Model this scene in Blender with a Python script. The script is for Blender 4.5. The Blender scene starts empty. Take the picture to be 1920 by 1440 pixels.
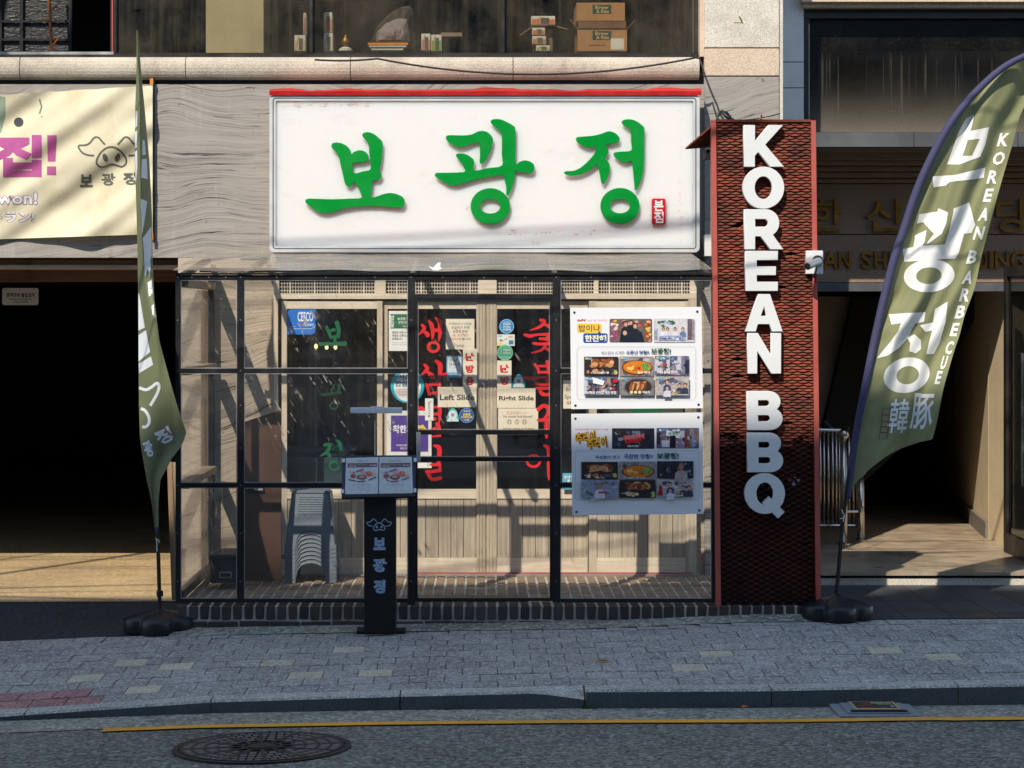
import bpy, bmesh, math, random
from mathutils import Vector, Matrix, noise as mnoise
random.seed(7)
R = math.radians
sc = bpy.context.scene
col = sc.collection

# ------------------------------------------------------------------ camera
CAMY, CAMZ, F, VX, VY = -13.5, 2.04, 3900.0, 900.0, 590.0
cd = bpy.data.cameras.new("camera")
cam = bpy.data.objects.new("camera", cd)
col.objects.link(cam)
cam.location = (0, CAMY, CAMZ)
cam.rotation_euler = (R(90), 0, 0)
cd.sensor_width = 36
cd.lens = F / 1920 * 36
cd.shift_x = (960 - VX) / 1920
cd.shift_y = -(720 - VY) / 1920
cd.clip_start = 0.1
cd.clip_end = 600
sc.camera = cam

# ------------------------------------------------------------------ sky and sun
SUN = Vector((0.459, 1.0, -1.10)).normalized()
w = bpy.data.worlds.new("World")
sc.world = w
w.use_nodes = True
nt = w.node_tree
bg = nt.nodes["Background"]
sky = nt.nodes.new("ShaderNodeTexSky")
sky.sky_type = 'NISHITA'
sky.sun_disc = False
sky.sun_elevation = R(45)
sky.sun_rotation = math.atan2(-SUN.x, -SUN.y)
sky.air_density = 1.0
sky.dust_density = 0.2
sky.ozone_density = 0.3
nt.links.new(sky.outputs[0], bg.inputs[0])
bg.inputs[1].default_value = 0.15
sl = bpy.data.lights.new("sun", 'SUN')
sl.energy = 3.3
sl.angle = R(0.45)
sl.color = (1.0, 0.925, 0.81)
so = bpy.data.objects.new("sun", sl)
col.objects.link(so)
so.location = (-8, -20, 25)
so.rotation_euler = SUN.to_track_quat('-Z', 'Y').to_euler()
sc.view_settings.view_transform = 'Standard'
sc.view_settings.look = 'None'
sc.view_settings.gamma = 1
sc.view_settings.use_curve_mapping = False
sc.view_settings.exposure = 0.62
cy = sc.cycles
cy.max_bounces = 10
cy.transparent_max_bounces = 24
cy.diffuse_bounces = 4
cy.glossy_bounces = 4
cy.caustics_reflective = False
cy.caustics_refractive = False

# ------------------------------------------------------------------ measuring
def X(px, Y): return (px - VX) * (Y - CAMY) / F
def Z(py, Y): return CAMZ - (py - VY) * (Y - CAMY) / F
def P(px, py, Y): return Vector((X(px, Y), Y, Z(py, Y)))
def lin(c): return c / 12.92 if c <= .04045 else ((c + .055) / 1.055) ** 2.4
def C(r, g, b): return (lin(r / 255), lin(g / 255), lin(b / 255), 1.0)

# ------------------------------------------------------------------ naming
def tag(o, label=None, cat=None, group=None, kind=None):
    if label: o["label"] = label
    if cat: o["category"] = cat
    if group: o["group"] = group
    if kind: o["kind"] = kind
    return o
def thing(name, label, cat, loc=(0, 0, 0), group=None):
    o = bpy.data.objects.new(name, None)
    o.empty_display_size = .1
    col.objects.link(o)
    o.location = loc
    return tag(o, label, cat, group)
def link(name, me, parent=None):
    o = bpy.data.objects.new(name, me)
    col.objects.link(o)
    if parent is not None:
        o.parent = parent
        if parent.type == 'EMPTY':
            o.matrix_parent_inverse = Matrix.Translation(-Vector(parent.location))
    return o

# ------------------------------------------------------------------ mesh builder (world coordinates)
class MB:
    def __init__(s): s.v, s.f, s.c, s.m, s.cur, s.curm = [], [], [], [], None, 0
    def face(s, pts):
        i = len(s.v); s.v += [Vector(p) for p in pts]
        s.f.append(tuple(range(i, i + len(pts)))); s.c.append(s.cur); s.m.append(s.curm)
        return s
    def mesh(s, vs, fs):
        i = len(s.v); s.v += [Vector(p) for p in vs]
        for f in fs: s.f.append(tuple(i + k for k in f)); s.c.append(s.cur); s.m.append(s.curm)
        return s
    def box(s, x0, x1, y0, y1, z0, z1):
        if x0 > x1: x0, x1 = x1, x0
        if y0 > y1: y0, y1 = y1, y0
        if z0 > z1: z0, z1 = z1, z0
        return s.mesh([(x0,y0,z0),(x1,y0,z0),(x1,y1,z0),(x0,y1,z0),(x0,y0,z1),(x1,y0,z1),(x1,y1,z1),(x0,y1,z1)],
                      [(3,2,1,0),(4,5,6,7),(0,1,5,4),(1,2,6,5),(2,3,7,6),(3,0,4,7)])
    def bx(s, px0, py0, px1, py1, Y, dep):            # front face measured in the picture at depth Y
        return s.box(X(px0, Y), X(px1, Y), Y, Y + dep, Z(py1, Y), Z(py0, Y))
    def obox(s, c, ax, ay, az):                        # oriented box: centre and three half axes
        c, ax, ay, az = map(Vector, (c, ax, ay, az))
        v = [c + i*ax + j*ay + k*az for k in (-1, 1) for j in (-1, 1) for i in (-1, 1)]
        return s.mesh(v, [(0,2,3,1),(4,5,7,6),(0,1,5,4),(1,3,7,5),(3,2,6,7),(2,0,4,6)])
    def prism(s, pts, y0, y1):                         # outline of (x, z), any winding
        n = len(pts)
        a = sum(pts[i][0]*pts[(i+1) % n][1] - pts[(i+1) % n][0]*pts[i][1] for i in range(n))
        if a < 0: pts = pts[::-1]
        v = [(x, y0, z) for x, z in pts] + [(x, y1, z) for x, z in pts]
        fs = [tuple(range(n)), tuple(range(2*n - 1, n - 1, -1))]
        fs += [(i, i + n, (i + 1) % n + n, (i + 1) % n) for i in range(n)]
        return s.mesh(v, fs)
    def xprism(s, pts, x0, x1):                        # outline of (y, z) swept along x
        n = len(pts)
        a = sum(pts[i][0]*pts[(i+1) % n][1] - pts[(i+1) % n][0]*pts[i][1] for i in range(n))
        if a < 0: pts = pts[::-1]
        v = [(x1, y, z) for y, z in pts] + [(x0, y, z) for y, z in pts]
        fs = [tuple(range(n)), tuple(range(2*n - 1, n - 1, -1))]
        fs += [(i, i + n, (i + 1) % n + n, (i + 1) % n) for i in range(n)]
        return s.mesh(v, fs)
    def tube(s, pts, r, n=8, closed=False):
        pts = [Vector(p) for p in pts]; m = len(pts); base = len(s.v); up = None
        rs = r if isinstance(r, (list, tuple)) else [r] * m
        for i, p in enumerate(pts):
            a = pts[i - 1] if (i or closed) else p
            b = pts[(i + 1) % m] if (i < m - 1 or closed) else p
            d = (b - a).normalized()
            if up is None: up = Vector((0, 0, 1)) if abs(d.z) < .9 else Vector((1, 0, 0))
            u = d.cross(up).normalized(); up = u.cross(d).normalized()
            for k in range(n):
                t = 2 * math.pi * k / n
                s.v.append(p + rs[i] * (math.cos(t) * u + math.sin(t) * up))
        for i in range(m if closed else m - 1):
            for k in range(n):
                a, b = base + i*n + k, base + i*n + (k + 1) % n
                c2, d2 = base + ((i + 1) % m)*n + (k + 1) % n, base + ((i + 1) % m)*n + k
                s.f.append((a, b, c2, d2)); s.c.append(s.cur); s.m.append(s.curm)
        if not closed:
            s.f.append(tuple(base + k for k in range(n))[::-1]); s.c.append(s.cur); s.m.append(s.curm)
            s.f.append(tuple(base + (m - 1)*n + k for k in range(n))); s.c.append(s.cur); s.m.append(s.curm)
        return s
    def lathe(s, cx, cy, prof, n=24, sx=1, sy=1):      # profile of (r, z) about a vertical axis
        base = len(s.v)
        for r, z in prof:
            for k in range(n):
                t = 2*math.pi*k/n; s.v.append(Vector((cx + sx*r*math.cos(t), cy + sy*r*math.sin(t), z)))
        for i in range(len(prof) - 1):
            for k in range(n):
                s.f.append((base+i*n+k, base+i*n+(k+1) % n, base+(i+1)*n+(k+1) % n, base+(i+1)*n+k)); s.c.append(s.cur); s.m.append(s.curm)
        s.f.append(tuple(base + (len(prof)-1)*n + k for k in range(n))); s.c.append(s.cur); s.m.append(s.curm)
        return s
    def data(s, name, mats, smooth=False, bevel=0, seg=1):
        me = bpy.data.meshes.new(name)
        me.from_pydata([tuple(v) for v in s.v], [], s.f)
        if any(c is not None for c in s.c):
            at = me.color_attributes.new("Col", 'FLOAT_COLOR', 'CORNER')
            buf = []
            for f, c in zip(s.f, s.c): buf += list(c or (1, 1, 1, 1)) * len(f)
            at.data.foreach_set("color", buf)
        for m in (mats if isinstance(mats, (list, tuple)) else [mats]): me.materials.append(m)
        if any(s.m): me.polygons.foreach_set("material_index", s.m)
        if bevel:
            bm = bmesh.new(); bm.from_mesh(me)
            bmesh.ops.bevel(bm, geom=bm.edges[:], offset=bevel, segments=seg, affect='EDGES', clamp_overlap=True)
            bm.to_mesh(me); bm.free()
        if smooth: me.polygons.foreach_set("use_smooth", [True] * len(me.polygons))
        me.update()
        return me
    def build(s, name, mats, parent=None, **k): return link(name, s.data(name, mats, **k), parent)

def smooth_pts(pts, sub=5, closed=True):               # Catmull-Rom through traced points
    n = len(pts); out = []
    for i in range(n if closed else n - 1):
        g = lambda k: pts[k % n] if closed else pts[max(0, min(n - 1, k))]
        p0, p1, p2, p3 = g(i - 1), g(i), g(i + 1), g(i + 2)
        for j in range(sub):
            t = j / sub
            out.append(tuple(.5*((2*b) + (c-a)*t + (2*a-5*b+4*c-d)*t*t + (-a+3*b-3*c+d)*t**3) for a, b, c, d in zip(p0, p1, p2, p3)))
    if not closed: out.append(tuple(pts[-1]))
    return out
def ell(cx, cy, rx, ry=None, n=24, rot=0):
    ry = rx if ry is None else ry; c, s = math.cos(rot), math.sin(rot)
    return [(cx + rx*math.cos(t)*c - ry*math.sin(t)*s, cy + rx*math.cos(t)*s + ry*math.sin(t)*c) for t in (2*math.pi*k/n for k in range(n))]
def rrect(x0, y0, x1, y1, r, n=5):
    o = []
    for cx, cy, a in ((x1-r, y0+r, -90), (x1-r, y1-r, 0), (x0+r, y1-r, 90), (x0+r, y0+r, 180)):
        for k in range(n + 1):
            t = R(a + 90*k/n); o.append((cx + r*math.cos(t), cy + r*math.sin(t)))
    return o
def ribbon(pts, wd, closed=False):                     # stroke of varying width -> quads
    n = len(pts); ws = wd if isinstance(wd, (list, tuple)) else [wd]*n; L, Rr = [], []
    for i in range(n):
        a = pts[i-1] if (i or closed) else pts[i]; b = pts[(i+1) % n] if (i < n-1 or closed) else pts[i]
        dx, dy = b[0]-a[0], b[1]-a[1]; l = math.hypot(dx, dy) or 1; nx, ny = -dy/l*ws[i]/2, dx/l*ws[i]/2
        L.append((pts[i][0]+nx, pts[i][1]+ny)); Rr.append((pts[i][0]-nx, pts[i][1]-ny))
    if closed: return L, Rr
    return L + Rr[::-1]
def curve_solid(name, contours, Y, dep, mat_, parent=None, bevel=0, px=True):   # filled outlines with holes, extruded
    cu = bpy.data.curves.new(name, 'CURVE'); cu.dimensions = '2D'; cu.fill_mode = 'BOTH'
    cu.extrude = dep/2; cu.bevel_depth = bevel; cu.bevel_resolution = 1
    for ct in contours:
        sp = cu.splines.new('POLY'); sp.points.add(len(ct) - 1)
        for p, (a, b) in zip(sp.points, ct):
            p.co = (X(a, Y), Z(b, Y), 0, 1) if px else (a, b, 0, 1)
        sp.use_cyclic_u = True
    ob = bpy.data.objects.new("tmp", cu)
    me = bpy.data.meshes.new_from_object(ob); bpy.data.objects.remove(ob); bpy.data.curves.remove(cu)
    me.transform(Matrix.Translation((0, Y + dep/2, 0)) @ Matrix.Rotation(R(90), 4, 'X'))
    me.name = name; me.materials.clear(); me.materials.append(mat_)
    return link(name, me, parent)

_tc, _tk = {}, {}
def text_geo(body, bold=0.0, res=3):
    k = (body, bold, res)
    if k not in _tc:
        if "ob" not in _tk:                             # one text object in a scratch scene, removed at the end
            _tk["ob"] = bpy.data.objects.new("t", bpy.data.curves.new("t", 'FONT')); _tk["sc"] = bpy.data.scenes.new("t"); _tk["sc"].collection.objects.link(_tk["ob"])
        ob = _tk["ob"]; cu = ob.data; cu.body = body; cu.resolution_u = res; cu.offset = bold
        vl = _tk["sc"].view_layers[0]; vl.update(); ev = ob.evaluated_get(vl.depsgraph); me = ev.to_mesh()
        v = [(p.co.x, p.co.y) for p in me.vertices]; f = [tuple(p.vertices) for p in me.polygons]
        ev.to_mesh_clear()
        x0, x1 = min(a for a, b in v), max(a for a, b in v); y0, y1 = min(b for a, b in v), max(b for a, b in v)
        _tc[k] = ([((a-x0)/(x1-x0 or 1), (y1-b)/(y1-y0 or 1)) for a, b in v], f)
    return _tc[k]
def text_solid(name, body, x0, y0, x1, y1, Y, dep, mat_, parent, bold=0.0):
    v, f = text_geo(body, bold, 3); mb = MB()
    p = [(X(x0+(x1-x0)*a, Y), Z(y0+(y1-y0)*b, Y)) for a, b in v]; n = len(p)
    from collections import Counter
    fs = [g[::-1] for g in f]
    e = Counter(frozenset((g[i], g[(i+1) % len(g)])) for g in fs for i in range(len(g)))
    side = [(g[(i+1) % len(g)], g[i], g[i]+n, g[(i+1) % len(g)]+n) for g in fs for i in range(len(g)) if e[frozenset((g[i], g[(i+1) % len(g)]))] == 1]
    mb.mesh([(a, Y, b) for a, b in p] + [(a, Y+dep, b) for a, b in p], fs + side)
    me = mb.data(name, mat_); bm = bmesh.new(); bm.from_mesh(me); bmesh.ops.recalc_face_normals(bm, faces=bm.faces); bm.to_mesh(me); bm.free()
    return link(name, me, parent)

class Print:                                           # flat print: layered coloured shapes measured in the picture
    def __init__(s, mapf, eps=.00025, refine=0): s.mb, s.map, s.eps, s.k, s.ref = MB(), mapf, eps, 0, refine
    def raw(s, vs, fs, c):
        s.k += 1; s.mb.cur = c
        if s.ref:
            bm = bmesh.new(); bv = [bm.verts.new((a, b, 0)) for a, b in vs]
            for f in fs:
                try: bm.faces.new([bv[i] for i in f])
                except ValueError: pass
            bmesh.ops.triangulate(bm, faces=bm.faces)
            for _ in range(4):
                es = [e for e in bm.edges if e.calc_length() > s.ref]
                if not es: break
                bmesh.ops.subdivide_edges(bm, edges=es, cuts=1); bmesh.ops.triangulate(bm, faces=bm.faces)
            bm.verts.index_update()
            vs = [(v.co.x, v.co.y) for v in bm.verts]; fs = [tuple(v.index for v in f.verts) for f in bm.faces]; bm.free()
        s.mb.mesh([s.map(a, b, s.k*s.eps) for a, b in vs], fs)
        return s
    def poly(s, pts, c): return s.raw(pts, [tuple(range(len(pts)))], c)
    def rect(s, x0, y0, x1, y1, c): return s.poly([(x0, y0), (x0, y1), (x1, y1), (x1, y0)], c)
    def ell(s, cx, cy, rx, ry, c, rot=0, n=18): return s.poly(ell(cx, cy, rx, ry, n, rot), c)
    def ring(s, cx, cy, rx, ry, wx, wy, c, n=24):
        o, i = ell(cx, cy, rx, ry, n), ell(cx, cy, rx-wx, ry-wy, n)
        return s.raw(o + i, [(k, (k+1) % n, n+(k+1) % n, n+k) for k in range(n)], c)
    def line(s, pts, wd, c, closed=False, sub=0):
        if sub: 
            if isinstance(wd, (list, tuple)):
                q = smooth_pts([(a, b, w_) for (a, b), w_ in zip(pts, wd)], sub, closed); pts = [(a, b) for a, b, _ in q]; wd = [max(.2, w_) for *_, w_ in q]
            else: pts = smooth_pts(pts, sub, closed)
        n = len(pts)
        if closed:
            L, Rr = ribbon(pts, wd, True)
            return s.raw(L + Rr, [(k, (k+1) % n, n+(k+1) % n, n+k) for k in range(n)], c)
        o = ribbon(pts, wd)
        return s.raw(o, [(k, k+1, 2*n-2-k, 2*n-1-k) for k in range(n-1)], c)
    def brush(s, pts, c, sub=5):                        # pts of (x, y, width), rounded start and end
        q = smooth_pts(pts, sub, False)
        s.line([(a, b) for a, b, _ in q], [max(.3, w_) for *_, w_ in q], c)
        for a, b, w_ in (pts[0], pts[-1]):
            if w_ > 1.5: s.ell(a, b, w_/2, w_/2, c, n=12)
        return s
    def text(s, body, x0, y0, x1, y1, c, bold=0.0, rot=0, quad=None, res=2, slant=0):
        v, f = text_geo(body, bold, res); cx, cy = (x0+x1)/2, (y0+y1)/2; o = []
        for a, b in v:
            if quad:
                (ax, ay), (bx_, by_), (cx2, cy2), (dx, dy) = quad
                o.append(((ax*(1-a)+bx_*a)*(1-b)+(dx*(1-a)+cx2*a)*b, (ay*(1-a)+by_*a)*(1-b)+(dy*(1-a)+cy2*a)*b)); continue
            p, q = x0+(x1-x0)*a + slant*(.5-b)*(y1-y0), y0+(y1-y0)*b
            if rot:
                p, q = cx+(p-cx)*math.cos(rot)-(q-cy)*math.sin(rot), cy+(p-cx)*math.sin(rot)+(q-cy)*math.cos(rot)
            o.append((p, q))
        return s.raw(o, f, c)
    def build(s, name, m, parent=None): return s.mb.build(name, m, parent)
def flat(Y): return lambda a, b, e: P(a, b, Y - e)

# ------------------------------------------------------------------ materials
class NT:
    def __init__(s, name):
        s.m = bpy.data.materials.new(name); s.m.use_nodes = True; s.t = s.m.node_tree
        s.b = s.t.nodes["Principled BSDF"]; s.out = s.t.nodes["Material Output"]
    def n(s, typ, **kw):
        nd = s.t.nodes.new("ShaderNode" + typ)
        for k, v in kw.items():
            if k[0] == '_':
                key = k[1:].replace('_', ' '); key = int(key) if key.isdigit() else key
                if isinstance(v, bpy.types.NodeSocket): s.t.links.new(v, nd.inputs[key])
                else: nd.inputs[key].default_value = v
            else: setattr(nd, k, v)
        return nd
    def math(s, op, a, b=None, c=None, clamp=False):
        nd = s.n("Math", operation=op, use_clamp=clamp)
        for i, v in enumerate((a, b, c)):
            if v is None: continue
            if isinstance(v, bpy.types.NodeSocket): s.t.links.new(v, nd.inputs[i])
            else: nd.inputs[i].default_value = v
        return nd.outputs[0]
    def mix(s, fac, a, b, blend='MIX'):
        nd = s.n("Mix", data_type='RGBA', blend_type=blend)
        for i, v in ((0, fac), (6, a), (7, b)):
            if isinstance(v, bpy.types.NodeSocket): s.t.links.new(v, nd.inputs[i])
            else: nd.inputs[i].default_value = v
        return nd.outputs[2]
    def ramp(s, fac, lo, hi, a=0.0, b=1.0):
        nd = s.n("MapRange", _0=fac, _1=lo, _2=hi, _3=a, _4=b); return nd.outputs[0]
    def obj(s): return s.n("NewGeometry").outputs["Position"]
    def map(s, v, scale=(1, 1, 1), rot=(0, 0, 0), loc=(0, 0, 0)):
        return s.n("Mapping", _Vector=v, _Scale=scale, _Rotation=rot, _Location=loc).outputs[0]
    def noise(s, v, sc_, det=4, ro=.55, dist=0): return s.n("TexNoise", _Vector=v, _Scale=sc_, _Detail=det, _Roughness=ro, _Distortion=dist).outputs[0]
    def bump(s, h, st, dist=.01): 
        nd = s.n("Bump", _Height=h, _Strength=st, _Distance=dist); s.t.links.new(nd.outputs[0], s.b.inputs["Normal"]); return nd
    def set(s, **kw):
        for k, v in kw.items():
            i = s.b.inputs[k.replace('_', ' ')]
            if isinstance(v, bpy.types.NodeSocket): s.t.links.new(v, i)
            else: i.default_value = v
        return s
    def surf(s, sh): s.t.links.new(sh, s.out.inputs[0])
def scl(c, k): return (min(1, c[0]*k), min(1, c[1]*k), min(1, c[2]*k), 1)

def pm(name, c, rough=.6, var=.2, vs=3, bump=0, bs=60, metal=0, speck=0, ss=200, rnd=0, stretch=(1, 1, 1), stain=None, stv=.4, bd=.006, spec=.5, coat=0):
    t = NT(name); v = t.map(t.obj(), stretch)
    f = t.noise(v, vs, 6, .6)
    cc = t.mix(t.ramp(f, .3, .7), scl(c, 1-var), scl(c, 1+var))
    if speck:
        g = t.noise(t.obj(), ss, 2, .7)
        cc = t.mix(t.math('MULTIPLY', t.ramp(g, .56, .66), speck), cc, scl(c, .25))
        cc = t.mix(t.math('MULTIPLY', t.ramp(g, .45, .36), speck), cc, scl(c, 1.7))
    if stain:
        cc = t.mix(t.math('MULTIPLY', t.ramp(t.noise(t.map(t.obj(), stretch, loc=(3, 7, 1)), vs*.45, 7, .68), .5, .68), stv), cc, stain)
    if rnd:
        r_ = t.n("ObjectInfo").outputs["Random"]
        cc = t.mix(1.0, cc, t.n("CombineColor", _0=t.ramp(r_, 0, 1, 1-rnd, 1+rnd*.6), _1=t.ramp(r_, 0, 1, 1-rnd, 1+rnd*.6), _2=t.ramp(r_, 0, 1, 1-rnd*.9, 1+rnd*.6)).outputs[0], 'MULTIPLY')
    t.set(Base_Color=cc, Metallic=metal, Roughness=t.ramp(f, .3, .7, max(.03, rough-.1), min(1, rough+.12)))
    t.b.inputs["Specular IOR Level"].default_value = spec
    if coat: t.b.inputs["Coat Weight"].default_value = coat
    if bump: t.bump(t.noise(v, bs, 5, .6), bump, bd)
    return t.m

def m_wood_concrete(name, c, dark, freq=1.0, vert=False, bumpk=.5):   # board-marked concrete with flowing grain and cracks
    t = NT(name); o = t.obj()
    o = t.map(o, (1, .6, 1))
    sx = t.n("SeparateXYZ", _0=o)
    warp = t.noise(t.map(o, (.62, .55, .62)), 1.0, 2, .45)
    warp2 = t.noise(t.map(o, (1.6, 1, 4)), 1.3, 4, .6)
    z = t.math('ADD', t.math('ADD', sx.outputs[2], t.math('MULTIPLY', warp, 1.15)), t.math('MULTIPLY', warp2, .05))
    z = t.math('SUBTRACT', z, t.math('MULTIPLY', sx.outputs[0], .10))
    q = t.n("CombineXYZ", _0=t.math('MULTIPLY', sx.outputs[0], .32), _1=sx.outputs[1], _2=t.math('MULTIPLY', z, 1.0)).outputs[0]
    g1 = t.noise(t.map(q, (1, 1, 9*freq)), 3.0, 6, .65)          # bands
    g2 = t.noise(t.map(q, (.6, 1, 40*freq)), 3.0, 4, .65)        # fine grain
    cr = t.noise(t.map(q, (.22, 1, 5.2*freq), loc=(2.3, 0, 5.1)), 3.2, 3, .55, .25)
    crack = t.ramp(t.math('ABSOLUTE', t.math('SUBTRACT', cr, .5)), 0, .0055, 1, 0)
    brk = t.ramp(t.noise(t.map(o, (.8, 1, 2.0)), 2.2, 2), .40, .50)
    crack = t.math('MULTIPLY', crack, brk)
    cr2 = t.noise(t.map(q, (.35, 1, 11*freq), loc=(7, 0, 1)), 3.0, 3, .6, .2)
    cr2 = t.math('MULTIPLY', t.ramp(t.math('ABSOLUTE', t.math('SUBTRACT', cr2, .5)), 0, .007, 1, 0), t.ramp(t.noise(o, 3.1, 3), .5, .6))
    cc = t.mix(t.ramp(g1, .3, .7), scl(c, .86), scl(c, 1.10))
    cc = t.mix(t.math('MULTIPLY', t.ramp(g2, .50, .70), .22), cc, dark)
    st = t.noise(t.map(o, (5, 1, .7)), 1.5, 5, .65)
    cc = t.mix(t.math('MULTIPLY', t.ramp(st, .56, .74), .35), cc, scl(c, 1.6))
    cc = t.mix(t.math('MULTIPLY', t.ramp(t.noise(o, .9, 6, .65), .48, .72), .4), cc, scl(c, .6))
    pits = t.noise(o, 26, 3, .6); cc = t.mix(t.math('MULTIPLY', t.ramp(pits, .66, .72), .55), cc, scl(dark, .5))
    cc = t.mix(crack, cc, scl(dark, .25)); cc = t.mix(t.math('MULTIPLY', cr2, .7), cc, scl(dark, .4))
    t.set(Base_Color=cc, Roughness=.88)
    h = t.math('SUBTRACT', t.math('ADD', t.math('MULTIPLY', g1, 1.0), t.math('MULTIPLY', g2, .35)), t.math('MULTIPLY', t.math('ADD', crack, t.math('MULTIPLY', cr2, .5)), 1.2))
    t.bump(h, bumpk, .012)
    return t.m

def m_wood(name, c, dark, vert=True, rnd=.12, rough=.6, glossy=.4):
    t = NT(name); o = t.obj()
    v = t.map(o, (38, 38, 1.6) if vert else (1.6, 38, 38))
    rr = t.n("ObjectInfo").outputs["Random"]
    v = t.n("VectorMath", operation='ADD', _0=v, _1=t.n("CombineXYZ", _0=t.math('MULTIPLY', rr, 31.0), _1=t.math('MULTIPLY', rr, 17.0), _2=t.math('MULTIPLY', rr, 5.0)).outputs[0]).outputs[0]
    g = t.noise(v, 1.2, 6, .65, .3); g2 = t.noise(v, 5, 3, .6)
    cc = t.mix(t.ramp(g, .32, .68), dark, c); cc = t.mix(t.math('MULTIPLY', t.ramp(g2, .5, .7), .3), cc, scl(c, 1.25))
    k = t.ramp(rr, 0, 1, 1-rnd, 1+rnd)
    cc = t.mix(1.0, cc, t.n("CombineColor", _0=k, _1=k, _2=k).outputs[0], 'MULTIPLY')
    dirt = t.noise(t.map(o, (3, 3, 1.5)), 1.4, 5, .65)
    cc = t.mix(t.math('MULTIPLY', t.ramp(dirt, .52, .72), .35), cc, scl(dark, .6))
    t.set(Base_Color=cc, Roughness=rough); t.b.inputs["Specular IOR Level"].default_value = glossy
    t.bump(g, .25, .003)
    return t.m

def m_glass(name, tint=(.92, .95, .95, 1), dirt=.05, dcol=None, streak=0, scratch=0, refl=1.0, rough=.015, rain=0, wave=0, grad=None, graz=0):
    t = NT(name); o = t.obj()
    fa = t.n("LayerWeight", _Blend=.5).outputs["Facing"]
    fz = t.math('ADD', .04, t.math('MULTIPLY', t.math('POWER', fa, 5.0), .96))
    gl = t.n("BsdfGlossy", _Color=(.95, .97, 1, 1), _Roughness=rough)
    if wave:
        bp = t.n("Bump", _Height=t.noise(t.map(o, (1, 1, .35)), 3.0, 2), _Strength=wave, _Distance=.01)
        t.t.links.new(bp.outputs[0], gl.inputs["Normal"])
    tr = t.n("BsdfTransparent", _Color=tint)
    f = t.math('MULTIPLY', fz, refl, clamp=True)
    mx = t.n("MixShader", _0=f, _1=tr.outputs[0], _2=gl.outputs[0])
    df = t.n("BsdfDiffuse", _Color=dcol or C(190, 180, 165))
    tl = t.n("BsdfTranslucent", _Color=dcol or C(190, 180, 165))
    dd = t.n("MixShader", _0=.4, _1=df.outputs[0], _2=tl.outputs[0])
    m = t.math('MULTIPLY', t.ramp(t.noise(o, 2.5, 7, .7), .35, .75), dirt)
    if grad:                                            # dust gathered towards the sill
        z0, z1, k = grad; sz = t.n("SeparateXYZ", _0=o).outputs[2]
        g_ = t.ramp(sz, z0, z1, 1, 0); g_ = t.math('MULTIPLY', t.math('POWER', g_, 3.0), k)
        m = t.math('ADD', m, t.math('MULTIPLY', g_, t.ramp(t.noise(o, 60, 3), .2, .8, .75, 1.1)))
    if streak:
        s_ = t.ramp(t.noise(t.map(o, (24, 1, .8)), 1.0, 6, .7), .5, .8)
        m = t.math('ADD', m, t.math('MULTIPLY', s_, streak))
    if rain:
        z0, z1 = rain; sz = t.n("SeparateXYZ", _0=o).outputs[2]
        s_ = t.ramp(t.noise(t.map(o, (64, 1, .5)), 1.0, 2, .5, .25), .62, .66)
        lim = t.noise(t.map(o, (52, 1, .01)), 1.0, 1)
        band = t.ramp(t.math('ADD', t.math('MULTIPLY', t.math('SUBTRACT', lim, .5), .9), sz), z0, z0 + .12)
        m = t.math('ADD', m, t.math('MULTIPLY', t.math('MULTIPLY', s_, band), t.ramp(sz, z1, z1 - .1, 0, .11)))
        m = t.math('ADD', m, t.math('MULTIPLY', t.ramp(t.noise(o, 42, 3, .7), .55, .7), t.ramp(sz, z1-.12, z1+.1, 0, .10)))
    if scratch:
        a = R(31)
        v = t.map(o, rot=(0, a, 0)); v2 = t.map(v, (46, 1, 3.8))
        s_ = t.ramp(t.noise(v2, 1.0, 3, .5, .35), .585, .66)
        br = t.ramp(t.noise(t.map(v, (20, 1, 22)), 1.0, 2), .47, .6)
        sx = t.n("SeparateXYZ", _0=o)
        def blob(cx, cz, rx, rz):
            d = t.math('ADD', t.math('POWER', t.math('MULTIPLY', t.math('SUBTRACT', sx.outputs[0], cx), 1/rx), 2.0), t.math('POWER', t.math('MULTIPLY', t.math('SUBTRACT', sx.outputs[2], cz), 1/rz), 2.0))
            return t.ramp(d, .2, 1.0, 1, 0)
        mk = t.math('MAXIMUM', blob(-1.0, 1.65, .75, .62), t.math('MULTIPLY', blob(-.15, 1.75, .45, .55), .8))
        mk = t.math('MAXIMUM', mk, t.math('MULTIPLY', blob(-1.65, 1.85, .45, .45), .8))
        mk = t.math('ADD', t.math('MULTIPLY', mk, t.ramp(t.noise(o, 3.3, 3), .44, .62)), .012)
        m = t.math('ADD', m, t.math('MULTIPLY', t.math('MULTIPLY', t.math('MULTIPLY', s_, br), mk), scratch))
        sm = t.ramp(t.noise(t.map(v, (7, 1, 1.5), loc=(4, 0, 2)), 1.0, 5, .7), .5, .85)
        m = t.math('ADD', m, t.math('MULTIPLY', t.math('MULTIPLY', sm, mk), .10*scratch))
        sp = t.ramp(t.noise(o, 55, 2), .74, .78)
        m = t.math('ADD', m, t.math('MULTIPLY', sp, .35))
    if graz: m = t.math('MULTIPLY', m, t.math('ADD', 1 - graz, t.math('MULTIPLY', t.math('POWER', fa, 3.0), graz)))   # diffuse film covers more of a sheet seen edge-on
    m = t.math('MINIMUM', m, .92)
    fin = t.n("MixShader", _0=m, _1=mx.outputs[0], _2=dd.outputs[0])
    t.surf(fin.outputs[0])
    return t.m

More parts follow.
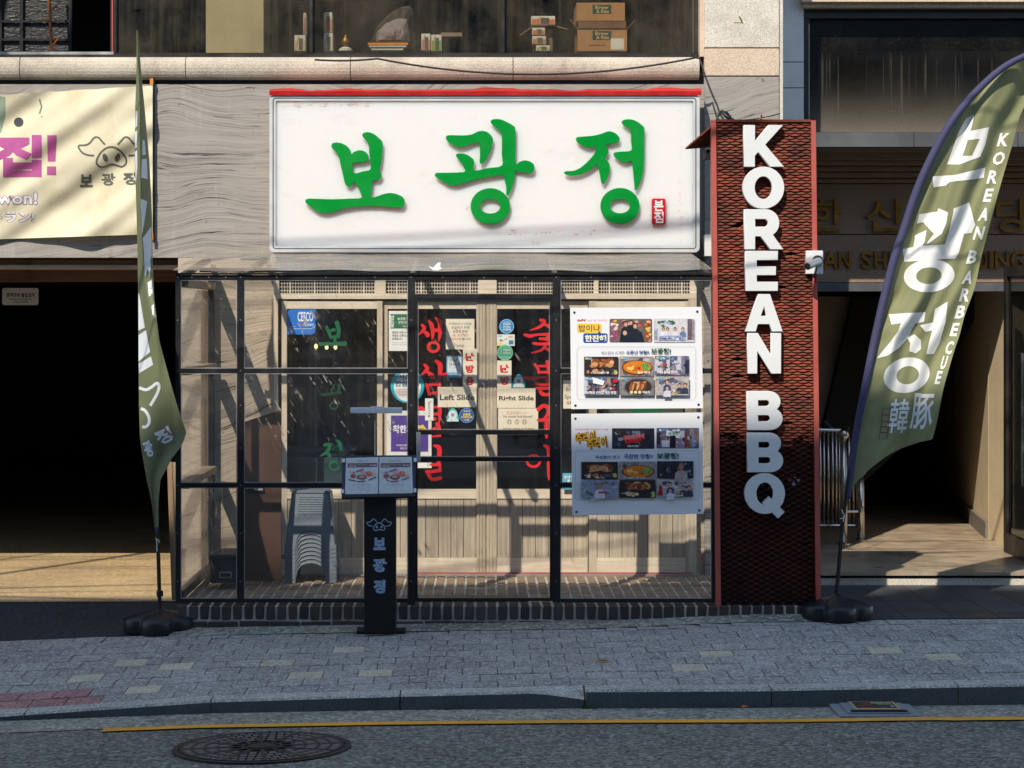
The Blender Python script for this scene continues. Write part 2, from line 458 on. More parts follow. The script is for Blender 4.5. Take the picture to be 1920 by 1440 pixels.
def m_print(name, rough=.45, var=.06, photo=0):
    t = NT(name); a = t.n("VertexColor", layer_name="Col").outputs[0]
    f = t.noise(t.obj(), 9, 5)
    k = t.ramp(f, .3, .7, 1-var, 1+var)
    cc = t.mix(1.0, a, t.n("CombineColor", _0=k, _1=k, _2=k).outputs[0], 'MULTIPLY')
    if photo:                                           # printed photographs carry fine tonal detail, plain areas stay clean
        sp = t.n("SeparateColor", _0=a); lum = t.math('MAXIMUM', t.math('MAXIMUM', sp.outputs[0], sp.outputs[1]), sp.outputs[2])
        n1 = t.noise(t.obj(), 95, 6, .75); n2 = t.noise(t.map(t.obj(), loc=(3, 1, 2)), 38, 4, .7)
        q = t.math('MULTIPLY', t.ramp(n1, .3, .7, .45, 1.6), t.ramp(n2, .3, .7, .65, 1.35)); q = t.math('ADD', t.math('MULTIPLY', t.math('SUBTRACT', q, 1.0), t.ramp(lum, .45, .7, photo, 0)), 1.0)
        cc = t.mix(1.0, cc, t.n("CombineColor", _0=q, _1=q, _2=q).outputs[0], 'MULTIPLY')
    t.set(Base_Color=cc, Roughness=rough)
    return t.m
def m_cloth(name, c, transl=.25, dirt=None, stv=.25):
    t = NT(name); o = t.obj()
    cc = t.mix(t.ramp(t.noise(o, 2.2, 5), .35, .7), scl(c, .9), scl(c, 1.08))
    if dirt: cc = t.mix(t.math('MULTIPLY', t.ramp(t.noise(t.map(o, (1, 1, .5)), 3.4, 7, .7), .52, .7), stv), cc, dirt)
    t.set(Base_Color=cc, Roughness=.75)
    t.bump(t.n("TexWave", _Vector=o, _Scale=260, _Distortion=1).outputs[1], .05, .001)
    tl = t.n("BsdfTranslucent", _Color=cc)
    mx = t.n("MixShader", _0=transl, _1=t.b.outputs[0], _2=tl.outputs[0]); t.surf(mx.outputs[0])
    return t.m

M = {}
M['fascia'] = m_wood_concrete("fascia_concrete", C(162, 154, 145), C(88, 80, 72))
M['pillarwood'] = m_wood_concrete("porch_wall_concrete", C(190, 172, 150), C(92, 74, 58), 1.0)
M['granite'] = pm("granite", C(208, 198, 182), .7, .10, 2, .25, 160, speck=.75, ss=210, stain=C(120, 104, 86), stv=.5)
M['granitepink'] = pm("granite_pink", C(206, 184, 158), .7, .10, 2, .25, 160, speck=.75, ss=210)
M['ledge'] = pm("ledge_stone", C(192, 180, 160), .8, .2, 3, .7, 120, speck=.5, ss=150, stain=C(84, 60, 52), stv=.5, stretch=(1, 1, .8))
M['granitebrown'] = pm('granite_brown', C(146, 120, 98), .6, .14, 3, .2, 160, speck=.8, ss=190)
M['granitestrip'] = pm('granite_strip', C(226, 225, 220), .6, .1, 3, .2, 160, speck=.7, ss=190)
M['granitedark'] = pm("granite_dark", C(120, 112, 104), .55, .12, 3, .2, 160, speck=.8, ss=200)
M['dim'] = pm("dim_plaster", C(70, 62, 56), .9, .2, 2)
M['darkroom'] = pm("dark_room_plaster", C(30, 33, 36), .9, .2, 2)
M['soffit'] = m_wood("soffit_board", C(150, 116, 92), C(120, 90, 72), False)
def m_ground(name, c, ss=70, amp=1.0, spots=0, cracks=0, stain=None, stv=.5, rnd=0, vs=1.1, bump=.9):
    t = NT(name); o = t.obj()
    f = t.noise(o, vs, 7, .65); cc = t.mix(t.ramp(f, .3, .7), scl(c, .78), scl(c, 1.18))
    if rnd:
        r_ = t.ramp(t.n("ObjectInfo").outputs["Random"], 0, 1, 1-rnd, 1+rnd*.6); cc = t.mix(1.0, cc, t.n("CombineColor", _0=r_, _1=r_, _2=r_).outputs[0], 'MULTIPLY')
    if stain: cc = t.mix(t.math('MULTIPLY', t.ramp(t.noise(t.map(o, loc=(5, 2, 0)), vs*.7, 8, .7), .5, .66), stv), cc, stain)
    g = t.n("TexVoronoi", _Vector=o, _Scale=ss).outputs["Color"]; gs = t.n("SeparateColor", _0=g).outputs[0]
    cc = t.mix(t.math('MULTIPLY', t.ramp(gs, .62, .95), .75*amp), cc, scl(c, 2.1)); cc = t.mix(t.math('MULTIPLY', t.ramp(gs, .40, .05), .8*amp), cc, scl(c, .32))
    g2 = t.noise(o, ss*2.3, 2, .7); cc = t.mix(t.math('MULTIPLY', t.ramp(g2, .58, .70), .6*amp), cc, scl(c, .35)); cc = t.mix(t.math('MULTIPLY', t.ramp(g2, .42, .30), .6*amp), cc, scl(c, 2.0))
    if spots:
        v = t.n("TexVoronoi", _Vector=o, _Scale=3.1); d = t.math('ADD', v.outputs["Distance"], t.math('MULTIPLY', t.noise(o, 40, 3), .05))
        cc = t.mix(t.math('MULTIPLY', t.ramp(d, .10, .085), spots), cc, scl(c, .35))
        v = t.n("TexVoronoi", _Vector=t.map(o, loc=(9, 4, 0)), _Scale=9.0); d = t.math('ADD', v.outputs["Distance"], t.math('MULTIPLY', t.noise(o, 60, 3), .06)); cc = t.mix(t.math('MULTIPLY', t.ramp(d, .12, .10), spots*.8), cc, scl(c, 2.0))
    if cracks:
        w_ = t.n("VectorMath", operation='ADD', _0=o, _1=t.n("TexNoise", _Vector=o, _Scale=2.4, _Detail=5).outputs[1]).outputs[0]
        v = t.n("TexVoronoi", feature='DISTANCE_TO_EDGE', _Vector=w_, _Scale=.8).outputs["Distance"]
        k = t.math('MULTIPLY', t.ramp(v, 0, .010, 1, 0), t.ramp(t.noise(o, .8, 3), .45, .6)); cc = t.mix(t.math('MULTIPLY', k, cracks), cc, scl(c, .25))
    t.set(Base_Color=cc, Roughness=.9); t.b.inputs["Specular IOR Level"].default_value = .3
    t.bump(t.math('ADD', gs, t.math('MULTIPLY', g2, .7)), bump, .008)
    return t.m
M['asphalt'] = m_ground("asphalt", C(124, 119, 106), 58, 1.15, .35, .8, C(78, 76, 71), .5)
M['apron'] = m_ground("apron_asphalt", C(58, 58, 58), 90, .8, .4, .5)
M['concrete'] = m_ground("driveway_concrete", C(182, 156, 116), 60, .35, .4, .8, C(136, 110, 80), .55, vs=1.6)
M['gutter'] = m_ground("gutter_cement", C(158, 152, 134), 55, .85, .5, .6, C(104, 101, 94), .7, vs=2.5)
M['paint'] = pm("yellow_paint", C(244, 168, 38), .7, .10, 4, .5, 130, stain=C(120, 96, 52), stv=.35)
M['paver'] = m_ground("paver_grey", C(168, 163, 152), 80, .75, .35, 0, C(118, 116, 110), .55, .16, 1.6, .6)
M['pavertan'] = m_ground("paver_tan", C(208, 194, 164), 110, .5, .3, 0, C(140, 130, 112), .5, .08, 3, .5)
M['paverred'] = m_ground("paver_red", C(178, 132, 126), 95, .7, .3, 0, C(112, 84, 82), .5, .1, 2, .6)
M['kerbface'] = pm("kerb_front_dark", C(78, 82, 82), .85, .25, 4, .6, 120, speck=.6, ss=150, stain=C(46, 50, 48), stv=.5)  # front face of the kerb, coloured darker than its top
M['joint'] = pm("joint_sand", C(30, 30, 30), .95, .2, 6)
M['kerb'] = m_ground("kerb_granite", C(186, 181, 166), 110, .7, .3, .4, C(176, 164, 140), .5, .08, 2.2, .6)
M['brick'] = pm("platform_brick", C(62, 54, 48), .75, .25, 6, .8, 70, rnd=.35, stain=C(120, 112, 100), stv=.18)
M['brickfloor'] = pm("floor_brick", C(150, 126, 100), .8, .2, 6, .8, 70, rnd=.28, stain=C(84, 70, 58), stv=.5)
M['mortar'] = pm("mortar", C(196, 188, 172), .9, .2, 6, .8, 80, stain=C(110, 104, 96), stv=.5)
M['tile'] = pm("dark_tile", C(62, 63, 65), .5, .2, 3, .15, 80, speck=.3, ss=150, rnd=.12)
M['marble'] = pm("entrance_stone", C(164, 146, 122), .35, .24, 4.5, .05, 60, stretch=(1, 1, 1), stain=C(110, 92, 74), stv=.6)
M['black'] = pm("black_steel", C(26, 26, 28), .38, .25, 6, .15, 60, stain=C(84, 78, 70), stv=.15)
M['blackmatte'] = pm("black_powder_coat", C(17, 17, 18), .45, .12, 5)
M['alu'] = pm("aluminium", C(190, 190, 188), .4, .12, 6, metal=.7)
M['alusign'] = pm("sign_trim_metal", C(214, 214, 212), .4, .06, 5, metal=.25)
M['bronze'] = pm("bronze_frame", C(40, 36, 33), .4, .2, 6, stain=C(90, 84, 76), stv=.3)
M['zinc'] = pm("sill_metal", C(96, 98, 98), .5, .2, 4, metal=.3, stain=C(60, 58, 55), stv=.4)
M['steel'] = pm("stainless", C(200, 192, 180), .22, .08, 8, metal=1)
M['rust'] = pm("rust_mesh", C(120, 57, 37), .75, .45, 7, .5, 90, stain=C(56, 28, 22), stv=.8)
M['rustback'] = pm("rust_back_panel", C(26, 16, 13), .85, .3, 6)
M['redpaint'] = pm("red_primer", C(178, 84, 72), .6, .12, 5, stain=C(140, 54, 44), stv=.3)
M['white'] = pm("white_letter", C(222, 222, 218), .4, .03, 3)
M['plasticwhite'] = pm("white_plastic", C(228, 226, 222), .45, .05, 4, stain=C(180, 168, 150), stv=.2)
M['rubber'] = pm("black_plastic_base", C(24, 27, 30), .42, .2, 6, .1, 40, stain=C(70, 66, 60), stv=.15)
M['frame'] = m_wood("door_frame_laminate", C(236, 222, 198), C(206, 186, 160), False, .05)
M['framev'] = m_wood("door_stile_laminate", C(214, 198, 174), C(178, 160, 136), True, .05)
M['plank'] = m_wood("door_plank_laminate", C(204, 188, 166), C(160, 144, 122), True, .10)
M['vent'] = pm("vent_louvre", C(222, 212, 194), .6, .08, 5)
M['timber'] = m_wood("old_timber", C(170, 144, 112), C(110, 88, 66), True, .1)
M['timberh'] = m_wood("old_timber_rail", C(160, 140, 114), C(110, 90, 70), False, .1)
M['brownboard'] = pm("brown_board", C(82, 56, 42), .55, .15, 3)
M['stool'] = pm("stool_plastic", C(118, 126, 134), .42, .06, 4)
M['cable'] = pm("cable_rubber", C(26, 28, 30), .5, .1, 5)
M['tarp'] = pm("red_tarp", C(190, 34, 28), .5, .18, 5, .5, 30)
M['orange'] = pm("orange_plastic", C(222, 130, 30), .5, .1, 5)
M['coatwood'] = pm("coat_tree_wood", C(150, 78, 30), .5, .1, 5)
M['cardboard'] = pm("cardboard", C(176, 126, 82), .8, .08, 4)
M['print'] = m_print("printed_sheet", .5)
M['poster'] = m_print("glossy_poster", .3, .02, .85)
M['paperpr'] = m_print("paper_notice", .7)
M['fabricpr'] = m_print("fabric_print", .8, .08)
M['green'] = pm("green_acrylic", C(0, 140, 48), .28, .04, 3)
M['gold'] = pm("gold_letter", C(150, 104, 40), .4, .35, 8, metal=.75)
M['iron'] = pm("cast_iron", C(36, 33, 31), .6, .25, 8, .6, 90, metal=.3, stain=C(92, 76, 62), stv=.3)
M['greyplastic'] = pm("grey_plastic", C(138, 140, 140), .5, .1, 6)
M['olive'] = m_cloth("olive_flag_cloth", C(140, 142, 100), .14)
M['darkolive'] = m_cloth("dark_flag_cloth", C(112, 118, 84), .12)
M['sleeve'] = m_cloth("flag_sleeve_cloth", C(66, 66, 98), .1)
M['banner'] = m_cloth("banner_cloth", C(236, 224, 190), .15, C(204, 184, 122), .6)
M['doorglass'] = m_glass("door_leaf_glass", (.3, .3, .3, 1), .02)
M['wrap'] = m_glass('plastic_wrap', (.97, .97, .96, 1), .75, C(196, 186, 170), refl=.35, rough=.35, graz=.5)
M['clear'] = m_glass("clear_film", (.985, .985, .985, 1), .06, C(220, 215, 205), refl=.8, rough=.06)
M['glazing'] = m_glass("porch_glazing", (.99, .995, .992, 1), .04, scratch=1.7, refl=1.1, streak=.03, wave=.12)
M['shopglass'] = m_glass("shop_window_glass", (.62, .66, .68, 1), .02, refl=1.2)
M['upglass'] = m_glass("upper_window_glass", (.92, .92, .88, 1), .15, C(168, 156, 132), streak=.10, refl=1.0)
M['rightglass'] = m_glass("bay_window_glass", (.30, .31, .32, 1), .05, C(176, 164, 146), refl=1.2, rain=(Z(190, 2.5), Z(95, 2.5)), grad=(Z(250, 2.5), Z(100, 2.5), .60))
M['roofsheet'] = m_glass("canopy_sheet", (.985, .98, .97, 1), 1.0, graz=.86, dcol=C(206, 188, 162), refl=.7, rough=.2, wave=.5)  # tan film colour stands for dust and the wall's reflection in the sheet
t = NT("sign_face_acrylic")
o_ = t.obj(); st_ = t.ramp(t.noise(t.map(o_, (1, 1, 2.5)), 3.2, 7, .72), .58, .75)
t.set(Base_Color=t.mix(t.math('MULTIPLY', st_, .22), C(238, 232, 228), C(186, 156, 128)), Roughness=.28)
t.b.inputs["Subsurface Weight"].default_value = 1.0
t.b.inputs["Subsurface Radius"].default_value = (1.0, .72, .62)
t.b.inputs["Subsurface Scale"].default_value = .11
M['signface'] = t.m
t = NT("bulb_glow"); em = t.n("Emission", _Color=(1, .62, .25, 1), _Strength=3.2); t.surf(em.outputs[0]); M['bulb'] = t.m
# ================================================================== GROUND
def table(pts):
    def f(x):
        if x <= pts[0][0]: a, b = pts[0], pts[1]
        elif x >= pts[-1][0]: a, b = pts[-2], pts[-1]
        else:
            for a, b in zip(pts, pts[1:]):
                if a[0] <= x <= b[0]: break
        if x < pts[0][0] or x > pts[-1][0]:
            return (a if x < pts[0][0] else b)[1] + max(-3, min(3, x - (a if x < pts[0][0] else b)[0])) * .015
        t_ = (x - a[0]) / (b[0] - a[0]); return a[1] + (b[1] - a[1]) * t_
    return f
YK = -2.2
zs = table([(-3.1, -.06), (-1.96, -.014), (-.5, .012), (.69, .03), (1.72, .074), (3.5, .085)])
zk = table([(x, CAMZ - (y - VY) * (YK - CAMY) / F) for x, y in ((-2.6, 1340), (-1.46, 1313), (-.43, 1302.5), (.57, 1294), (1.58, 1292), (2.59, 1285), (2.96, 1283))])
zr = table([(x, CAMZ - (y - VY) * (YK - CAMY) / F) for x, y in ((-2.6, 1353), (-1.46, 1338), (-.43, 1332), (.57, 1329), (1.58, 1328), (2.59, 1323), (2.96, 1322))])
def walk_z(x, Y):
    t_ = max(0, min(1, (-.08 - Y) / 1.97))
    return zs(x) + (zk(x) - zs(x)) * (t_ ** 1.25)
def road_z(x, Y): return zr(x) + .03 * min(3.5, max(0, YK - Y))
def hit2(px, py, zf, y0=2.0, y1=-9.0):
    best = min((abs(Z(py, y) - zf(X(px, y), y)), y) for y in (y0 + (y1 - y0) * i / 1500 for i in range(1501)))[1]
    return X(px, best), best

def sheet(name, xs, ys, zf, m, kind='structure', parent=None):
    mb = MB(); nx = len(xs)
    mb.mesh([(x, y, zf(x, y)) for y in ys for x in xs],
            [(j*nx+i, j*nx+i+1, (j+1)*nx+i+1, (j+1)*nx+i) for j in range(len(ys)-1) for i in range(nx-1)])
    o = mb.build(name, m, parent, smooth=True)
    if kind: o["kind"] = kind
    return o
def fr(a, b, n): return [a + (b - a) * i / n for i in range(n + 1)]
sheet("ground", fr(-200, 200, 4), fr(-200, 200, 4), lambda x, y: -.7, M['asphalt'])
sheet("road", fr(-30, 30, 120), fr(-12.5, YK - .02, 40), road_z, M['asphalt'])
gut = sheet("gutter", fr(-12, 12, 96), fr(-2.60, YK - .01, 3), lambda x, y: road_z(x, y) + .004, M['gutter'])
# yellow line along the gutter, its left end just inside the picture
yl = lambda x, y: road_z(x, y) + .008
lm = MB(); xs = fr(X(192, -2.66), 6.0, 90)
for a, b in zip(xs, xs[1:]):
    def ym(x, s): return -2.655 + s * (.047 + .006 * mnoise.noise((x * 9, s * 3, 0))) - .02 * (1 if x > 2.4 else 0)
    lm.mesh([(x, ym(x, s), yl(x, ym(x, s))) for x, s in ((a, -1), (b, -1), (b, 1), (a, 1))], [(0, 1, 2, 3)])
lo = lm.build("yellow_line", M['paint']); lo["kind"] = "structure"

# opposite pavement and the ground far behind the camera
op = MB().box(-30, 30, -16.2, -12.5, -.2, .12).build("far_pavement", M['kerb']); op["kind"] = "structure"

# kerb of separate stones
kerb = MB().box(-9, 9, YK + .01, YK + .14, -.5, -.30).build("kerb", M['joint']); kerb["kind"] = "structure"
kj = [X(p, YK) for p in (-655, -305, 45, 395, 750, 1097, 1447, 1797, 2147, 2500)]
for i, (a, b) in enumerate(zip(kj, kj[1:])):
    n = 10; mb = MB(); rows = []
    for k in range(n + 1):
        x = a + .004 + (b - a - .008) * k / n; zt = zk(x); zb = road_z(x, YK) - .12
        fr_ = YK - .004 * mnoise.noise((x*5, 1, 0)); ch = .012; drop = 0
        if i == 4 and k >= 8: drop = (.008, .024, .040)[k - 8]
        if i == 5 and k <= 0: fr_ += .004
        zt2 = zt - drop
        rows.append([(x, fr_ - .012, zb), (x, fr_, zt2 - ch), (x, fr_ + ch + drop*1.3, zt2), (x, YK + .15, zt), (x, YK + .15, zb)])
    vs = [p for r_ in rows for p in r_]; fs = []
    for k in range(n):
        for j in range(5): fs.append((k*5 + j, (k+1)*5 + j, (k+1)*5 + (j+1) % 5, k*5 + (j+1) % 5))
    fs += [(0, 1, 2, 3, 4), tuple(n*5 + j for j in (4, 3, 2, 1, 0))]
    mb.mesh(vs, fs)
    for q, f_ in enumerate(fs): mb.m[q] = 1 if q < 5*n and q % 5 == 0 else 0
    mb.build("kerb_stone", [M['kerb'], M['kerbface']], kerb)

# pavement of separate pavers in half bond
sub = sheet("pavement", fr(-9, 9, 72), fr(YK + .15, .02, 16), lambda x, y: walk_z(x, y) - .014, M['joint'])
PW, PD = .2, .193
pv = MB().box(-PW/2 + .002, PW/2 - .002, -PD/2 + .0045, PD/2 - .0045, -.03, 0).data("paver", M['paver'], bevel=.0035)
pvt = pv.copy(); pvt.materials.clear(); pvt.materials.append(M['pavertan'])
pvr = pv.copy(); pvr.materials.clear(); pvr.materials.append(M['paverred'])
tan = [(255, 1235), (300, 1254), (135, 1271), (243, 1291), (493, 1248), (664, 1218), (719, 1257), (1333, 1220), (1264, 1255), (1670, 1220), (1738, 1229), (600, 1270), (1285, 1255)]
tanw = [hit2(a, b, walk_z, 0, -2.2) for a, b in tan]
cells = []; ny = 10
for j in range(ny):
    Yc = YK + .15 + PD * (j + .5)
    half = .5 * PW if j % 2 else 0
    i0, i1 = int(X(0, Yc) / PW) - 2, int(X(1920, Yc) / PW) + 2
    for i in range(i0, i1 + 1):
        x = i * PW + half
        if X(0, Yc) - PW*.6 < x < X(1920, Yc) + PW*.6: cells.append((x, Yc))
tset = {min(range(len(cells)), key=lambda k: (cells[k][0]-a)**2 + (cells[k][1]-b)**2) for a, b in tanw}
stuff = MB(); npv = 0
cells_order = sorted(range(len(cells)), key=lambda k: cells[k][1])
for k in cells_order:
    x, Yc = cells[k]
    a = Vector((PW, 0, walk_z(x + PW/2, Yc) - walk_z(x - PW/2, Yc))).normalized()
    b = Vector((0, PD, walk_z(x, Yc + PD/2) - walk_z(x, Yc - PD/2))).normalized()
    nrm = a.cross(b).normalized(); b = nrm.cross(a)
    tl_ = random.uniform(-.003, .003)
    mt = Matrix((a, b, nrm)).transposed().to_4x4() @ Matrix.Rotation(random.uniform(-.006, .006), 4, 'Z') @ Matrix.Rotation(random.uniform(-.009, .009), 4, 'X')
    mt.translation = (x, Yc, walk_z(x, Yc) + tl_)
    px_ = VX + x * F / (Yc - CAMY)
    red = px_ < 215 and Yc < -1.68 + (0 if px_ < 175 else -.15)
    if npv < 298:
        o = link("paver", pvt if k in tset else (pvr if red else pv), sub); o.matrix_local = mt; npv += 1
    else:
        stuff.box(x - PW/2 + .003, x + PW/2 - .003, Yc - PD/2 + .003, Yc + PD/2 - .003, walk_z(x, Yc) - .03, walk_z(x, Yc))
for j in range(ny):                                     # pavers outside the picture, one run each side
    Yc = YK + .15 + PD * (j + .5); half = .5*PW if j % 2 else 0
    for i in range(-42, 43):
        x = i*PW + half
        if not (X(0, Yc) - PW*.6 < x < X(1920, Yc) + PW*.6):
            stuff.box(x - PW/2 + .003, x + PW/2 - .003, Yc - PD/2 + .003, Yc + PD/2 - .003, walk_z(x, Yc) - .03, walk_z(x, Yc) - .001)
so_ = stuff.build("paver_run", M['paver'], sub); so_["kind"] = "stuff"
# cement fillet along the foot of the brick platform
fm = MB(); xs = fr(-1.99, 2.3, 40)
for a, b in zip(xs, xs[1:]):
    p = [(-.20, .004), (-.10, .022), (-.05, .03)]
    for (y0, h0), (y1, h1) in zip(p, p[1:]):
        fm.mesh([(a, y0, walk_z(a, y0) + h0), (b, y0, walk_z(b, y0) + h0), (b, y1, walk_z(b, y1) + h1), (a, y1, walk_z(a, y1) + h1)], [(0, 1, 2, 3)])
cf = fm.build("cement_fillet", M['gutter'], sub)

# driveway into the garage: dark apron, then pale concrete
def drive_z(x, y): return zs(min(x, -1.97)) * max(0, 1 - (y + .08) / 1.2) + .055 * min(1, (y + .08) / 1.2)
sheet("driveway_apron", fr(-9, -1.97, 20), fr(-.10, .96, 8), lambda x, y: drive_z(x, y) - .002, M['apron'])
sheet("driveway", fr(-9, -1.97, 20), fr(.96, 15, 40), lambda x, y: drive_z(x, y) + .004, M['concrete'])
# entrance: dark tiles, then a stone step and floor
et = sheet("entrance_apron", fr(1.74, 8, 20), fr(-.10, 1.62, 8), lambda x, y: zs(x) * (1 - (y + .1)/1.7) + .075 * (y + .1)/1.7 - .012, M['joint'])
def ez(x, y): return zs(x) * (1 - (y + .1)/1.7) + .075 * (y + .1)/1.7
for j in range(6):
    for i in range(7):
        x0, y0 = 1.86 + i*.3, -.09 + j*.285
        mb = MB(); q = [(x0 + .003, y0 + .003), (x0 + .297, y0 + .003), (x0 + .297, y0 + .282), (x0 + .003, y0 + .282)]
        mb.mesh([(a, b, ez(a, b)) for a, b in q] + [(a, b, ez(a, b) - .02) for a, b in q], [(0, 1, 2, 3), (0, 4, 5, 1), (1, 5, 6, 2), (2, 6, 7, 3), (3, 7, 4, 0)])
        mb.build("floor_tile", M['tile'], et)
ef = MB().box(1.95, 9, 1.66, 15, -.1, .14).build("entrance_floor", M['joint']); ef["kind"] = "structure"
for j in range(9):
    for i in range(6):
        x0, y0 = 1.96 + i*.62, (1.63, 2.0, 2.6, 3.2, 3.8, 4.4, 5.0, 5.6, 6.2)[j]
        y1 = (2.0, 2.6, 3.2, 3.8, 4.4, 5.0, 5.6, 6.2, 7.0)[j]
        MB().box(x0 + .0015, x0 + .6185, y0 + .001, y1 - .0015, .142, .165).build("floor_tile", M['marble'], ef)
MB().box(1.75, 9, 1.655, 1.70, .02, .12).build("step_riser", M['granite'], ef)

# ================================================================== THE RESTAURANT'S BUILDING
bld = thing("restaurant_building", "grey stone building with grained fascia wall and granite ledge holding the white sign", "building", (-1, 1.6, 0))
YF = 1.6
xr = X(1338, YF)
zf0, zf1 = Z(483, YF), Z(158, YF)
mb = MB().box(-9, xr, YF, YF + .35, zf0, zf1)
mb.build("fascia_wall", M['fascia'], bld)
# wall beside the porch (lower left) and what stands above the shop front
wx0, wx1 = X(334, YF), X(516, YF)
MB().box(wx0, wx1, YF, YF + .4, -.1, zf0 - .002).build("side_wall", M['pillarwood'], bld)
MB().box(wx1 + .002, xr, YF, YF + .25, Z(518, YF), zf0 - .002).build("lintel", M['fascia'], bld)
MB().box(X(1300, YF), xr, YF - .02, YF + .3, -.1, Z(518, YF) - .002).build("side_wall", M['pillarwood'], bld)
# garage mouth: lip, deeper soffit beam, ceiling and walls
MB().bx(-2000, 497, 360, 503, YF + .10, .5).build("beam_lip", M['ledge'], bld)
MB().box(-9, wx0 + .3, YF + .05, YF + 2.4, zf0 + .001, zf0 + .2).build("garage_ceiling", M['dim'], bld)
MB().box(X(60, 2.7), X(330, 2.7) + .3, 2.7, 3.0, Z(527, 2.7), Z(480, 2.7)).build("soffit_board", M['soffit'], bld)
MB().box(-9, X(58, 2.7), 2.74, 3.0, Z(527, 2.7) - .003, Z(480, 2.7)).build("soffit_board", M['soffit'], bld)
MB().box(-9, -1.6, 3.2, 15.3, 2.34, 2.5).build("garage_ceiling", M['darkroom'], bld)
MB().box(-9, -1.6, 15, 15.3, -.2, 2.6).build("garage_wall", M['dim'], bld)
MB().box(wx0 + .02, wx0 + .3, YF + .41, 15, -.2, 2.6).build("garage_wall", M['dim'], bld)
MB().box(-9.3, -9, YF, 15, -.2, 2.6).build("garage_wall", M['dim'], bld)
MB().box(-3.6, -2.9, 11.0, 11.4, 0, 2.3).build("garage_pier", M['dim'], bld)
# half-round granite ledge of separate stones
YL, zl0, zl1 = 1.53, Z(148.5, 1.55), Z(106, 1.55)
lj = [X(p, 1.55) for p in (-880, -575, -270, 37, 348, 657, 962, 1312)]
zc, rr = (zl0 + zl1)/2, (zl1 - zl0)/2
for a, b in zip(lj, lj[1:]):
    prof = [(1.59 - .055*math.cos(t), zc + rr*math.sin(t)) for t in fr(-math.pi/2, math.pi/2, 10)]
    MB().xprism(prof + [(1.66, zl1), (1.66, zl0)], a + .003, b - .003).build("ledge_stone", M['ledge'], bld)
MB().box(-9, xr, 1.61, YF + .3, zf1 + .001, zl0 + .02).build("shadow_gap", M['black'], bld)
# upper window band
YW = 1.70; ztop = 5.2
zs0 = Z(104, YW)
MB().box(-9, X(1310, YW), YW - .06, YW + .10, zl1 - .02, zs0).build("window_sill", M['bronze'], bld)
up = MB().box(X(215, YW), X(1310, YW), YW, YW + .06, zs0 + .001, zs0 + .02)
uw = up.build("window_frame", M['bronze'], bld)
for p, w_ in ((216, 5), (583, 6), (943, 6), (1306, 8)):
    MB().box(X(p, YW) - w_/2/257, X(p, YW) + w_/2/257, YW - .004, YW + .056, zs0 + .021, ztop).build("mullion", M['bronze'], bld)
for a, b in ((219, 580), (586, 940), (946, 1302)):
    MB().box(X(a, YW) + .001, X(b, YW) - .001, YW + .026, YW + .032, zs0 + .021, ztop).build("window_pane", M['upglass'], bld)
MB().bx(209.3, -60, 212, 97, YW + .05, .03).build("mullion", M['redpaint'], bld)
MB().box(-9, X(212, YW), YW + .02, YW + .05, zs0 + .002, zs0 + .03).build("window_frame", M['alu'], bld)
# room behind the window band
MB().box(-9, X(1320, YW), YW + .11, 5.0, zs0 - .12, zs0 - .03).build("room_floor", M['dim'], bld)
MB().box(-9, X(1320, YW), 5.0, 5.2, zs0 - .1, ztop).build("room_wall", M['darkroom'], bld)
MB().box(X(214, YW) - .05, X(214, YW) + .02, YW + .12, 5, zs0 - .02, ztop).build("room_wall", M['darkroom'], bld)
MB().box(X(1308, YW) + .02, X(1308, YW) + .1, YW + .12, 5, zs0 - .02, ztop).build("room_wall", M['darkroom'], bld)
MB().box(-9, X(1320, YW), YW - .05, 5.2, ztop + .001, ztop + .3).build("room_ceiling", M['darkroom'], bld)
MB().bx(386, -200, 494, 99, 2.0, .5).build("room_pier", pm("beige_plaster", C(186, 168, 132), .8, .1, 3), bld)
MB().box(-9, 2.0, 1.64, 1.9, ztop + .301, 9).build("upper_wall", M['granite'], bld)
sh = MB()
for a in (0, 40, 132): sh.bx(a - 3, -80, a + 3, 97, 2.3, .02)
for b in (40, 74): sh.bx(-100, b - 2, 131, b + 2, 2.301, .015)
sh.build("inner_sash", M['black'], bld)
MB().bx(-100, -80, 130, 96, 2.33, .01).build("inner_pane", pm("wavy_pane", C(46, 44, 40), .3, .3, 12, 1.0, 22, stretch=(1, 1, 3)), bld)
# granite pier of three stones at the right
YP = 1.56
g1 = [(-300, 89, 'granite'), (91, 142, 'granitepink')]
for a, b, m_ in g1: MB().bx(1321, a, 1461, b, YP, .6).build("granite_panel", M[m_], bld, bevel=.003)
MB().bx(1321, 144, 1461, 1150, YP, .6).build("granite_panel", M['fascia'], bld, bevel=.003)
MB().bx(1462, -300, 1468, 1150, YP + .01, .6).build("pier_edge", M['granite'], bld)
MB().bx(1312, -300, 1320, 106, YP + .03, .5).build("pier_edge", M['granitepink'], bld)
MB().bx(1376, 27, 1391, 42, YP - .004, .02).build("patch_plate", pm("patch_paint", C(206, 194, 172), .7, .1, 20), bld)
mk = MB(); mk.tube([P(1386, 31, YP - .006), P(1389, 36, YP - .007), P(1392, 42, YP - .006)], .004, 6); mk.build("bolt", M['black'], bld)

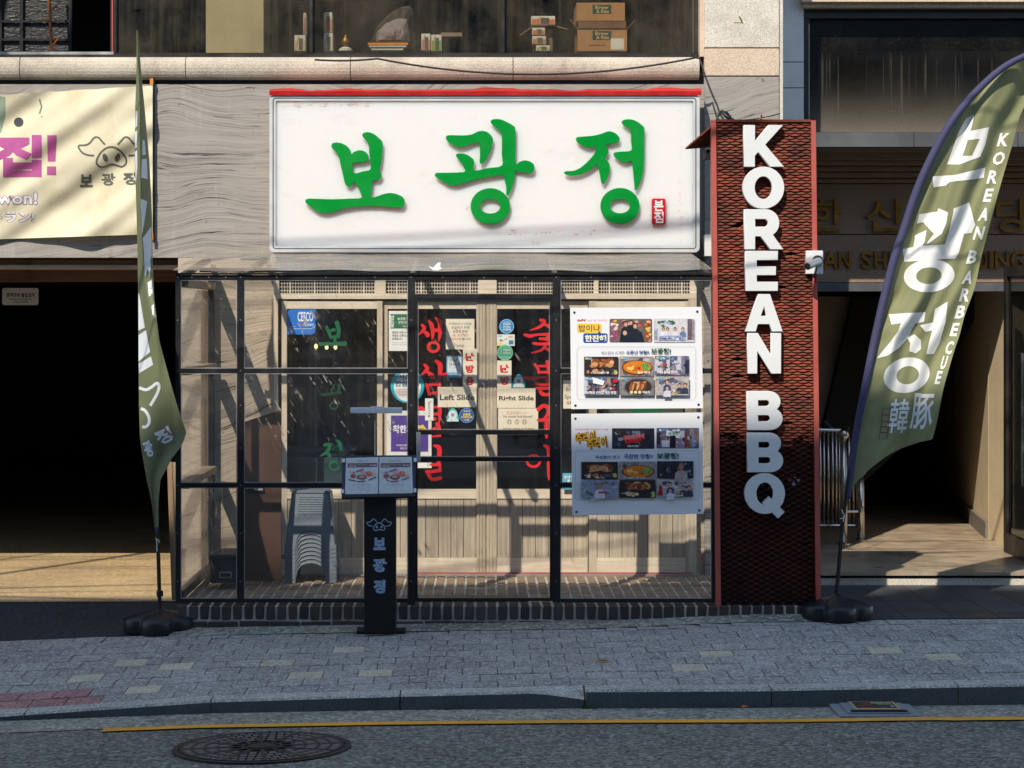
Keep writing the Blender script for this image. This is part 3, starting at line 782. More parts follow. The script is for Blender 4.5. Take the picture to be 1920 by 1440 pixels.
# ================================================================== THE NEIGHBOUR'S BUILDING (recessed to the right)
nb = thing("neighbour_building", "recessed granite building with dark bay window and gold letters over its entrance", "building", (4, 2.4, 0))
YN = 2.4
for a, b in ((-300, 115.5), (117, 164), (165.5, 300)):
    MB().bx(1440, a, 1507, b, YN, .3).build("granite_panel", M['granitestrip'], nb, bevel=.002)
MB().bx(1440, 301, 1507, 1150, YN, .3).build("granite_panel", M['granitestrip'], nb)
MB().bx(1508, 15, 2600, 34, YN + .03, .3).build("window_head", M['bronze'], nb)
MB().bx(1508, 35, 1517, 247, YN + .04, .1).build("window_frame", M['bronze'], nb)
MB().bx(1517.2, 34.5, 2400, 247.5, YN + .1, .006).build("window_pane", M['rightglass'], nb)
led = MB(); led.bx(1504, -60, 2600, 3, YN - .12, .5); led.bx(1506, 3.5, 2600, 14, YN - .06, .4)
led.build("window_ledge", M['granitepink'], nb)
for a, b in ((1500, 1713), (1714, 1908), (1909, 2300)):
    MB().bx(a + .3, 248, b, 275, YN - .02, .2).build("window_sill", M['zinc'], nb)
# inside the bay
MB().box(X(1500, YN), 9, 4.6, 4.7, Z(290, 2.4), 6.5).build("room_wall", M['darkroom'], nb)
MB().box(X(1500, YN), 9, YN + .21, 4.6, Z(274, 2.4), Z(270, 2.4)).build("room_floor", M['dim'], nb)
MB().bx(1865, -50, 1965, 250, 3.4, .3).build("room_pier", M['dim'], nb)
MB().bx(1580, 36, 2300, 96, 2.62, .02).build("roller_blind", pm("blind_fabric", C(92, 90, 86), .8, .1, 4), nb)
# underside and stepped mouldings above the entrance
YE = 3.3
zp0, zp1 = Z(545, YE), Z(300, YE)
MB().box(X(1470, YN) + .02, 9, YN, YE + .5, Z(275, YN) + .004, Z(275, YN) + .03).build("soffit", M['granitedark'], nb)
for k, (a, b) in enumerate(((283, 300), (301, 311), (312, 322), (323, 334), (335, 344))):
    MB().bx(1380, a, 2500, b - (1.5 if k else 0), YE - .26 + .05*k, .5 - .05*k).build("moulding", M['granitebrown'], nb, bevel=.006)
MB().bx(1380, 345.2, 2500, 438.5, YE - .01, .3).build("granite_panel", M['granitebrown'], nb)
MB().bx(1380, 440.5, 2500, 529, YE - .013, .3).build("granite_panel", M['granitebrown'], nb)
MB().bx(1380, 530, 2500, 546, YE - .03, .32).build("door_head", M['zinc'], nb)
xl = 2.42
MB().box(xl - .3, xl, YN + .31, 14, -.1, 3.4).build("hall_wall", M['granitedark'], nb)
zc2 = Z(546, YE)
MB().box(xl, 9, YE + .35, 14, zc2 + .15, zc2 + .4).build("hall_ceiling", M['darkroom'], nb)
MB().box(xl, 9, 14, 14.2, -.1, 3).build("hall_wall", M['darkroom'], nb)
hw = MB(); a, b = (X(1853, 3.9), 3.9), (5.5, 14.0)
hw.mesh([(a[0], a[1], .1), (b[0], b[1], .1), (b[0] + .3, b[1], .1), (a[0] + .3, a[1], .1), (a[0], a[1], 3.2), (b[0], b[1], 3.2), (b[0] + .3, b[1], 3.2), (a[0] + .3, a[1], 3.2)],
        [(0, 3, 2, 1), (4, 5, 6, 7), (0, 1, 5, 4), (1, 2, 6, 5), (2, 3, 7, 6), (3, 0, 4, 7)])
hw.build("hall_wall", pm("sand_plaster", C(206, 186, 150), .85, .08, 3, .3, 140, speck=.3, ss=160), nb)
sk = MB(); d_ = Vector((b[0] - a[0], b[1] - a[1], 0)).normalized(); nrm = Vector((-d_.y, d_.x, 0))
for s0, s1 in ((0, 2.2), (2.203, 4.6), (4.603, 10)):
    p0 = Vector((a[0], a[1], 0)) + d_*s0; p1 = Vector((a[0], a[1], 0)) + d_*s1
    sk.obox((p0 + p1)/2 + Vector((0, 0, .235)) + nrm*.012, d_*(s1 - s0)/2, nrm*.012, (0, 0, .07))
sk.build("skirting", M['granitedark'], nb)
fw_ = MB(); x0_, x1_ = X(1853, 3.9), X(1890, 3.35); fw_.mesh([(x0_ + .002, 3.897, .1), (x1_, 3.35, .1), (x1_ + .3, 3.5, .1), (x0_ + .3, 3.897, .1), (x0_ + .002, 3.897, 3.2), (x1_, 3.35, 3.2), (x1_ + .3, 3.5, 3.2), (x0_ + .3, 3.897, 3.2)], [(0, 1, 2, 3), (4, 7, 6, 5), (0, 4, 5, 1), (1, 5, 6, 2), (2, 6, 7, 3), (3, 7, 4, 0)])
fw_.build("hall_wall", bpy.data.materials['sand_plaster'], nb)
# flank of the stairs inside, cut by the rising flight
st = MB(); st.prism([(X(p, 5.0), Z(q, 5.0)) for p, q in ((1500, 556), (1597, 556), (1541, 792), (1500, 960))], 5.0, 5.1)
st.build("stair_wall", pm("stair_plaster", C(150, 138, 122), .85, .1, 3), nb)
ss = MB(); ss.prism([(X(p, 4.9), Z(q, 4.9)) for p, q in ((1600, 556), (1850, 556), (1700, 830), (1560, 960), (1545, 800))], 4.9, 5.4)
ss.build("stair_underside", M['darkroom'], nb)
MB().bx(1775, 655, 1791, 795, 6.6, .05).build("wall_plaque", pm("plaque", C(60, 30, 26), .5, .1, 4), nb)
# raised gold letters on the panels
for s, box_, dep in (("한", (1522, 373, 1581, 434), .03), ("신", (1624, 373, 1691, 434), .03), ("당", (1868, 373, 1930, 436), .03)):
    text_solid("gold_letter", s, *box_, YE - .05, dep, M['gold'], nb, .012)
for s, box_ in (("A", (1544, 471, 1571, 503)), ("N", (1573, 471, 1596, 503)), ("S", (1615, 471, 1636, 504)), ("H", (1640, 471, 1662, 503)), ("I", (1668, 471, 1676, 503)),
                ("D", (1838, 471, 1850, 503)), ("I", (1855, 471, 1863, 503)), ("N", (1866, 471, 1892, 503)), ("G", (1896, 470, 1922, 504))):
    text_solid("gold_letter", s, *box_, YE - .045, .03, M['gold'], nb, .02)
# dark door leaf standing open at the right edge
dl = thing("entrance_door", "dark framed glass door standing open at the right of the stone entrance", "door", (X(1905, 2.7), 2.7, .165))
dx0 = X(1884, 2.9)
for y0, y1 in ((2.00, 2.08), (2.86, 2.94)): MB().box(dx0, dx0 + .05, y0, y1, .17, 2.42).build("door_stile", M['bronze'], dl)
MB().box(dx0 + .002, dx0 + .048, 2.081, 2.859, .17, .32).build("door_rail", M['bronze'], dl)
MB().box(dx0 + .002, dx0 + .048, 2.081, 2.859, 2.34, 2.42).build("door_rail", M['bronze'], dl)
MB().box(dx0 + .02, dx0 + .03, 2.081, 2.859, .321, 2.339).build("door_pane", M['doorglass'], dl)
MB().tube([(dx0 - .05, 2.16, .75), (dx0 - .05, 2.16, 1.75)], .016, 10).build("door_handle", M['steel'], dl)
MB().box(dx0 + .3, dx0 + .38, 2.5, 2.58, .17, 2.5).build("door_post", M['bronze'], dl)

# ================================================================== THE BUILDING ACROSS THE STREET (behind the camera, casts the street's shade)
ob = thing("opposite_building", "tall plain building across the street that shades the road", "building", (0, -22, 0))
HY = -16.2; HZ = 1.27 + 1.1 * 16.2
MB().box(-14.5, .5, -26, HY, -.2, HZ).build("wall", pm("opposite_wall", C(104, 114, 126), .8, .1, .5), ob)
MB().box(-5.1, .5, -25.9, HY - .002, HZ + .001, HZ + .29).build("shade_step", M['kerb'], ob)  # unseen roof step added to raise the shade edge on the right flag
wn = MB()
for k in range(5):
    for i in range(-7, 0): wn.box(i*2.0, i*2.0 + 1.4, HY - .02, HY + .015, 1.2 + k*3.3, 3.0 + k*3.3)
wn.build("window_row", M['bronze'], ob)
for nm, xa_, xb_, h_, lab in (("opposite_building", .6, 24, 8.6, "low plain building across the street to the right of the tall one"), ("opposite_building", -40, -14.6, 8.0, "low plain building across the street to the left of the tall one")):
    o2_ = thing(nm, lab, "building", ((xa_ + xb_)/2, -22, 0))
    MB().box(xa_, xb_, -26, HY - .3, -.2, h_).build("wall", pm("low_wall", C(104, 112, 120), .8, .15, .5), o2_)
    wn = MB()
    for k in range(2):
        for i in range(int((xb_ - xa_)/2.4)): wn.box(xa_ + .6 + i*2.4, xa_ + 2.2 + i*2.4, HY - .32, HY - .28, 1.0 + k*3.4, 2.9 + k*3.4)
    wn.build("window_row", M['bronze'], o2_)
# cables strung along and across the street, high above the pavement
def sag(a, b, s, n=16): 
    a, b = Vector(a), Vector(b); return [a.lerp(b, i/n) + Vector((0, 0, -s*4*(i/n)*(1 - i/n))) for i in range(n + 1)]
cb = [((-12, -12.8, 8.2), (-3.1, 1.63, 6.9), .15, .034), ((-12.6, -11.5, 8.0), (-3.7, 1.63, 6.3), .15, .020), ((-12, -5.0, 6.2), (6, -3.2, 8.4), .3, .020), ((-12, -4.4, 7.2), (4, -5.2, 6.1), .3, .016), ((-12, -3.2, 7.4), (10, -2.6, 8.0), .35, .011), ((-12, -3.3, 6.6), (10, -2.4, 7.2), .3, .008), ((-12, -4.6, 8.6), (9, -1.2, 6.6), .35, .010), ((-9, -1.4, 4.6), (8, -3.6, 7.9), .3, .007), ((-12, -3.6, 4.9), (9, -1.9, 5.7), .3, .008)]
cw_ = ("topmost", "second highest", "third highest", "fourth highest", "middle", "fourth lowest", "third lowest", "second lowest", "lowest")
for i, (a, b, s, r_) in enumerate(sorted(cb, key=lambda c: -c[0][2] - c[1][2])):
    o = MB().tube(sag(a, b, s), r_, 6).build("overhead_cable", M['cable'])
    tag(o, cw_[i] + " of the nine black cables strung above the street", "cable", "cables strung above the street")
# ================================================================== BRICK PLATFORM
zt = Z(1135, -.06)
plat = thing("brick_platform", "low platform of dark weathered bricks under the glass porch", "platform", (0, .7, 0))
px0, px1 = X(331, -.06), X(1532, -.06)
MB().box(px0 + .006, px1 - .006, -.045, 1.62, -.25, zt - .008).build("mortar_bed", M['mortar'], plat)
bw = .0715; nb_ = int((px1 - px0) / bw)
def brick_data(w_, d_, h_, m_, seed):
    rd = random.Random(seed); mb = MB().box(-w_/2, w_/2, 0, d_, 0, h_)
    for v in mb.v: v.x += rd.uniform(-.003, .003); v.z += rd.uniform(-.003, .003); v.y += rd.uniform(-.002, .003)
    return mb.data("brick", m_, bevel=.006)
fb = [brick_data(.056, .19, .088, M['brick'], i) for i in range(5)]
for i in range(nb_):
    x = px0 + bw*(i + .5)
    o = link("brick", fb[i % 5 if i % 3 else (i*7) % 5], plat); o.location = (x, -.06 + random.uniform(-.004, .004), zt - .092)
sb = [brick_data(.192, .09, .055, M['brick'], 20 + i) for i in range(3)]
nsb = int((px1 - px0) / .2)
for i in range(nsb):
    x = px0 + .2*(i + .5)
    if zs(x) + .02 > zt - .1: continue
    o = link("brick", sb[i % 3], plat); o.location = (x, -.058 + random.uniform(-.003, .003), zt - .160)
tb = [brick_data(.060, .182, .05, M['brickfloor'], 40 + i) for i in range(6)]
used = nb_ + nsb; rest = MB()
for j in range(8):
    for i in range(nb_):
        x = px0 + bw*(i + .5); y = .15 + j*.192
        if used < 298:
            o = link("brick", tb[(i*5 + j*3) % 6], plat); o.location = (x, y, zt - .052 + random.uniform(-.003, .003)); used += 1
        else:
            q = random.uniform(-.003, .003)
            rest.mesh([(x-.030, y, zt-.03), (x+.030, y, zt-.03), (x+.030, y+.182, zt-.03), (x-.030, y+.182, zt-.03),
                       (x-.026, y+.005, zt+q), (x+.026, y+.005, zt+q), (x+.026, y+.177, zt+q), (x-.026, y+.177, zt+q)],
                      [(4, 5, 6, 7), (0, 1, 5, 4), (1, 2, 6, 5), (2, 3, 7, 6), (3, 0, 4, 7)])
o = rest.build("brick_run", M['brickfloor'], plat); o["kind"] = "stuff"

# ================================================================== SLIDING DOOR FRONT OF THE SHOP
YD = 1.5
sf = thing("shop_facade", "timber look sliding door facade with dark glass behind the porch", "facade", (0, YD, zt))
zb = Z(1077, YD)
MB().bx(513, 520, 1306, 524, YD, .08).build("vent_frame", M['vent'], sf)
MB().bx(513, 550, 1306, 560.5, YD - .01, .09).build("vent_frame", M['frame'], sf)
for a, b in ((513, 523), (703, 723), (897, 931), (1114, 1122), (1294, 1306)):
    MB().bx(a, 524.3, b, 549.7, YD + .002, .07).build("vent_frame", M['frame'], sf)
for a, b in ((523.5, 702.5), (723.5, 896.5), (931.5, 1113.5), (1122.5, 1293.5)):   # open grilles over the doors
    g = MB(); n = int((b - a) / 5)
    for i in range(n + 1):
        wd = 2.6 if i % 9 == 4 else .9
        p = a + (b - a)*i/n; g.bx(p - wd/2, 524.4, p + wd/2, 549.6, YD + .018, .012)
    for q in (531, 538, 545): g.bx(a + .2, q - .8, b - .2, q + .8, YD + .024, .004)
    go = g.build("vent_grille", M['vent'], sf)
    MB().bx(a + .1, 524.4, b - .1, 549.6, YD + .055, .01).build("vent_back", M['dim'], sf)
MB().bx(513, 561, 1306, 564, YD + .03, .05).build("door_track", M['black'], sf)
MB().bx(513, 561, 521, 1077, YD - .01, .1).build("door_jamb", M['framev'], sf)
MB().bx(521.3, 561.2, 527, 1077, YD + .03, .08).build("door_jamb", M['bronze'], sf)
MB().bx(1291, 561, 1306, 1077, YD - .01, .1).build("door_jamb", M['framev'], sf)
MB().bx(513, 1077.2, 1312, 1086, YD - .05, .15).build("door_sill", M['alu'], sf)
MB().bx(780, 1073.6, 1300, 1076.8, YD - .012, .02).build("sill_strip", M['redpaint'], sf)
doors = [(528, 717, 538, 707, 0, 0), (718, 911, 727, 893, 0.03, 1), (912, 1116, 932, 1100, 0.03, 1), (1104, 1291, 1119, 1285, 0, 0)]
for k, (a, b, ga, gb, dy, mid) in enumerate(doors):
    y = YD + dy
    if k == 1: b = 911
    if k == 2: b = 1102
    f = MB(); f.bx(a, 564.4, ga, 1076, y, .035); f.bx(gb, 564.4, b, 1076, y, .035)
    fo = f.build("sliding_door", M['framev'], sf)
    h = MB(); h.bx(ga + .1, 565, gb - .1, 579, y + .002, .031); h.build("top_rail", M['frame'], fo)
    MB().bx(ga + .1, 917, gb - .1, 935, y + .002, .031).build("middle_rail", M['frame'], fo)
    MB().bx(ga + .1, 1046, gb - .1, 1075.5, y + .002, .031).build("bottom_rail", M['frame'], fo)
    n = 7; wd = (gb - ga)/n
    for i in range(n):
        MB().bx(ga + wd*i + .45, 935.3, ga + wd*(i+1) - .45, 1045.7, y + .010, .016).build("plank", M['plank'], fo, bevel=.0015)
    MB().bx(ga, 935, gb, 1046, y + .027, .004).build("plank_back", M['bronze'], fo)
    MB().bx(ga + .1, 579.3, gb - .1, 916.7, y + .016, .006).build("door_pane", M['shopglass'], fo)
    if k in (1, 2):                                   # ribbed meeting stiles
        c0, c1 = (893, 911) if k == 1 else (912, 932)
        r_ = MB()
        for q in (.2, .5, .8): 
            p = c0 + (c1 - c0)*q; r_.bx(p - 2, 565, p + 2, 1075, y - .006, .0058)
        r_.build("stile_rib", M['framev'], fo)
        q = MB(); 
        if k == 1: q.bx(894, 712, 908, 721, y - .014, .008)
        else: q.bx(916, 711, 924, 720, y - .012, .006)
        q.build("door_latch", M['alu'], fo, bevel=.002)
# dim dining room behind the glass
rm = thing("dining_room", "dark dining room seen through the shop windows", "room", (0, 3, zt))
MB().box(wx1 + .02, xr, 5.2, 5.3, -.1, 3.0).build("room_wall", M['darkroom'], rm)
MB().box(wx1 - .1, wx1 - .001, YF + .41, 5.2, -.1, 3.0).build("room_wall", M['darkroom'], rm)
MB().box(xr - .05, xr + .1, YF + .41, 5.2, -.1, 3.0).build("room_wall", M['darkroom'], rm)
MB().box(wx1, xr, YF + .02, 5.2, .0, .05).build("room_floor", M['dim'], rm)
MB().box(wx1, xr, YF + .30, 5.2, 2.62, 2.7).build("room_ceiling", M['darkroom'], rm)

# ================================================================== GLASS PORCH
pc = thing("glass_porch", "black steel framed glass porch with clear sheet roof in front of the shop", "porch", (0, 0, zt))
def stl(name, *a, dep=.045, Y=0.0, m='black'): return MB().bx(*a, Y, dep).build(name, M[m], pc, bevel=.002)
for a, b in ((329, 338.5), (444.5, 457.5), (1036.5, 1051)): stl("post", a, 515, b, 1130)
stl("post", 764.5, 515, 778, 1134); stl("post", 1334, 515, 1340, 1131)
cols = [(338.8, 444.2), (457.8, 764.2), (778.3, 1036.2), (1051.3, 1333.7)]
for i, (a, b) in enumerate(cols):
    stl("rail", a, 515.5, b, 525, dep=.04, Y=.002)
    if i != 2:
        for q0, q1 in ((691, 700), (905.5, 914.5), (1122.5, 1130)): stl("rail", a, q0, b, q1, dep=.036, Y=.004)
MB().box(X(326, -.01), X(1340, -.01), -.012, .04, Z(514.8, -.01), Z(511.5, -.01)).build("roof_rail", M['black'], pc)
edges = {0: (525.3, 1122.2), 1: (525.3, 1122.2), 3: (525.3, 1122.2)}
for i, (a, b) in enumerate(cols):
    if i == 2:
        continue
    for q0, q1 in ((525.3, 690.7), (700.3, 905.2), (914.8, 1122.2)):
        MB().bx(a + .2, q0, b - .2, q1, .012, .005).build("glass_pane", M['glazing'], pc)
    tr = MB()                                          # bright edge beads round the panes
    for q0, q1 in ((525.3, 690.7), (700.3, 905.2), (914.8, 1122.2)):
        for r_ in ((a, q1 - 1.3, b, q1), (a, q0, b, q0 + 1.0), (a, q0 + 1.1, a + 1.1, q1 - 1.4), (b - 1.1, q0 + 1.1, b, q1 - 1.4)): tr.bx(*r_, .006, .005)
    tr.build("glazing_bead", M['alu'], pc)
sc_ = MB()
for p in (333, 451, 771, 1043):
    for q in (520, 600, 695, 760, 840, 910, 1000, 1090): sc_.obox(P(p, q, -.001), (.003, 0, 0), (0, .002, 0), (0, 0, .003))
for i, (a, b) in enumerate(cols):
    for k in (.2, .5, .8): sc_.obox(P(a + (b-a)*k, 520, .001), (.003, 0, 0), (0, .002, 0), (0, 0, .003))
so2 = sc_.build("screw", M['alu'], pc); so2["kind"] = "stuff"
# header over the door and the door itself
stl("rail", 778.3, 551, 1036.2, 560.5, dep=.04, Y=.002)
MB().bx(778.5, 525.3, 1036, 550.7, .012, .005).build("glass_pane", M['glazing'], pc)
df = MB(); df.bx(778.3, 561, 783, 1127, .0, .035); df.bx(1031, 561, 1036.2, 1127, .0, .035); df.bx(783.2, 561, 1030.8, 566, .002, .03); df.bx(783.2, 1121.5, 1030.8, 1127, .002, .03)
dfo = df.build("porch_door", M['blackmatte'], pc)
for q0, q1 in ((806.5, 815), (857, 865)): MB().bx(783.3, q0, 1030.7, q1, -.002, .035).build("door_rail", M['black'], dfo)
for q0, q1 in ((566.3, 806.2), (815.3, 856.7), (865.3, 1121.2)): MB().bx(783.4, q0, 1030.6, q1, .014, .004).build("door_pane", M['glazing'], dfo)
dh = MB(); dh.bx(780.5, 810, 788.5, 867, -.02, .006); dh.bx(782, 811, 787, 815, -.014, .02); dh.bx(782, 861, 787, 866, -.014, .02)
dh.build("door_handle", M['alu'], dfo, bevel=.001)
bd = MB(); 
for q in (805.3, 856.0): bd.bx(784, q - .9, 1030, q + .1, .004, .004)
for p in (783.6, 1029.4): bd.bx(p, 567, p + 1, 804, .006, .005)
bd.build("glazing_bead", M['alu'], dfo)
# side frames running back to the wall
xs0 = X(329, 0); xs1 = xs0 + .045
MB().box(xs0 + .016, xs0 + .050, 1.50, 1.59, zt, 2.32).build("post", M['black'], pc)
MB().box(xs0 - .035, xs0 + .0155, 1.52, 1.595, zt, 2.3).build("batten", M['timber'], pc)
for q in (1.665, .925): 
    MB().box(xs0 + .004, xs1 + .035, .05, 1.49, q - .02, q + .025).build("side_rail", M['timberh'], pc)
MB().box(xs0 + .004, xs1, .05, 1.49, zt + .02, zt + .08).build("side_rail", M['black'], pc)
MB().box(xs0 + .004, xs1 + .03, .05, 1.49, 2.22, 2.27).build("side_rail", M['timberh'], pc)
for z0, z1 in ((zt + .09, .90), (.955, 1.64), (1.695, 2.21)): MB().box(xs0 + .018, xs0 + .022, .05, 1.49, z0, z1).build("glass_pane", M['clear'], pc)
# roof: rafters and rippled clear sheet
zr0, zr1 = Z(511, 0), Z(474, YF)
for p in (333, 451, 771, 1043, 1336):
    x = X(p, 0); d_ = Vector((0, 1.55, zr1 - zr0 - .01)).normalized(); L_ = 1.50
    c_ = Vector((x, .06 + L_*d_.y/2, zr0 - .035 + L_*d_.z/2))
    MB().obox(c_, (.016, 0, 0), d_*L_/2, Vector((0, -d_.z, d_.y))*.02).build("rafter", M['black'], pc)
MB().box(xs0 + .05, X(1334, 0), .78, .81, (zr0 + zr1)/2 - .07, (zr0 + zr1)/2 - .04).build("purlin", M['black'], pc)
rs = MB(); nx, ny_ = 120, 10
x0, x1 = X(325, 0), X(1336, 0)
pts = []
for j in range(ny_ + 1):
    for i in range(nx + 1):
        u, v = i/nx, j/ny_; x = x0 + (x1 - x0)*u
        wv = .004*math.sin(x*5.1 + .6)*(1 - v) + .010*mnoise.noise((x*1.7, v*2.2, 3))*(.3 + .7*min(1, v*3)) + .003*math.sin(x*13 + 1)*(1 - v)**3
        pts.append((x, -.05 + (YF + .04 - .003)*v, zr0 + (zr1 - zr0)*v + wv*(1 if v < .98 else 0) + .012))
k_ = nx + 1
rs.mesh(pts, [(j*k_+i, j*k_+i+1, (j+1)*k_+i+1, (j+1)*k_+i) for j in range(ny_) for i in range(nx)])
rs.build("roof_sheet", M['roofsheet'], pc, smooth=True)
fl = MB(); fl.box(x0 + .25, X(505, YF), YF - .012, YF - .001, Z(485, YF), Z(476, YF)); fl.build("roof_flashing", M['greyplastic'], pc)

# ================================================================== UPRIGHT SIGN COLUMN
bq = thing("column_sign", "tall rusty mesh column sign with white raised letters beside the porch", "sign", (X(1433, -.03), .05, zt))
YC = -.035
cl, cr_, ct, cb_ = 1334, 1532, 227, 1135
def lean(px, py): return px + (py - 227) * .0105 - (0 if px < 1400 else 2)
for p, w_ in ((1333, 9), (1522, 9)):
    pts = [(lean(p, 226), 226), (lean(p, 226) + w_, 226), (lean(p, 1136) + w_, 1136), (lean(p, 1136), 1136)]
    MB().prism([(X(a, YC), Z(b, YC)) for a, b in pts], YC - .014, YC + .05).build("frame_angle", M['redpaint'], bq)
MB().prism([(X(a, YC), Z(b, YC)) for a, b in ((1343, 226.5), (1521, 226.5), (1530, 1135), (1352, 1135))], YC + .045, YC + .06).build("back_panel", M['rustback'], bq)
MB().bx(1342.5, 224, 1521, 228.5, YC - .01, .07).build("top_edge", M['rust'], bq)
# expanded metal: bonded lens shaped plates, each tipped like a scale
em = MB(); cw, ch = 20.3, 10.4; rows = int((1133 - 231) / (ch/2)); rg = random.Random(9)
for r_ in range(rows + 1):
    py = 231 + r_*ch/2; xo = (py - 227)*.0105 + (cw/2 if r_ % 2 else 0); xa = 1343 + (py - 227)*.0105; xb = 1521.5 + (py - 227)*.0105
    k0 = max(0, min(1, (py - 800)/120)); hh = 3.4
    for k in range(-1, 10):
        c_ = 1343 + xo + cw*k + cw*.25
        a_, b_ = c_ - cw*.5 - .6, c_ + cw*.5 + .6
        if a_ < xa - .5 and b_ < xa + 3 or b_ > xb + 3 and a_ > xb - 3: continue
        if rg.random() < .012: continue
        a_, b_ = max(a_, xa), min(b_, xb); j = rg.uniform(-.25, .25)
        tp_, bt_ = YC + .018, YC - .004 + rg.uniform(-.003, .003)
        m0, m1 = max(a_, c_ - 4.2), min(b_, c_ + 4.2)
        yy = (tp_ + bt_)/2
        if py > 845 or (py > 800 and rg.random() < (py - 800)/45.):   # lower down the strands stand open as a lattice
            for sg_ in (-1, 1):
                e_ = c_ + sg_*cw*.5
                if e_ < xa or e_ > xb: continue
                q0, q1 = P(c_, py + j, YC + .004), P(e_, py + ch*.5 + j, YC + .004); u_ = Vector((0, .007, -(Z(0, YC) - Z(1, YC))*1.25)); 
                em.mesh([q0 - u_, q0 + u_*-1 + Vector((0, .001, 0)), q0 + u_, q1 + u_, q1 - u_], [(0, 2, 3, 4)] if sg_ > 0 else [(4, 3, 2, 0)])
            hh2 = 1.5; em.mesh([P(c_ - 3.6, py + j, YC + .001), P(c_, py + j - hh2, YC + .006), P(c_ + 3.6, py + j, YC + .001), P(c_, py + j + hh2, YC - .003)], [(0, 3, 2, 1)])
            continue
        em.mesh([P(a_, py + j - 1.0, yy + .004), P(m0, py + j - hh, tp_), P(m1, py + j - hh, tp_), P(b_, py + j - 1.0, yy + .004),
                 P(b_, py + j + 1.0, yy - .004), P(m1, py + j + hh*.85, bt_), P(m0, py + j + hh*.85, bt_), P(a_, py + j + 1.0, yy - .004)],
                [(0, 7, 6, 1), (1, 6, 5, 2), (2, 5, 4, 3)])
eo = em.build("expanded_mesh", M['rust'], bq); eo["kind"] = "stuff"
gl = MB()                                              # pale patches put in for bright spots seen through the mesh
rg = random.Random(3)
for cx, cy, n, sx_, sy_ in ((1382, 482, 9, 9, 14), (1383, 780, 14, 9, 26), (1378, 730, 7, 6, 18), (1488, 905, 9, 12, 14), (1440, 915, 5, 10, 6)):
    for _ in range(n):
        a, b = cx + rg.uniform(-1, 1)*sx_, cy + rg.uniform(-1, 1)*sy_; s = rg.uniform(2, 4.5)
        gl.face([P(a - s, b, YC + .042), P(a, b + s*.7, YC + .041), P(a + s, b, YC + .042), P(a, b - s*.7, YC + .043)])
gl.build("bright_patch", M['alu'], bq)
def box_letter(contours, x0, y0, x1, y1):
    curve_solid("letter", [[(x0 + (x1-x0)*a, y0 + (y1-y0)*(1-b)) for a, b in ct] for ct in contours], YC - .055, .045, M['white'], bq, .002)
def arc(cx, cy, rx, ry, a0, a1, n=14): return [(cx + rx*math.cos(R(a0 + (a1-a0)*k/n)), cy + ry*math.sin(R(a0 + (a1-a0)*k/n))) for k in range(n + 1)]
gK = [[(0,0),(0,1),(.27,1),(.27,.60),(.62,1),(.97,1),(.53,.53),(1,0),(.67,0),(.36,.36),(.27,.26),(.27,0)]]
gO = [ell(.5,.5,.5,.5,40), ell(.5,.5,.22,.28,32)]
gR = [[(0,0),(0,1),(.56,1)] + arc(.56,.66,.34,.34,90,-60,12) + [(1,0),(.68,0),(.42,.33),(.27,.33),(.27,0)], [(.27,.56),(.27,.77)] + [(.52,.77)] + arc(.52,.665,.10,.105,90,-90,8) ]
gE = [[(0,0),(0,1),(1,1),(1,.78),(.34,.78),(.34,.61),(.94,.61),(.94,.40),(.34,.40),(.34,.22),(1,.22),(1,0)]]
gA = [[(0,0),(.36,1),(.66,1),(1,0),(.72,0),(.66,.2),(.34,.2),(.28,0)], [(.41,.41),(.59,.41),(.51,.70)]]
gN = [[(0,0),(0,1),(.30,1),(.72,.42),(.72,1),(1,1),(1,0),(.72,0),(.28,.58),(.28,0)]]
gB = [[(0,0),(0,1),(.60,1)] + arc(.62,.735,.32,.265,90,-50,10) + arc(.64,.29,.36,.29,50,-90,12) + [(0,0)],
      [(.30,.61),(.30,.78),(.55,.78)] + arc(.55,.695,.09,.085,90,-90,7), [(.30,.21),(.30,.39),(.56,.39)] + arc(.56,.30,.10,.09,90,-90,7)]
gQ = [ell(.47,.53,.47,.47,44), ell(.47,.53,.21,.27,32)]
for g, b in ((gK,(1395,235,1469,312)),(gO,(1393,313,1470,391)),(gR,(1396,393,1468,467)),(gE,(1398,471,1458,545)),(gA,(1397,552,1467,621)),(gN,(1402,625,1464,700)),(gB,(1401,734,1467,806)),(gB,(1402,812,1468,885)),(gQ,(1397,888,1476,968))):
    box_letter(g, *b)
qt = MB(); a0, b0 = P(1436, 937, YC - .0555), P(1465, 966, YC - .0555)
dx = (b0 - a0).normalized(); nz = Vector((dx.z, 0, -dx.x))
qt.obox((a0 + b0)/2 + Vector((0, .022, 0)), dx*(b0 - a0).length/2, (0, .0225, 0), nz*.030); qt.build("letter", M['white'], bq)
# bent rusty flap and hidden bracket at its upper left corner
fp = MB(); fp.mesh([P(1334, 234, YC), P(1285, 277, YC + .1), P(1333, 272, YC + .25), P(1334, 236, YC + .25), P(1334, 238, YC), P(1285, 280, YC + .1), P(1333, 276, YC + .25), P(1334, 240, YC + .25)],
        [(0, 1, 2, 3), (7, 6, 5, 4), (0, 4, 5, 1), (1, 5, 6, 2), (2, 6, 7, 3), (3, 7, 4, 0)])
fp.build("bent_flap", M['rust'], bq)
MB().box(X(1318, .3), X(1334, .3), .1, .3, Z(300, .3), Z(285, .3)).build("bracket", M['rustback'], bq)
MB().box(X(1345, 0), X(1525, 0), .11, .18, zt, Z(232, 0)).build("core_post", M['rustback'], bq)
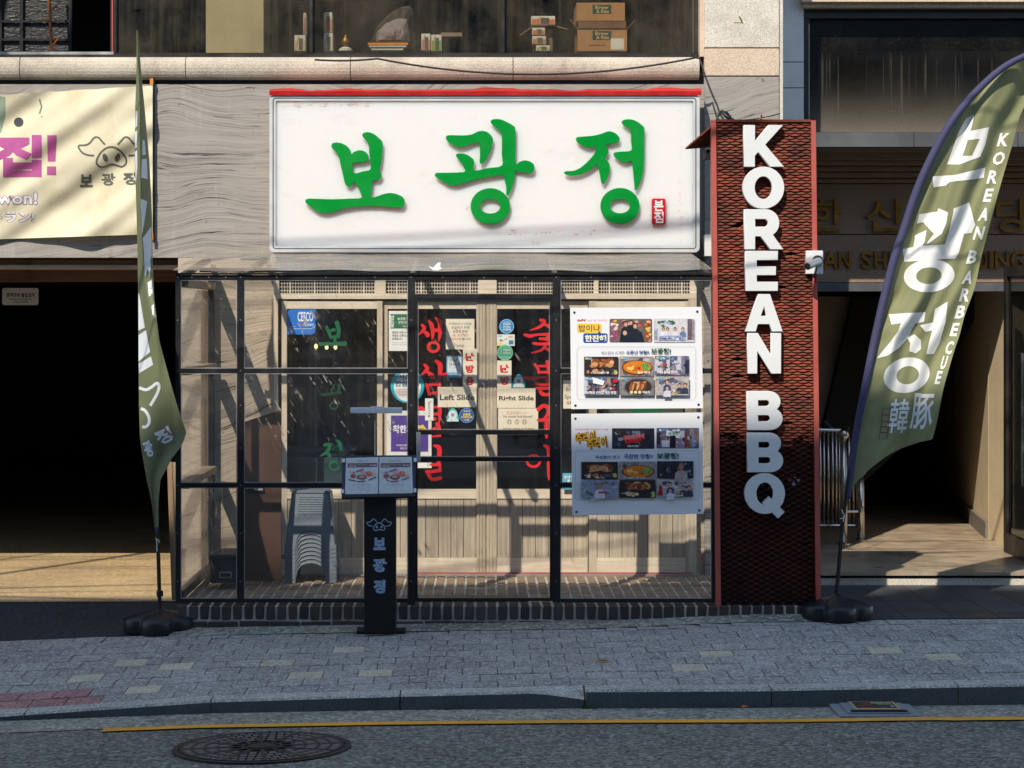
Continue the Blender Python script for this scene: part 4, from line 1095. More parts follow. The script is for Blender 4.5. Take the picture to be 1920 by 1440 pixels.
# ================================================================== MAIN WHITE SIGN
YS = 1.33
sg = thing("shop_sign", "wide white box sign with three green brush letters above the porch", "sign", (X(908, YS), YS, Z(473, YS)))
MB().prism([(X(a, YS), Z(b, YS)) for a, b in rrect(504.5, 177, 1312.5, 473.5, 9)], YS + .135, YS + .26).build("cabinet", M['alusign'], sg)
def frame_ring(name, o, i, y0, y1, m_):
    mb = MB(); n = len(o); vs = []
    for y in (y0, y1): vs += [P(a, b, YS) + Vector((0, y, 0)) for a, b in o] + [P(a, b, YS) + Vector((0, y, 0)) for a, b in i]
    fs = []
    for k in range(n):
        q = (k + 1) % n
        fs += [(k, q, n + q, n + k), (q, k, 2*n + k, 2*n + q), (n + k, n + q, 3*n + q, 3*n + k)]
    mb.mesh(vs, fs); me = mb.data(name, m_); bm = bmesh.new(); bm.from_mesh(me); bmesh.ops.recalc_face_normals(bm, faces=bm.faces); bm.to_mesh(me); bm.free()
    return link(name, me, sg)
frame_ring("trim_frame", rrect(505, 177.5, 1312, 473, 9), rrect(511, 183, 1306, 467, 6), .006, .134, M['alusign'])
frame_ring("trim_frame", rrect(511.4, 183.6, 1305.6, 466.6, 5), rrect(512.6, 184.6, 1304.4, 465.4, 4), .012, .021, M['bronze'])
frame_ring("trim_frame", rrect(512.8, 184.8, 1304.2, 465.2, 4), rrect(516.5, 188.5, 1300.5, 461.5, 3), .010, .0215, M['alusign'])
MB().bx(511.2, 183.2, 1305.8, 466.8, YS + .022, .11).build("face_panel", M['signface'], sg)
def cz(pts, ox, oy, z=4.0): return [(ox + a/z, oy + b/z) for a, b in pts]
bo = [(566,575),(575,555),(600,549),(640,555),(680,575),(705,605),(716,637),(735,620),(770,608),(805,612),(835,635),(845,662),(832,684),(800,695),(722,703),(728,745),(735,782),(800,766),(858,750),(856,690),(850,620),(846,570),(830,536),(803,507),(797,490),(815,474),(850,473),(890,490),(930,525),(948,550),(946,610),(938,700),(925,745),(922,764),(938,780),(940,803),(920,826),(885,832),(864,834),(872,852),(867,900),(864,957),(900,955),(960,935),(1010,928),(1060,938),(1100,960),(1115,990),(1108,1020),(1085,1036),(1020,1035),(930,1025),(800,1025),(680,1040),(600,1060),(540,1076),(500,1078),(460,1065),(410,1030),(378,1005),(370,988),(380,974),(410,970),(560,975),(700,970),(790,964),(785,930),(770,890),(748,855),(735,842),(722,862),(705,878),(685,875),(668,855),(655,800),(635,715),(622,660),(600,620),(575,595)]
g1 = [(1425,515),(1435,497),(1470,494),(1560,496),(1620,488),(1660,468),(1695,462),(1735,472),(1765,500),(1776,525),(1772,560),(1755,620),(1725,675),(1705,700),(1690,708),(1678,698),(1680,660),(1680,600),(1668,545),(1620,555),(1580,572),(1535,583),(1500,578),(1460,555),(1435,535)]
g2 = [(1500,648),(1510,633),(1540,631),(1580,640),(1615,662),(1636,690),(1632,758),(1735,742),(1845,722),(1844,640),(1843,490),(1815,450),(1775,415),(1760,395),(1770,378),(1800,373),(1840,378),(1890,400),(1930,425),(1945,450),(1946,560),(1946,706),(1975,695),(2010,684),(2045,688),(2080,710),(2087,740),(2078,768),(2055,778),(2020,776),(1945,762),(1940,800),(1925,870),(1905,920),(1888,945),(1877,935),(1878,890),(1865,830),(1852,791),(1790,800),(1680,818),(1600,838),(1530,862),(1480,870),(1440,862),(1395,835),(1350,808),(1342,790),(1355,777),(1400,776),(1480,775),(1565,768),(1560,735),(1545,705),(1520,675)]
j1 = [(720,525),(728,510),(760,506),(850,498),(915,482),(950,468),(980,466),(1015,480),(1040,505),(1047,525),(1035,545),(1000,555),(940,566),(958,595),(962,620),(945,655),(930,676),(955,687),(972,715),(973,760),(955,815),(935,850),(920,858),(908,840),(898,780),(878,714),(830,750),(770,780),(710,795),(655,792),(632,780),(635,768),(660,763),(700,762),(750,740),(800,700),(850,645),(868,605),(862,575),(835,582),(800,585),(765,570),(730,545)]
j2 = [(1063,400),(1072,383),(1110,375),(1150,380),(1190,400),(1225,430),(1232,450),(1230,560),(1228,720),(1215,800),(1195,860),(1175,900),(1163,905),(1160,880),(1150,780),(1138,687),(1110,692),(1075,697),(1040,680),(1010,655),(1003,638),(1012,624),(1050,618),(1135,608),(1133,540),(1132,470),(1110,440),(1075,415)]
def letter(contours): curve_solid("letter", contours, YS - .010, .008, M['green'], sg, .0008)
sp_ = lambda p: smooth_pts(p, 3)
letter([sp_(cz(bo, 480, 130))])
for g in (g1, g2): letter([sp_(cz(g, 480, 130))])
letter([cz(ell(1757,1027,147,135,48), 480, 130), cz(ell(1757,1027,76,55,36), 480, 130)])
for g in (j1, j2): letter([sp_(cz(g, 900, 130))])
letter([cz(ell(1050,1025,146,135,48), 900, 130), cz(ell(1049,1025,76,55,36), 900, 130)])
mb = MB(); mb.prism([(X(a, YS), Z(b, YS)) for a, b in rrect(1222.5, 372.5, 1247.5, 421, 3)], YS - .008, YS + .022)
mb.build("name_stamp", pm("stamp_red", C(196, 18, 34), .3, .04, 4), sg)
pr = Print(flat(YS - .0085)); pr.text("본", 1226, 375.5, 1244, 396, C(240,236,230), .03); pr.text("점", 1226, 397, 1244, 418, C(240,236,230), .03)
pr.build("stamp_lettering", M['print'], sg)
rz_ = random.Random(21); pr = Print(flat(YS + .0205), .00001); pr.k = 1       # old tape residue and grime on the face
def residue(x0, y0, x1, y1, n, s0, s1):
    for _ in range(n):
        a, b = rz_.uniform(x0, x1), rz_.uniform(y0, y1); s = rz_.uniform(s0, s1); m_ = rz_.randint(5, 8)
        pr.poly([(a + s*rz_.uniform(.5, 1.3)*math.cos(6.283*k/m_)*1.6, b + s*rz_.uniform(.4, 1)*math.sin(6.283*k/m_)*.5) for k in range(m_)], rz_.choice((C(226, 208, 192), C(214, 194, 174), C(232, 220, 208), C(198, 172, 150))))
residue(529, 194, 690, 200, 46, .8, 4); residue(948, 432, 1150, 440, 40, .6, 3.2); residue(1273, 205, 1280, 455, 60, .5, 1.6); residue(995, 452, 1010, 458, 6, 1, 3); residue(860, 370, 1000, 400, 8, .8, 2.4); residue(1225, 422, 1245, 427, 9, .5, 2)
pr.build("tape_residue", M['print'], sg)["kind"] = "stuff"
# red tarp folded over the top of the sign
tp = MB(); n = 80; rows = []
for i in range(n + 1):
    p = 505 + 810*i/n; tear = 2.5 + 5*mnoise.noise((i*.17, 1, 0)) + 2*mnoise.noise((i*.6, 4, 0)) + (3 if 38 < i < 46 else 0) + (2 if i > 70 else 0)
    rows.append([P(p, 178.6, YS - .006), P(p, 172 - tear*.3, YS - .012 + .006*mnoise.noise((i*.5, 2, 0))), P(p, 170 - tear, YS + .08), P(p, 171.5 - tear, YS + .16)])
for a, b in zip(rows, rows[1:]):
    for k in range(3): tp.face([a[k], b[k], b[k+1], a[k+1]])
o = tp.build("tarp_strip", M['tarp'], smooth=True)
tag(o, "torn red tarpaulin strip folded over the top edge of the white sign", "tarpaulin")

# ================================================================== CREAM BANNER ON THE LEFT
PIG_EAR = [(915,563),(880,525),(855,500),(820,503),(780,550),(740,568),(692,570),(686,592),(720,635),(770,655),(820,658)]
PIG_NOSE = [(970,583),(1020,598),(1070,640),(1098,690),(1095,732),(1060,755),(1020,745),(970,735),(920,755),(875,757),(843,730),(845,690),(875,635),(920,596)]
def pig(pr, f, wd, c, sx=1.0):
    pr.line([f(a, b) for a, b in smooth_pts(PIG_EAR, 4, False)], wd, c)
    pr.line([f(1940 - a, b) for a, b in smooth_pts(PIG_EAR, 4, False)], wd, c)
    pr.line([f(a, b) for a, b in smooth_pts(PIG_NOSE, 4)], wd, c, True)
    for s in (-1, 1): pr.poly([f(970 + s*54 + (a - s*b*.25), 676 + b) for a, b in ell(0, 0, 22, 36, 14)], c)
bn = thing("cloth_banner", "wrinkled cream cloth banner tied on the fascia wall left of the white sign", "banner", (X(150, 1.56), 1.56, Z(450, 1.56)))
def bwr(px, py):
    a = (px*.55 + py*1.0); d_ = max(0, min(1, (300 - px)/120))
    return 1.548 + .024*math.sin(a*.030 + .9)*(.35 + .65*d_) + .018*math.sin(a*.053 + 1.1 + px*.006)*(.3 + .7*d_) + .012*mnoise.noise((px*.012, py*.02, 1)) + .006*math.sin(a*.11 + px*.02) + .024*math.exp(-((py - 300 + (px-150)*.55)/26)**2)*-1*(1 if px > 20 else .6)
def bmap(a, b, e): return P(a, b, bwr(a, b) - e)
mb = MB(); nx, ny_ = 200, 90; pts = []
for j in range(ny_ + 1):
    for i in range(nx + 1):
        p = -330 + 616*i/nx; u = (p + 330)/616
        t0 = 178 - (p)*.0625 + (1.5*mnoise.noise((p*.03, 0, 0))); t1 = 448.5 - p*.033
        pts.append(bmap(p, t0 + (t1 - t0)*j/ny_, 0))
mb.mesh(pts, [(j*(nx+1)+i, j*(nx+1)+i+1, (j+1)*(nx+1)+i+1, (j+1)*(nx+1)+i) for j in range(ny_) for i in range(nx)])
mb.build("cloth", M['banner'], bn, smooth=True)
pr = Print(bmap, .00008, 5); pr.k = 22
mag, gr, wh, pu = C(168, 76, 132), C(92, 92, 82), C(226, 222, 220), C(128, 100, 128)
pr.text("집", -12, 253, 78, 332, mag, .045); pr.poly([(88.5,253.5),(89.5,303),(104,303),(106,253.5)], mag); pr.rect(88, 312, 105, 328, mag)
fb_ = lambda a, b: (a/4.647, 150 + b/4.647)
pr.build("lettering", M['fabricpr'], bn)
pr = Print(bmap, .00008, 5); pr.k = 22; pig(pr, fb_, 3.2, gr); pr.build("pig_logo", M['fabricpr'], bn)
pr = Print(bmap, .00008, 5); pr.k = 22
for s, b in (("보", (150,327,174,351)), ("광", (190,325,216,348)), ("정", (231,323,256,347))):
    pr = Print(bmap, .00008, 5); pr.k = 22; pr.text(s, *b, gr, .04); pr.build("letter", M['fabricpr'], bn)
pr = Print(bmap, .00008, 5); pr.k = 22
for bd_, c in ((.06, pu), (.028, wh)):
    pr.text("Itaewon!", -58 - (1 if bd_ > .05 else 0), 360 - (1 if bd_ > .05 else 0), 70 + (1 if bd_ > .05 else 0), 383 + (1 if bd_ > .05 else 0), c, bd_)
    pr.text("レストラン!", -66, 397, 64.5, 417, c, bd_)
pr.build("lettering", M['fabricpr'], bn)
pr = Print(bmap, .00008, 5); pr.k = 22
pr.ell(35, 229, 9, 9, C(60, 58, 62)); pr.ell(78.5, 219, 1.2, 1.2, C(60, 54, 44)); pr.poly([(-40,175),(10,182),(9,215),(3,245),(-6,262),(-40,260)], C(150, 166, 140))
pr.line([(74,186),(78,200),(74,213)], 3, C(110,128,104))
pr.build("banner_print", M['fabricpr'], bn)
for q0, q1 in ((147, 158), (437, 450)):
    MB().bx(281, q0, 287, q1, 1.54, .008).build("hanging_strap", M['orange'], bn)
MB().tube([P(288.5, 150, 1.575), P(289, 455, 1.575)], .008, 6).build("edge_pole", M['black'], bn)
cr = MB(); nx = 24
pts = [(P(-30 + 95*i/nx, 172 + 9*j/5 + 2*mnoise.noise((i*.7, j, 0)), 1.525 + .012*mnoise.noise((i*.9, j*1.3, 4)))) for j in range(6) for i in range(nx + 1)]
cr.mesh(pts, [(j*(nx+1)+i, j*(nx+1)+i+1, (j+1)*(nx+1)+i+1, (j+1)*(nx+1)+i) for j in range(5) for i in range(nx)])
o = cr.build("tape_wad", M['clear']); tag(o, "crumpled clear tape stuck along the top of the cream banner", "tape")

# ================================================================== FEATHER FLAGS
def flag_base(root, px, py, r_=.235):
    x, y = hit2(px, py, walk_z, .6, -2.0); z0 = walk_z(x, y) + .004
    mb = MB(); n = 90
    for k, (s, h) in enumerate(((.96, 0), (1.0, .012), (1.0, .075), (.97, .09), (.90, .098), (.55, .118), (.22, .135), (.13, .155))):
        for i in range(n):
            t_ = 2*math.pi*i/n; lob = .74 + .26*abs(math.cos(2.5*(t_ + .3)))**.7
            rr = r_*s*(lob if s > .5 else .8 + (lob - .8)*s)
            mb.v.append(Vector((x + rr*math.cos(t_), y + rr*math.sin(t_), z0 + h)))
    for k in range(7):
        for i in range(n): mb.f.append((k*n+i, k*n+(i+1) % n, (k+1)*n+(i+1) % n, (k+1)*n+i)); mb.c.append(None); mb.m.append(0)
    mb.f.append(tuple(7*n + i for i in range(n))); mb.c.append(None); mb.m.append(0)
    mb.build("weight_base", M['rubber'], root, smooth=True)
    return x, y, z0 + .15
# --- right flag, spread flat
fx, fy, fz = hit2(1568, 1160, walk_z, .6, -2)[0], hit2(1568, 1160, walk_z, .6, -2)[1], 0
rf = thing("feather_flag", "olive feather flag spread open in front of the stone entrance on the right", "flag", (fx, fy, walk_z(fx, fy)), "feather flags either side of the porch")
fx, fy, fz = flag_base(rf, 1568, 1160)
POLE = [(2120,62),(2040,66),(1975,80),(1920,100),(1868,130),(1812,184),(1770,240),(1735,305),(1710,363),(1690,424),(1670,484),(1650,562),(1630,652),(1612,742),(1600,802),(1590,870),(1582,935)]
TRAIL = [(2120,80),(2040,100),(1975,140),(1920,201),(1898,272),(1873,358),(1842,474),(1828,538),(1810,588),(1798,632),(1790,655),(1774,710),(1767,738),(1757,790),(1748,824)]
BOT = [(1728,828),(1687,842),(1653,862),(1615,894),(1592,925),(1583,938)]
def FR(px, py):
    d_ = px*.62 + py*.78
    q = px*.86 + py*.34 + 14*mnoise.noise((px*.01, py*.01, 8)); a = .030*math.sin(q*.052) + .020*math.sin(q*.103 + 1 + py*.004) + .008*math.sin(q*.21 + py*.01) + .020*mnoise.noise((px*.012, py*.006, 2)) + .006*math.exp(-((px - 1590 - max(0, 935 - py)*.16 - 14)/16)**2)*math.sin(py*.16)
    k = 1/(1 + math.exp(-(py - 690)/30.))
    a += k*.035*math.sin((px*.75 + py*.55)*.042 + 2)
    pxp = 1590 + max(0, (935 - py))*.16
    return fy + .02 + a*max(0, min(1, (px - pxp)/40)) + .0005*(px - pxp)
def fmap(a, b, e): return P(a, b, FR(a, b) - e)
LP = smooth_pts(POLE, 6, False)
def at(poly, t_):
    L = [0]
    for a, b in zip(poly, poly[1:]): L.append(L[-1] + math.hypot(b[0]-a[0], b[1]-a[1]))
    s = t_*L[-1]
    for i in range(len(poly) - 1):
        if L[i+1] >= s:
            u = (s - L[i])/((L[i+1]-L[i]) or 1); return (poly[i][0]+(poly[i+1][0]-poly[i][0])*u, poly[i][1]+(poly[i+1][1]-poly[i][1])*u)
    return poly[-1]
TB = smooth_pts(TRAIL, 4, False)[:-1] + [TRAIL[-1]] + smooth_pts(BOT, 4, False)
mb = MB(); nv, nu = 240, 90; pts = []
for j in range(nv + 1):
    a = at(LP, j/nv)
    # pair each pole point with an edge point so that the corner falls near the bottom
    b = at(TB, min(1, (j/nv)**1.02))
    for i in range(nu + 1):
        u = i/nu; pts.append(fmap(a[0] + (b[0]-a[0])*u, a[1] + (b[1]-a[1])*u, 0))
mb.mesh(pts, [(j*(nu+1)+i, j*(nu+1)+i+1, (j+1)*(nu+1)+i+1, (j+1)*(nu+1)+i) for j in range(nv) for i in range(nu)])
mb.build("cloth", M['olive'], rf, smooth=True)
sl_ = MB(); sl_.tube([P(a + 3 + 4*min(1, i/40), b + 6*max(0, 1 - i/40), fy + .01) for i, (a, b) in enumerate(LP)], [.016 + .011*min(1, i/40)*max(.45, min(1, 1 - (i - 70)/40)) for i in range(len(LP))], 10)
sl_.build("pole_sleeve", M['sleeve'], rf, smooth=True)
MB().tube([Vector((fx, fy, fz - .05)), P(1569, 1110, fy), P(1578, 1000, fy), P(1587, 930, fy), P(1594, 880, fy)], [.013, .013, .013, .011, .010], 8).build("flag_pole", M['blackmatte'], rf)
tw = MB(); tw.tube(sag(P(1575, 972, fy - .014), P(1584, 966, fy - .016), .01), .003, 5); tw.tube([P(1578, 955, fy - .018), P(1583, 968, fy - .018), P(1581, 978, fy - .018)], .0025, 5)
tw.build("twine", M['plasticwhite'], rf)
pr = Print(fmap, .00006, 4); pr.k = 34
W_ = C(232, 230, 224)
def q_(*p): pr.poly([(1520 + a/3.6, 80 + b/3.6) for a, b in p], W_)
# first syllable, its strokes traced one by one
q_((1105,482),(1048,512),(1000,600),(920,822),(1005,822),(1025,765),(1062,655),(1090,560))
q_((1062,600),(1205,570),(1200,575),(1180,645),(1060,658))
q_((1205,570),(1160,610),(1085,772),(1145,765),(1178,690))
q_((1030,765),(1150,760),(1145,770),(1005,822),(1000,800))
q_((822,902),(965,895),(1180,842),(1168,912),(1075,925),(940,940),(910,965),(830,978))
# second
q_((735,1158),(855,1140),(862,1118),(928,1145),(915,1220),(885,1290),(790,1360),(785,1350),(830,1290),(850,1210),(760,1212),(716,1222))
q_((705,1300),(782,1265),(770,1340),(745,1390),(690,1400),(700,1340))
q_((622,1392),(740,1372),(905,1362),(935,1270),(1020,1140),(962,1150),(965,1120),(1070,1078),(1045,1230),(1110,1230),(1085,1285),(1035,1290),(1000,1420),(975,1460),(905,1460),(905,1430),(640,1462),(632,1480))
o_c = [(1520 + a/3.6, 460 + b/3.6) for a, b in ell(800, 205, 172, 112, 30, -.08)]; i_c = [(1520 + a/3.6, 460 + b/3.6) for a, b in ell(798, 205, 86, 56, 30, -.08)]
pr.raw(o_c + i_c, [(k, (k+1) % 30, 30+(k+1) % 30, 30+k) for k in range(30)], W_)
def r_(*p): pr.poly([(1520 + a/3.6, 460 + b/3.6) for a, b in p], W_)
r_((527,465),(775,450),(765,515),(705,530),(660,620),(600,690),(520,745),(448,765),(455,750),(540,650),(590,580),(610,525),(545,535))
r_((650,625),(700,600),(745,640),(745,700),(710,730),(665,715),(672,660))
r_((738,540),(825,520),(840,430),(925,380),(910,520),(870,660),(830,735),(780,735),(800,650),(820,575),(775,585))
o_c = [(1520 + a/3.6, 460 + b/3.6) for a, b in ell(648, 877, 158, 118, 30, -.25)]; i_c = [(1520 + a/3.6, 460 + b/3.6) for a, b in ell(655, 877, 76, 60, 30, -.25)]
pr.raw(o_c + i_c, [(k, (k+1) % 30, 30+(k+1) % 30, 30+k) for k in range(30)], W_)
for s, w_, (a, b) in zip("KOREANBARBECUE", (10, 11, 9.5, 7.5, 9, 9, 8.5, 9, 9, 8.5, 6.5, 6.5, 5, 5), [(1882,262),(1873,297),(1862,332),(1853,366),(1845,402),(1836,437),(1823,482),(1815,520),(1810,553),(1801,585),(1790,618),(1780,652),(1770,680),(1760,708)]):
    pr.text(s, a - w_, b - 12.5, a + w_, b + 12.5, W_, .035, slant=.28)
pr.k += 2
pr.text("豚", 1709, 737, 1750, 805, W_, .015, slant=.12); pr.k += 4; pr.text("韓", 1667, 748, 1703, 812, W_, .01, slant=.15)
rd_ = C(112, 60, 56)
pr.line([(1656,766),(1670,766),(1663,822),(1648,824)], 1.6, rd_, True)
for b in (778, 790, 800, 811): pr.line([(1655 - (b-766)*.12, b), (1668 - (b-766)*.12, b)], 1.5, rd_)
pr.build("flag_print", M['fabricpr'], rf)

# --- left flag, twisted edge-on and folded round its pole
lx, ly = hit2(300, 1184, walk_z, .9, -2)
lf = thing("feather_flag", "olive feather flag twisted edge-on beside the dark garage mouth", "flag", (lx, ly, walk_z(lx, ly)), "feather flags either side of the porch")
lx, ly, lz = flag_base(lf, 300, 1184)
ROW = [(56,256,257,259),(100,256,258.5,262),(150,255.5,260.5,266),(200,253.5,262,271),(300,252.5,263,280),(400,256,264,285),(480,258,268,286),(560,259,276,289),(640,259.5,288,299),(700,260,298,315),(760,260.5,312,332),(812,262,330,350),(835,264,322,341),(860,268,306,322),(900,275,290,301),(940,284,291,297),(990,290,293,296.5)]
def row(py):
    for a, b in zip(ROW, ROW[1:]):
        if a[0] <= py <= b[0]:
            t_ = (py - a[0])/(b[0] - a[0]); return [p + (q - p)*t_ for p, q in zip(a, b)]
    return list(ROW[0] if py < ROW[0][0] else ROW[-1])
def FL(px, py):
    _, a, m_, b = row(py)
    w1 = .014*mnoise.noise((px*.05, py*.012, 5)); k = min(1, (b - a)/20)
    hem = .006*math.sin(py*.45 + px*.3)
    u = (px - a)/max(.5, b - a)
    if py < 520:                                         # narrow V: left face to the sun, right face away
        t_ = (px - a)/max(.5, m_ - a) if px < m_ else (px - m_)/max(.5, b - m_)
        d_ = -.10*k*t_ if px < m_ else -.10*k + .30*k*t_
        lo_ = d_
    if py > 440:
        d2 = .02 - .22*u + .05*math.sin(u*5 + py*.012) 
        t2 = max(0, min(1, (py - 440)/160))
        d_ = d2 if py >= 520 else d_*(1 - t2) + d2*t2
        if 520 <= py < 600: d_ = (-.10*k + .30*k*max(0, (px - m_)/max(.5, b - m_)) if px > m_ else -.10*k*(px - a)/max(.5, m_ - a))*(1 - t2) + d2*t2
    return ly - .03 + d_*(1 if py < 880 else max(.15, 1 - (py - 880)/110)) + w1*k + hem*max(0, u - .5)*k
def lmap(a, b, e): return P(a, b, FL(a, b) - e)
mb = MB(); nv, nu = 170, 22; pts = []
for j in range(nv + 1):
    py = 57 + (988 - 57)*j/nv; _, a, m_, b = row(py)
    for i in range(nu + 1):
        u = i/nu; p = a + (m_ - a)*u*2 if u <= .5 else m_ + (b - m_)*(u - .5)*2
        if u == 1 and 800 < py < 850: p += 2*mnoise.noise((py*.9, 0, 0))
        pts.append(lmap(p, py, 0))
mb.mesh(pts, [(j*(nu+1)+i, j*(nu+1)+i+1, (j+1)*(nu+1)+i+1, (j+1)*(nu+1)+i) for j in range(nv) for i in range(nu)])
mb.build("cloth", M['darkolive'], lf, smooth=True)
tip = MB().tube([P(257.5, 52, ly), P(257.5, 68, ly), P(259, 110, ly + .02), P(263, 300, ly + .02), P(272, 600, ly + .02), P(284, 860, ly + .02), P(292, 960, ly), P(296, 1010, ly), Vector((lx, ly, lz - .05))], [.005, .006, .007, .008, .009, .010, .012, .013, .013], 8)
tip.build("flag_pole", M['blackmatte'], lf)
MB().tube([P(291.5, 890, ly - .03), P(293.5, 930, ly - .025), P(294, 996, ly - .012)], [.012, .016, .014], 8).build("pole_sleeve", M['sleeve'], lf)
MB().tube([P(299.5, 1108, ly), P(299.8, 1118, ly)], .022, 8).build("pole_collar", M['rubber'], lf)
tw = MB(); tw.tube([P(291, 1010, ly - .016), P(297, 1012, ly - .018), P(299, 1018, ly - .018)], .003, 5); tw.tube([P(294, 1011, ly - .017), P(294.5, 1034, ly - .017)], .003, 5)
tw.build("twine", M['plasticwhite'], lf)
pr = Print(lmap, .00006, 5); pr.k = 18; W2 = C(214, 218, 220)
for q in ([(254.3,209),(257.6,207),(257.2,236),(253.6,240)], [(253.2,247),(257,244),(257,276),(253.2,279)], [(253,285),(257,281),(257.5,312),(254.5,346)],
          [(267.2,262),(271.5,264),(273.8,290),(266.5,291)], [(266,298),(275,298),(277,336),(264.5,333)], [(263.5,372),(276,378),(270,420),(266,440)], [(268,446),(284,424),(284.6,478),(272,520)],
          [(259.5,550),(261,551),(271.5,614),(259.6,620)], [(259.8,628),(273.5,619),(281.5,660),(259.8,678)], [(260,682),(283,668),(287,684),(260.5,700)],
          [(275.5,492),(279,470),(282.5,500),(280,520)], [(277,530),(284,524),(286.4,552),(279,556)], [(284,574),(288.5,570),(289,592),(285.6,590)]): pr.poly(q, W2)
fe = lambda a, b: (a/3.692, 460 + b/3.692)
pr.line([fe(a, b) for a, b in smooth_pts([(964,985),(1010,1000),(1050,980),(1085,955),(1100,970),(1095,1010),(1070,1060),(1040,1110)], 4, False)], 5.5, W2)
pr.line([fe(a, b) for a, b in smooth_pts([(975,1130),(1005,1145),(1030,1190),(1030,1235),(1005,1258),(985,1255)], 4, False)], 5.5, W2)
pr.text("정", 292, 803, 323, 832, W2, .04, rot=-.45); pr.text("광", 270, 826, 287, 857, W2, .04, rot=-.35)
pr.build("flag_print", M['fabricpr'], lf)
# ================================================================== PRINTED PHOTOS (flat shapes)
rp = random.Random(11)
def blobs(pr, x0, y0, x1, y1, pal, n, s0, s1, flat_=1.0):
    for _ in range(n):
        s = rp.uniform(s0, s1); rx, ry = s, s*rp.uniform(.4, .9)*flat_
        cx, cy = rp.uniform(x0 + rx, x1 - rx), rp.uniform(y0 + ry, y1 - ry)
        a = rp.uniform(0, 3); m_ = rp.randint(5, 8); pts = []
        for k in range(m_):
            t_ = 2*math.pi*k/m_ + a; q = rp.uniform(.7, 1.0); pts.append((cx + rx*q*math.cos(t_), cy + ry*q*math.sin(t_)))
        c = rp.choice(pal); k = rp.uniform(.75, 1.2); pr.poly(pts, scl(c, k)); pr.k -= .8
    pr.k += 1
def person(pr, cx, cy, s, top, hair=C(30, 24, 24), skin=C(206, 160, 130)):
    pr.poly([(cx - s*1.5, cy + s*3.4), (cx - s*1.3, cy + s*1.5), (cx - s*.6, cy + s*.9), (cx + s*.6, cy + s*.9), (cx + s*1.3, cy + s*1.5), (cx + s*1.5, cy + s*3.4)], top)
    pr.ell(cx, cy - s*.12, s*.72, s*.9, hair, n=10); pr.ell(cx, cy + s*.12, s*.56, s*.72, skin, n=10)
CR = C
meat = [C(150, 84, 50), C(196, 130, 80), C(112, 58, 36), C(214, 160, 110)]
street = [C(120, 122, 140), C(80, 84, 104), C(190, 190, 200), C(50, 50, 66), C(150, 120, 110)]
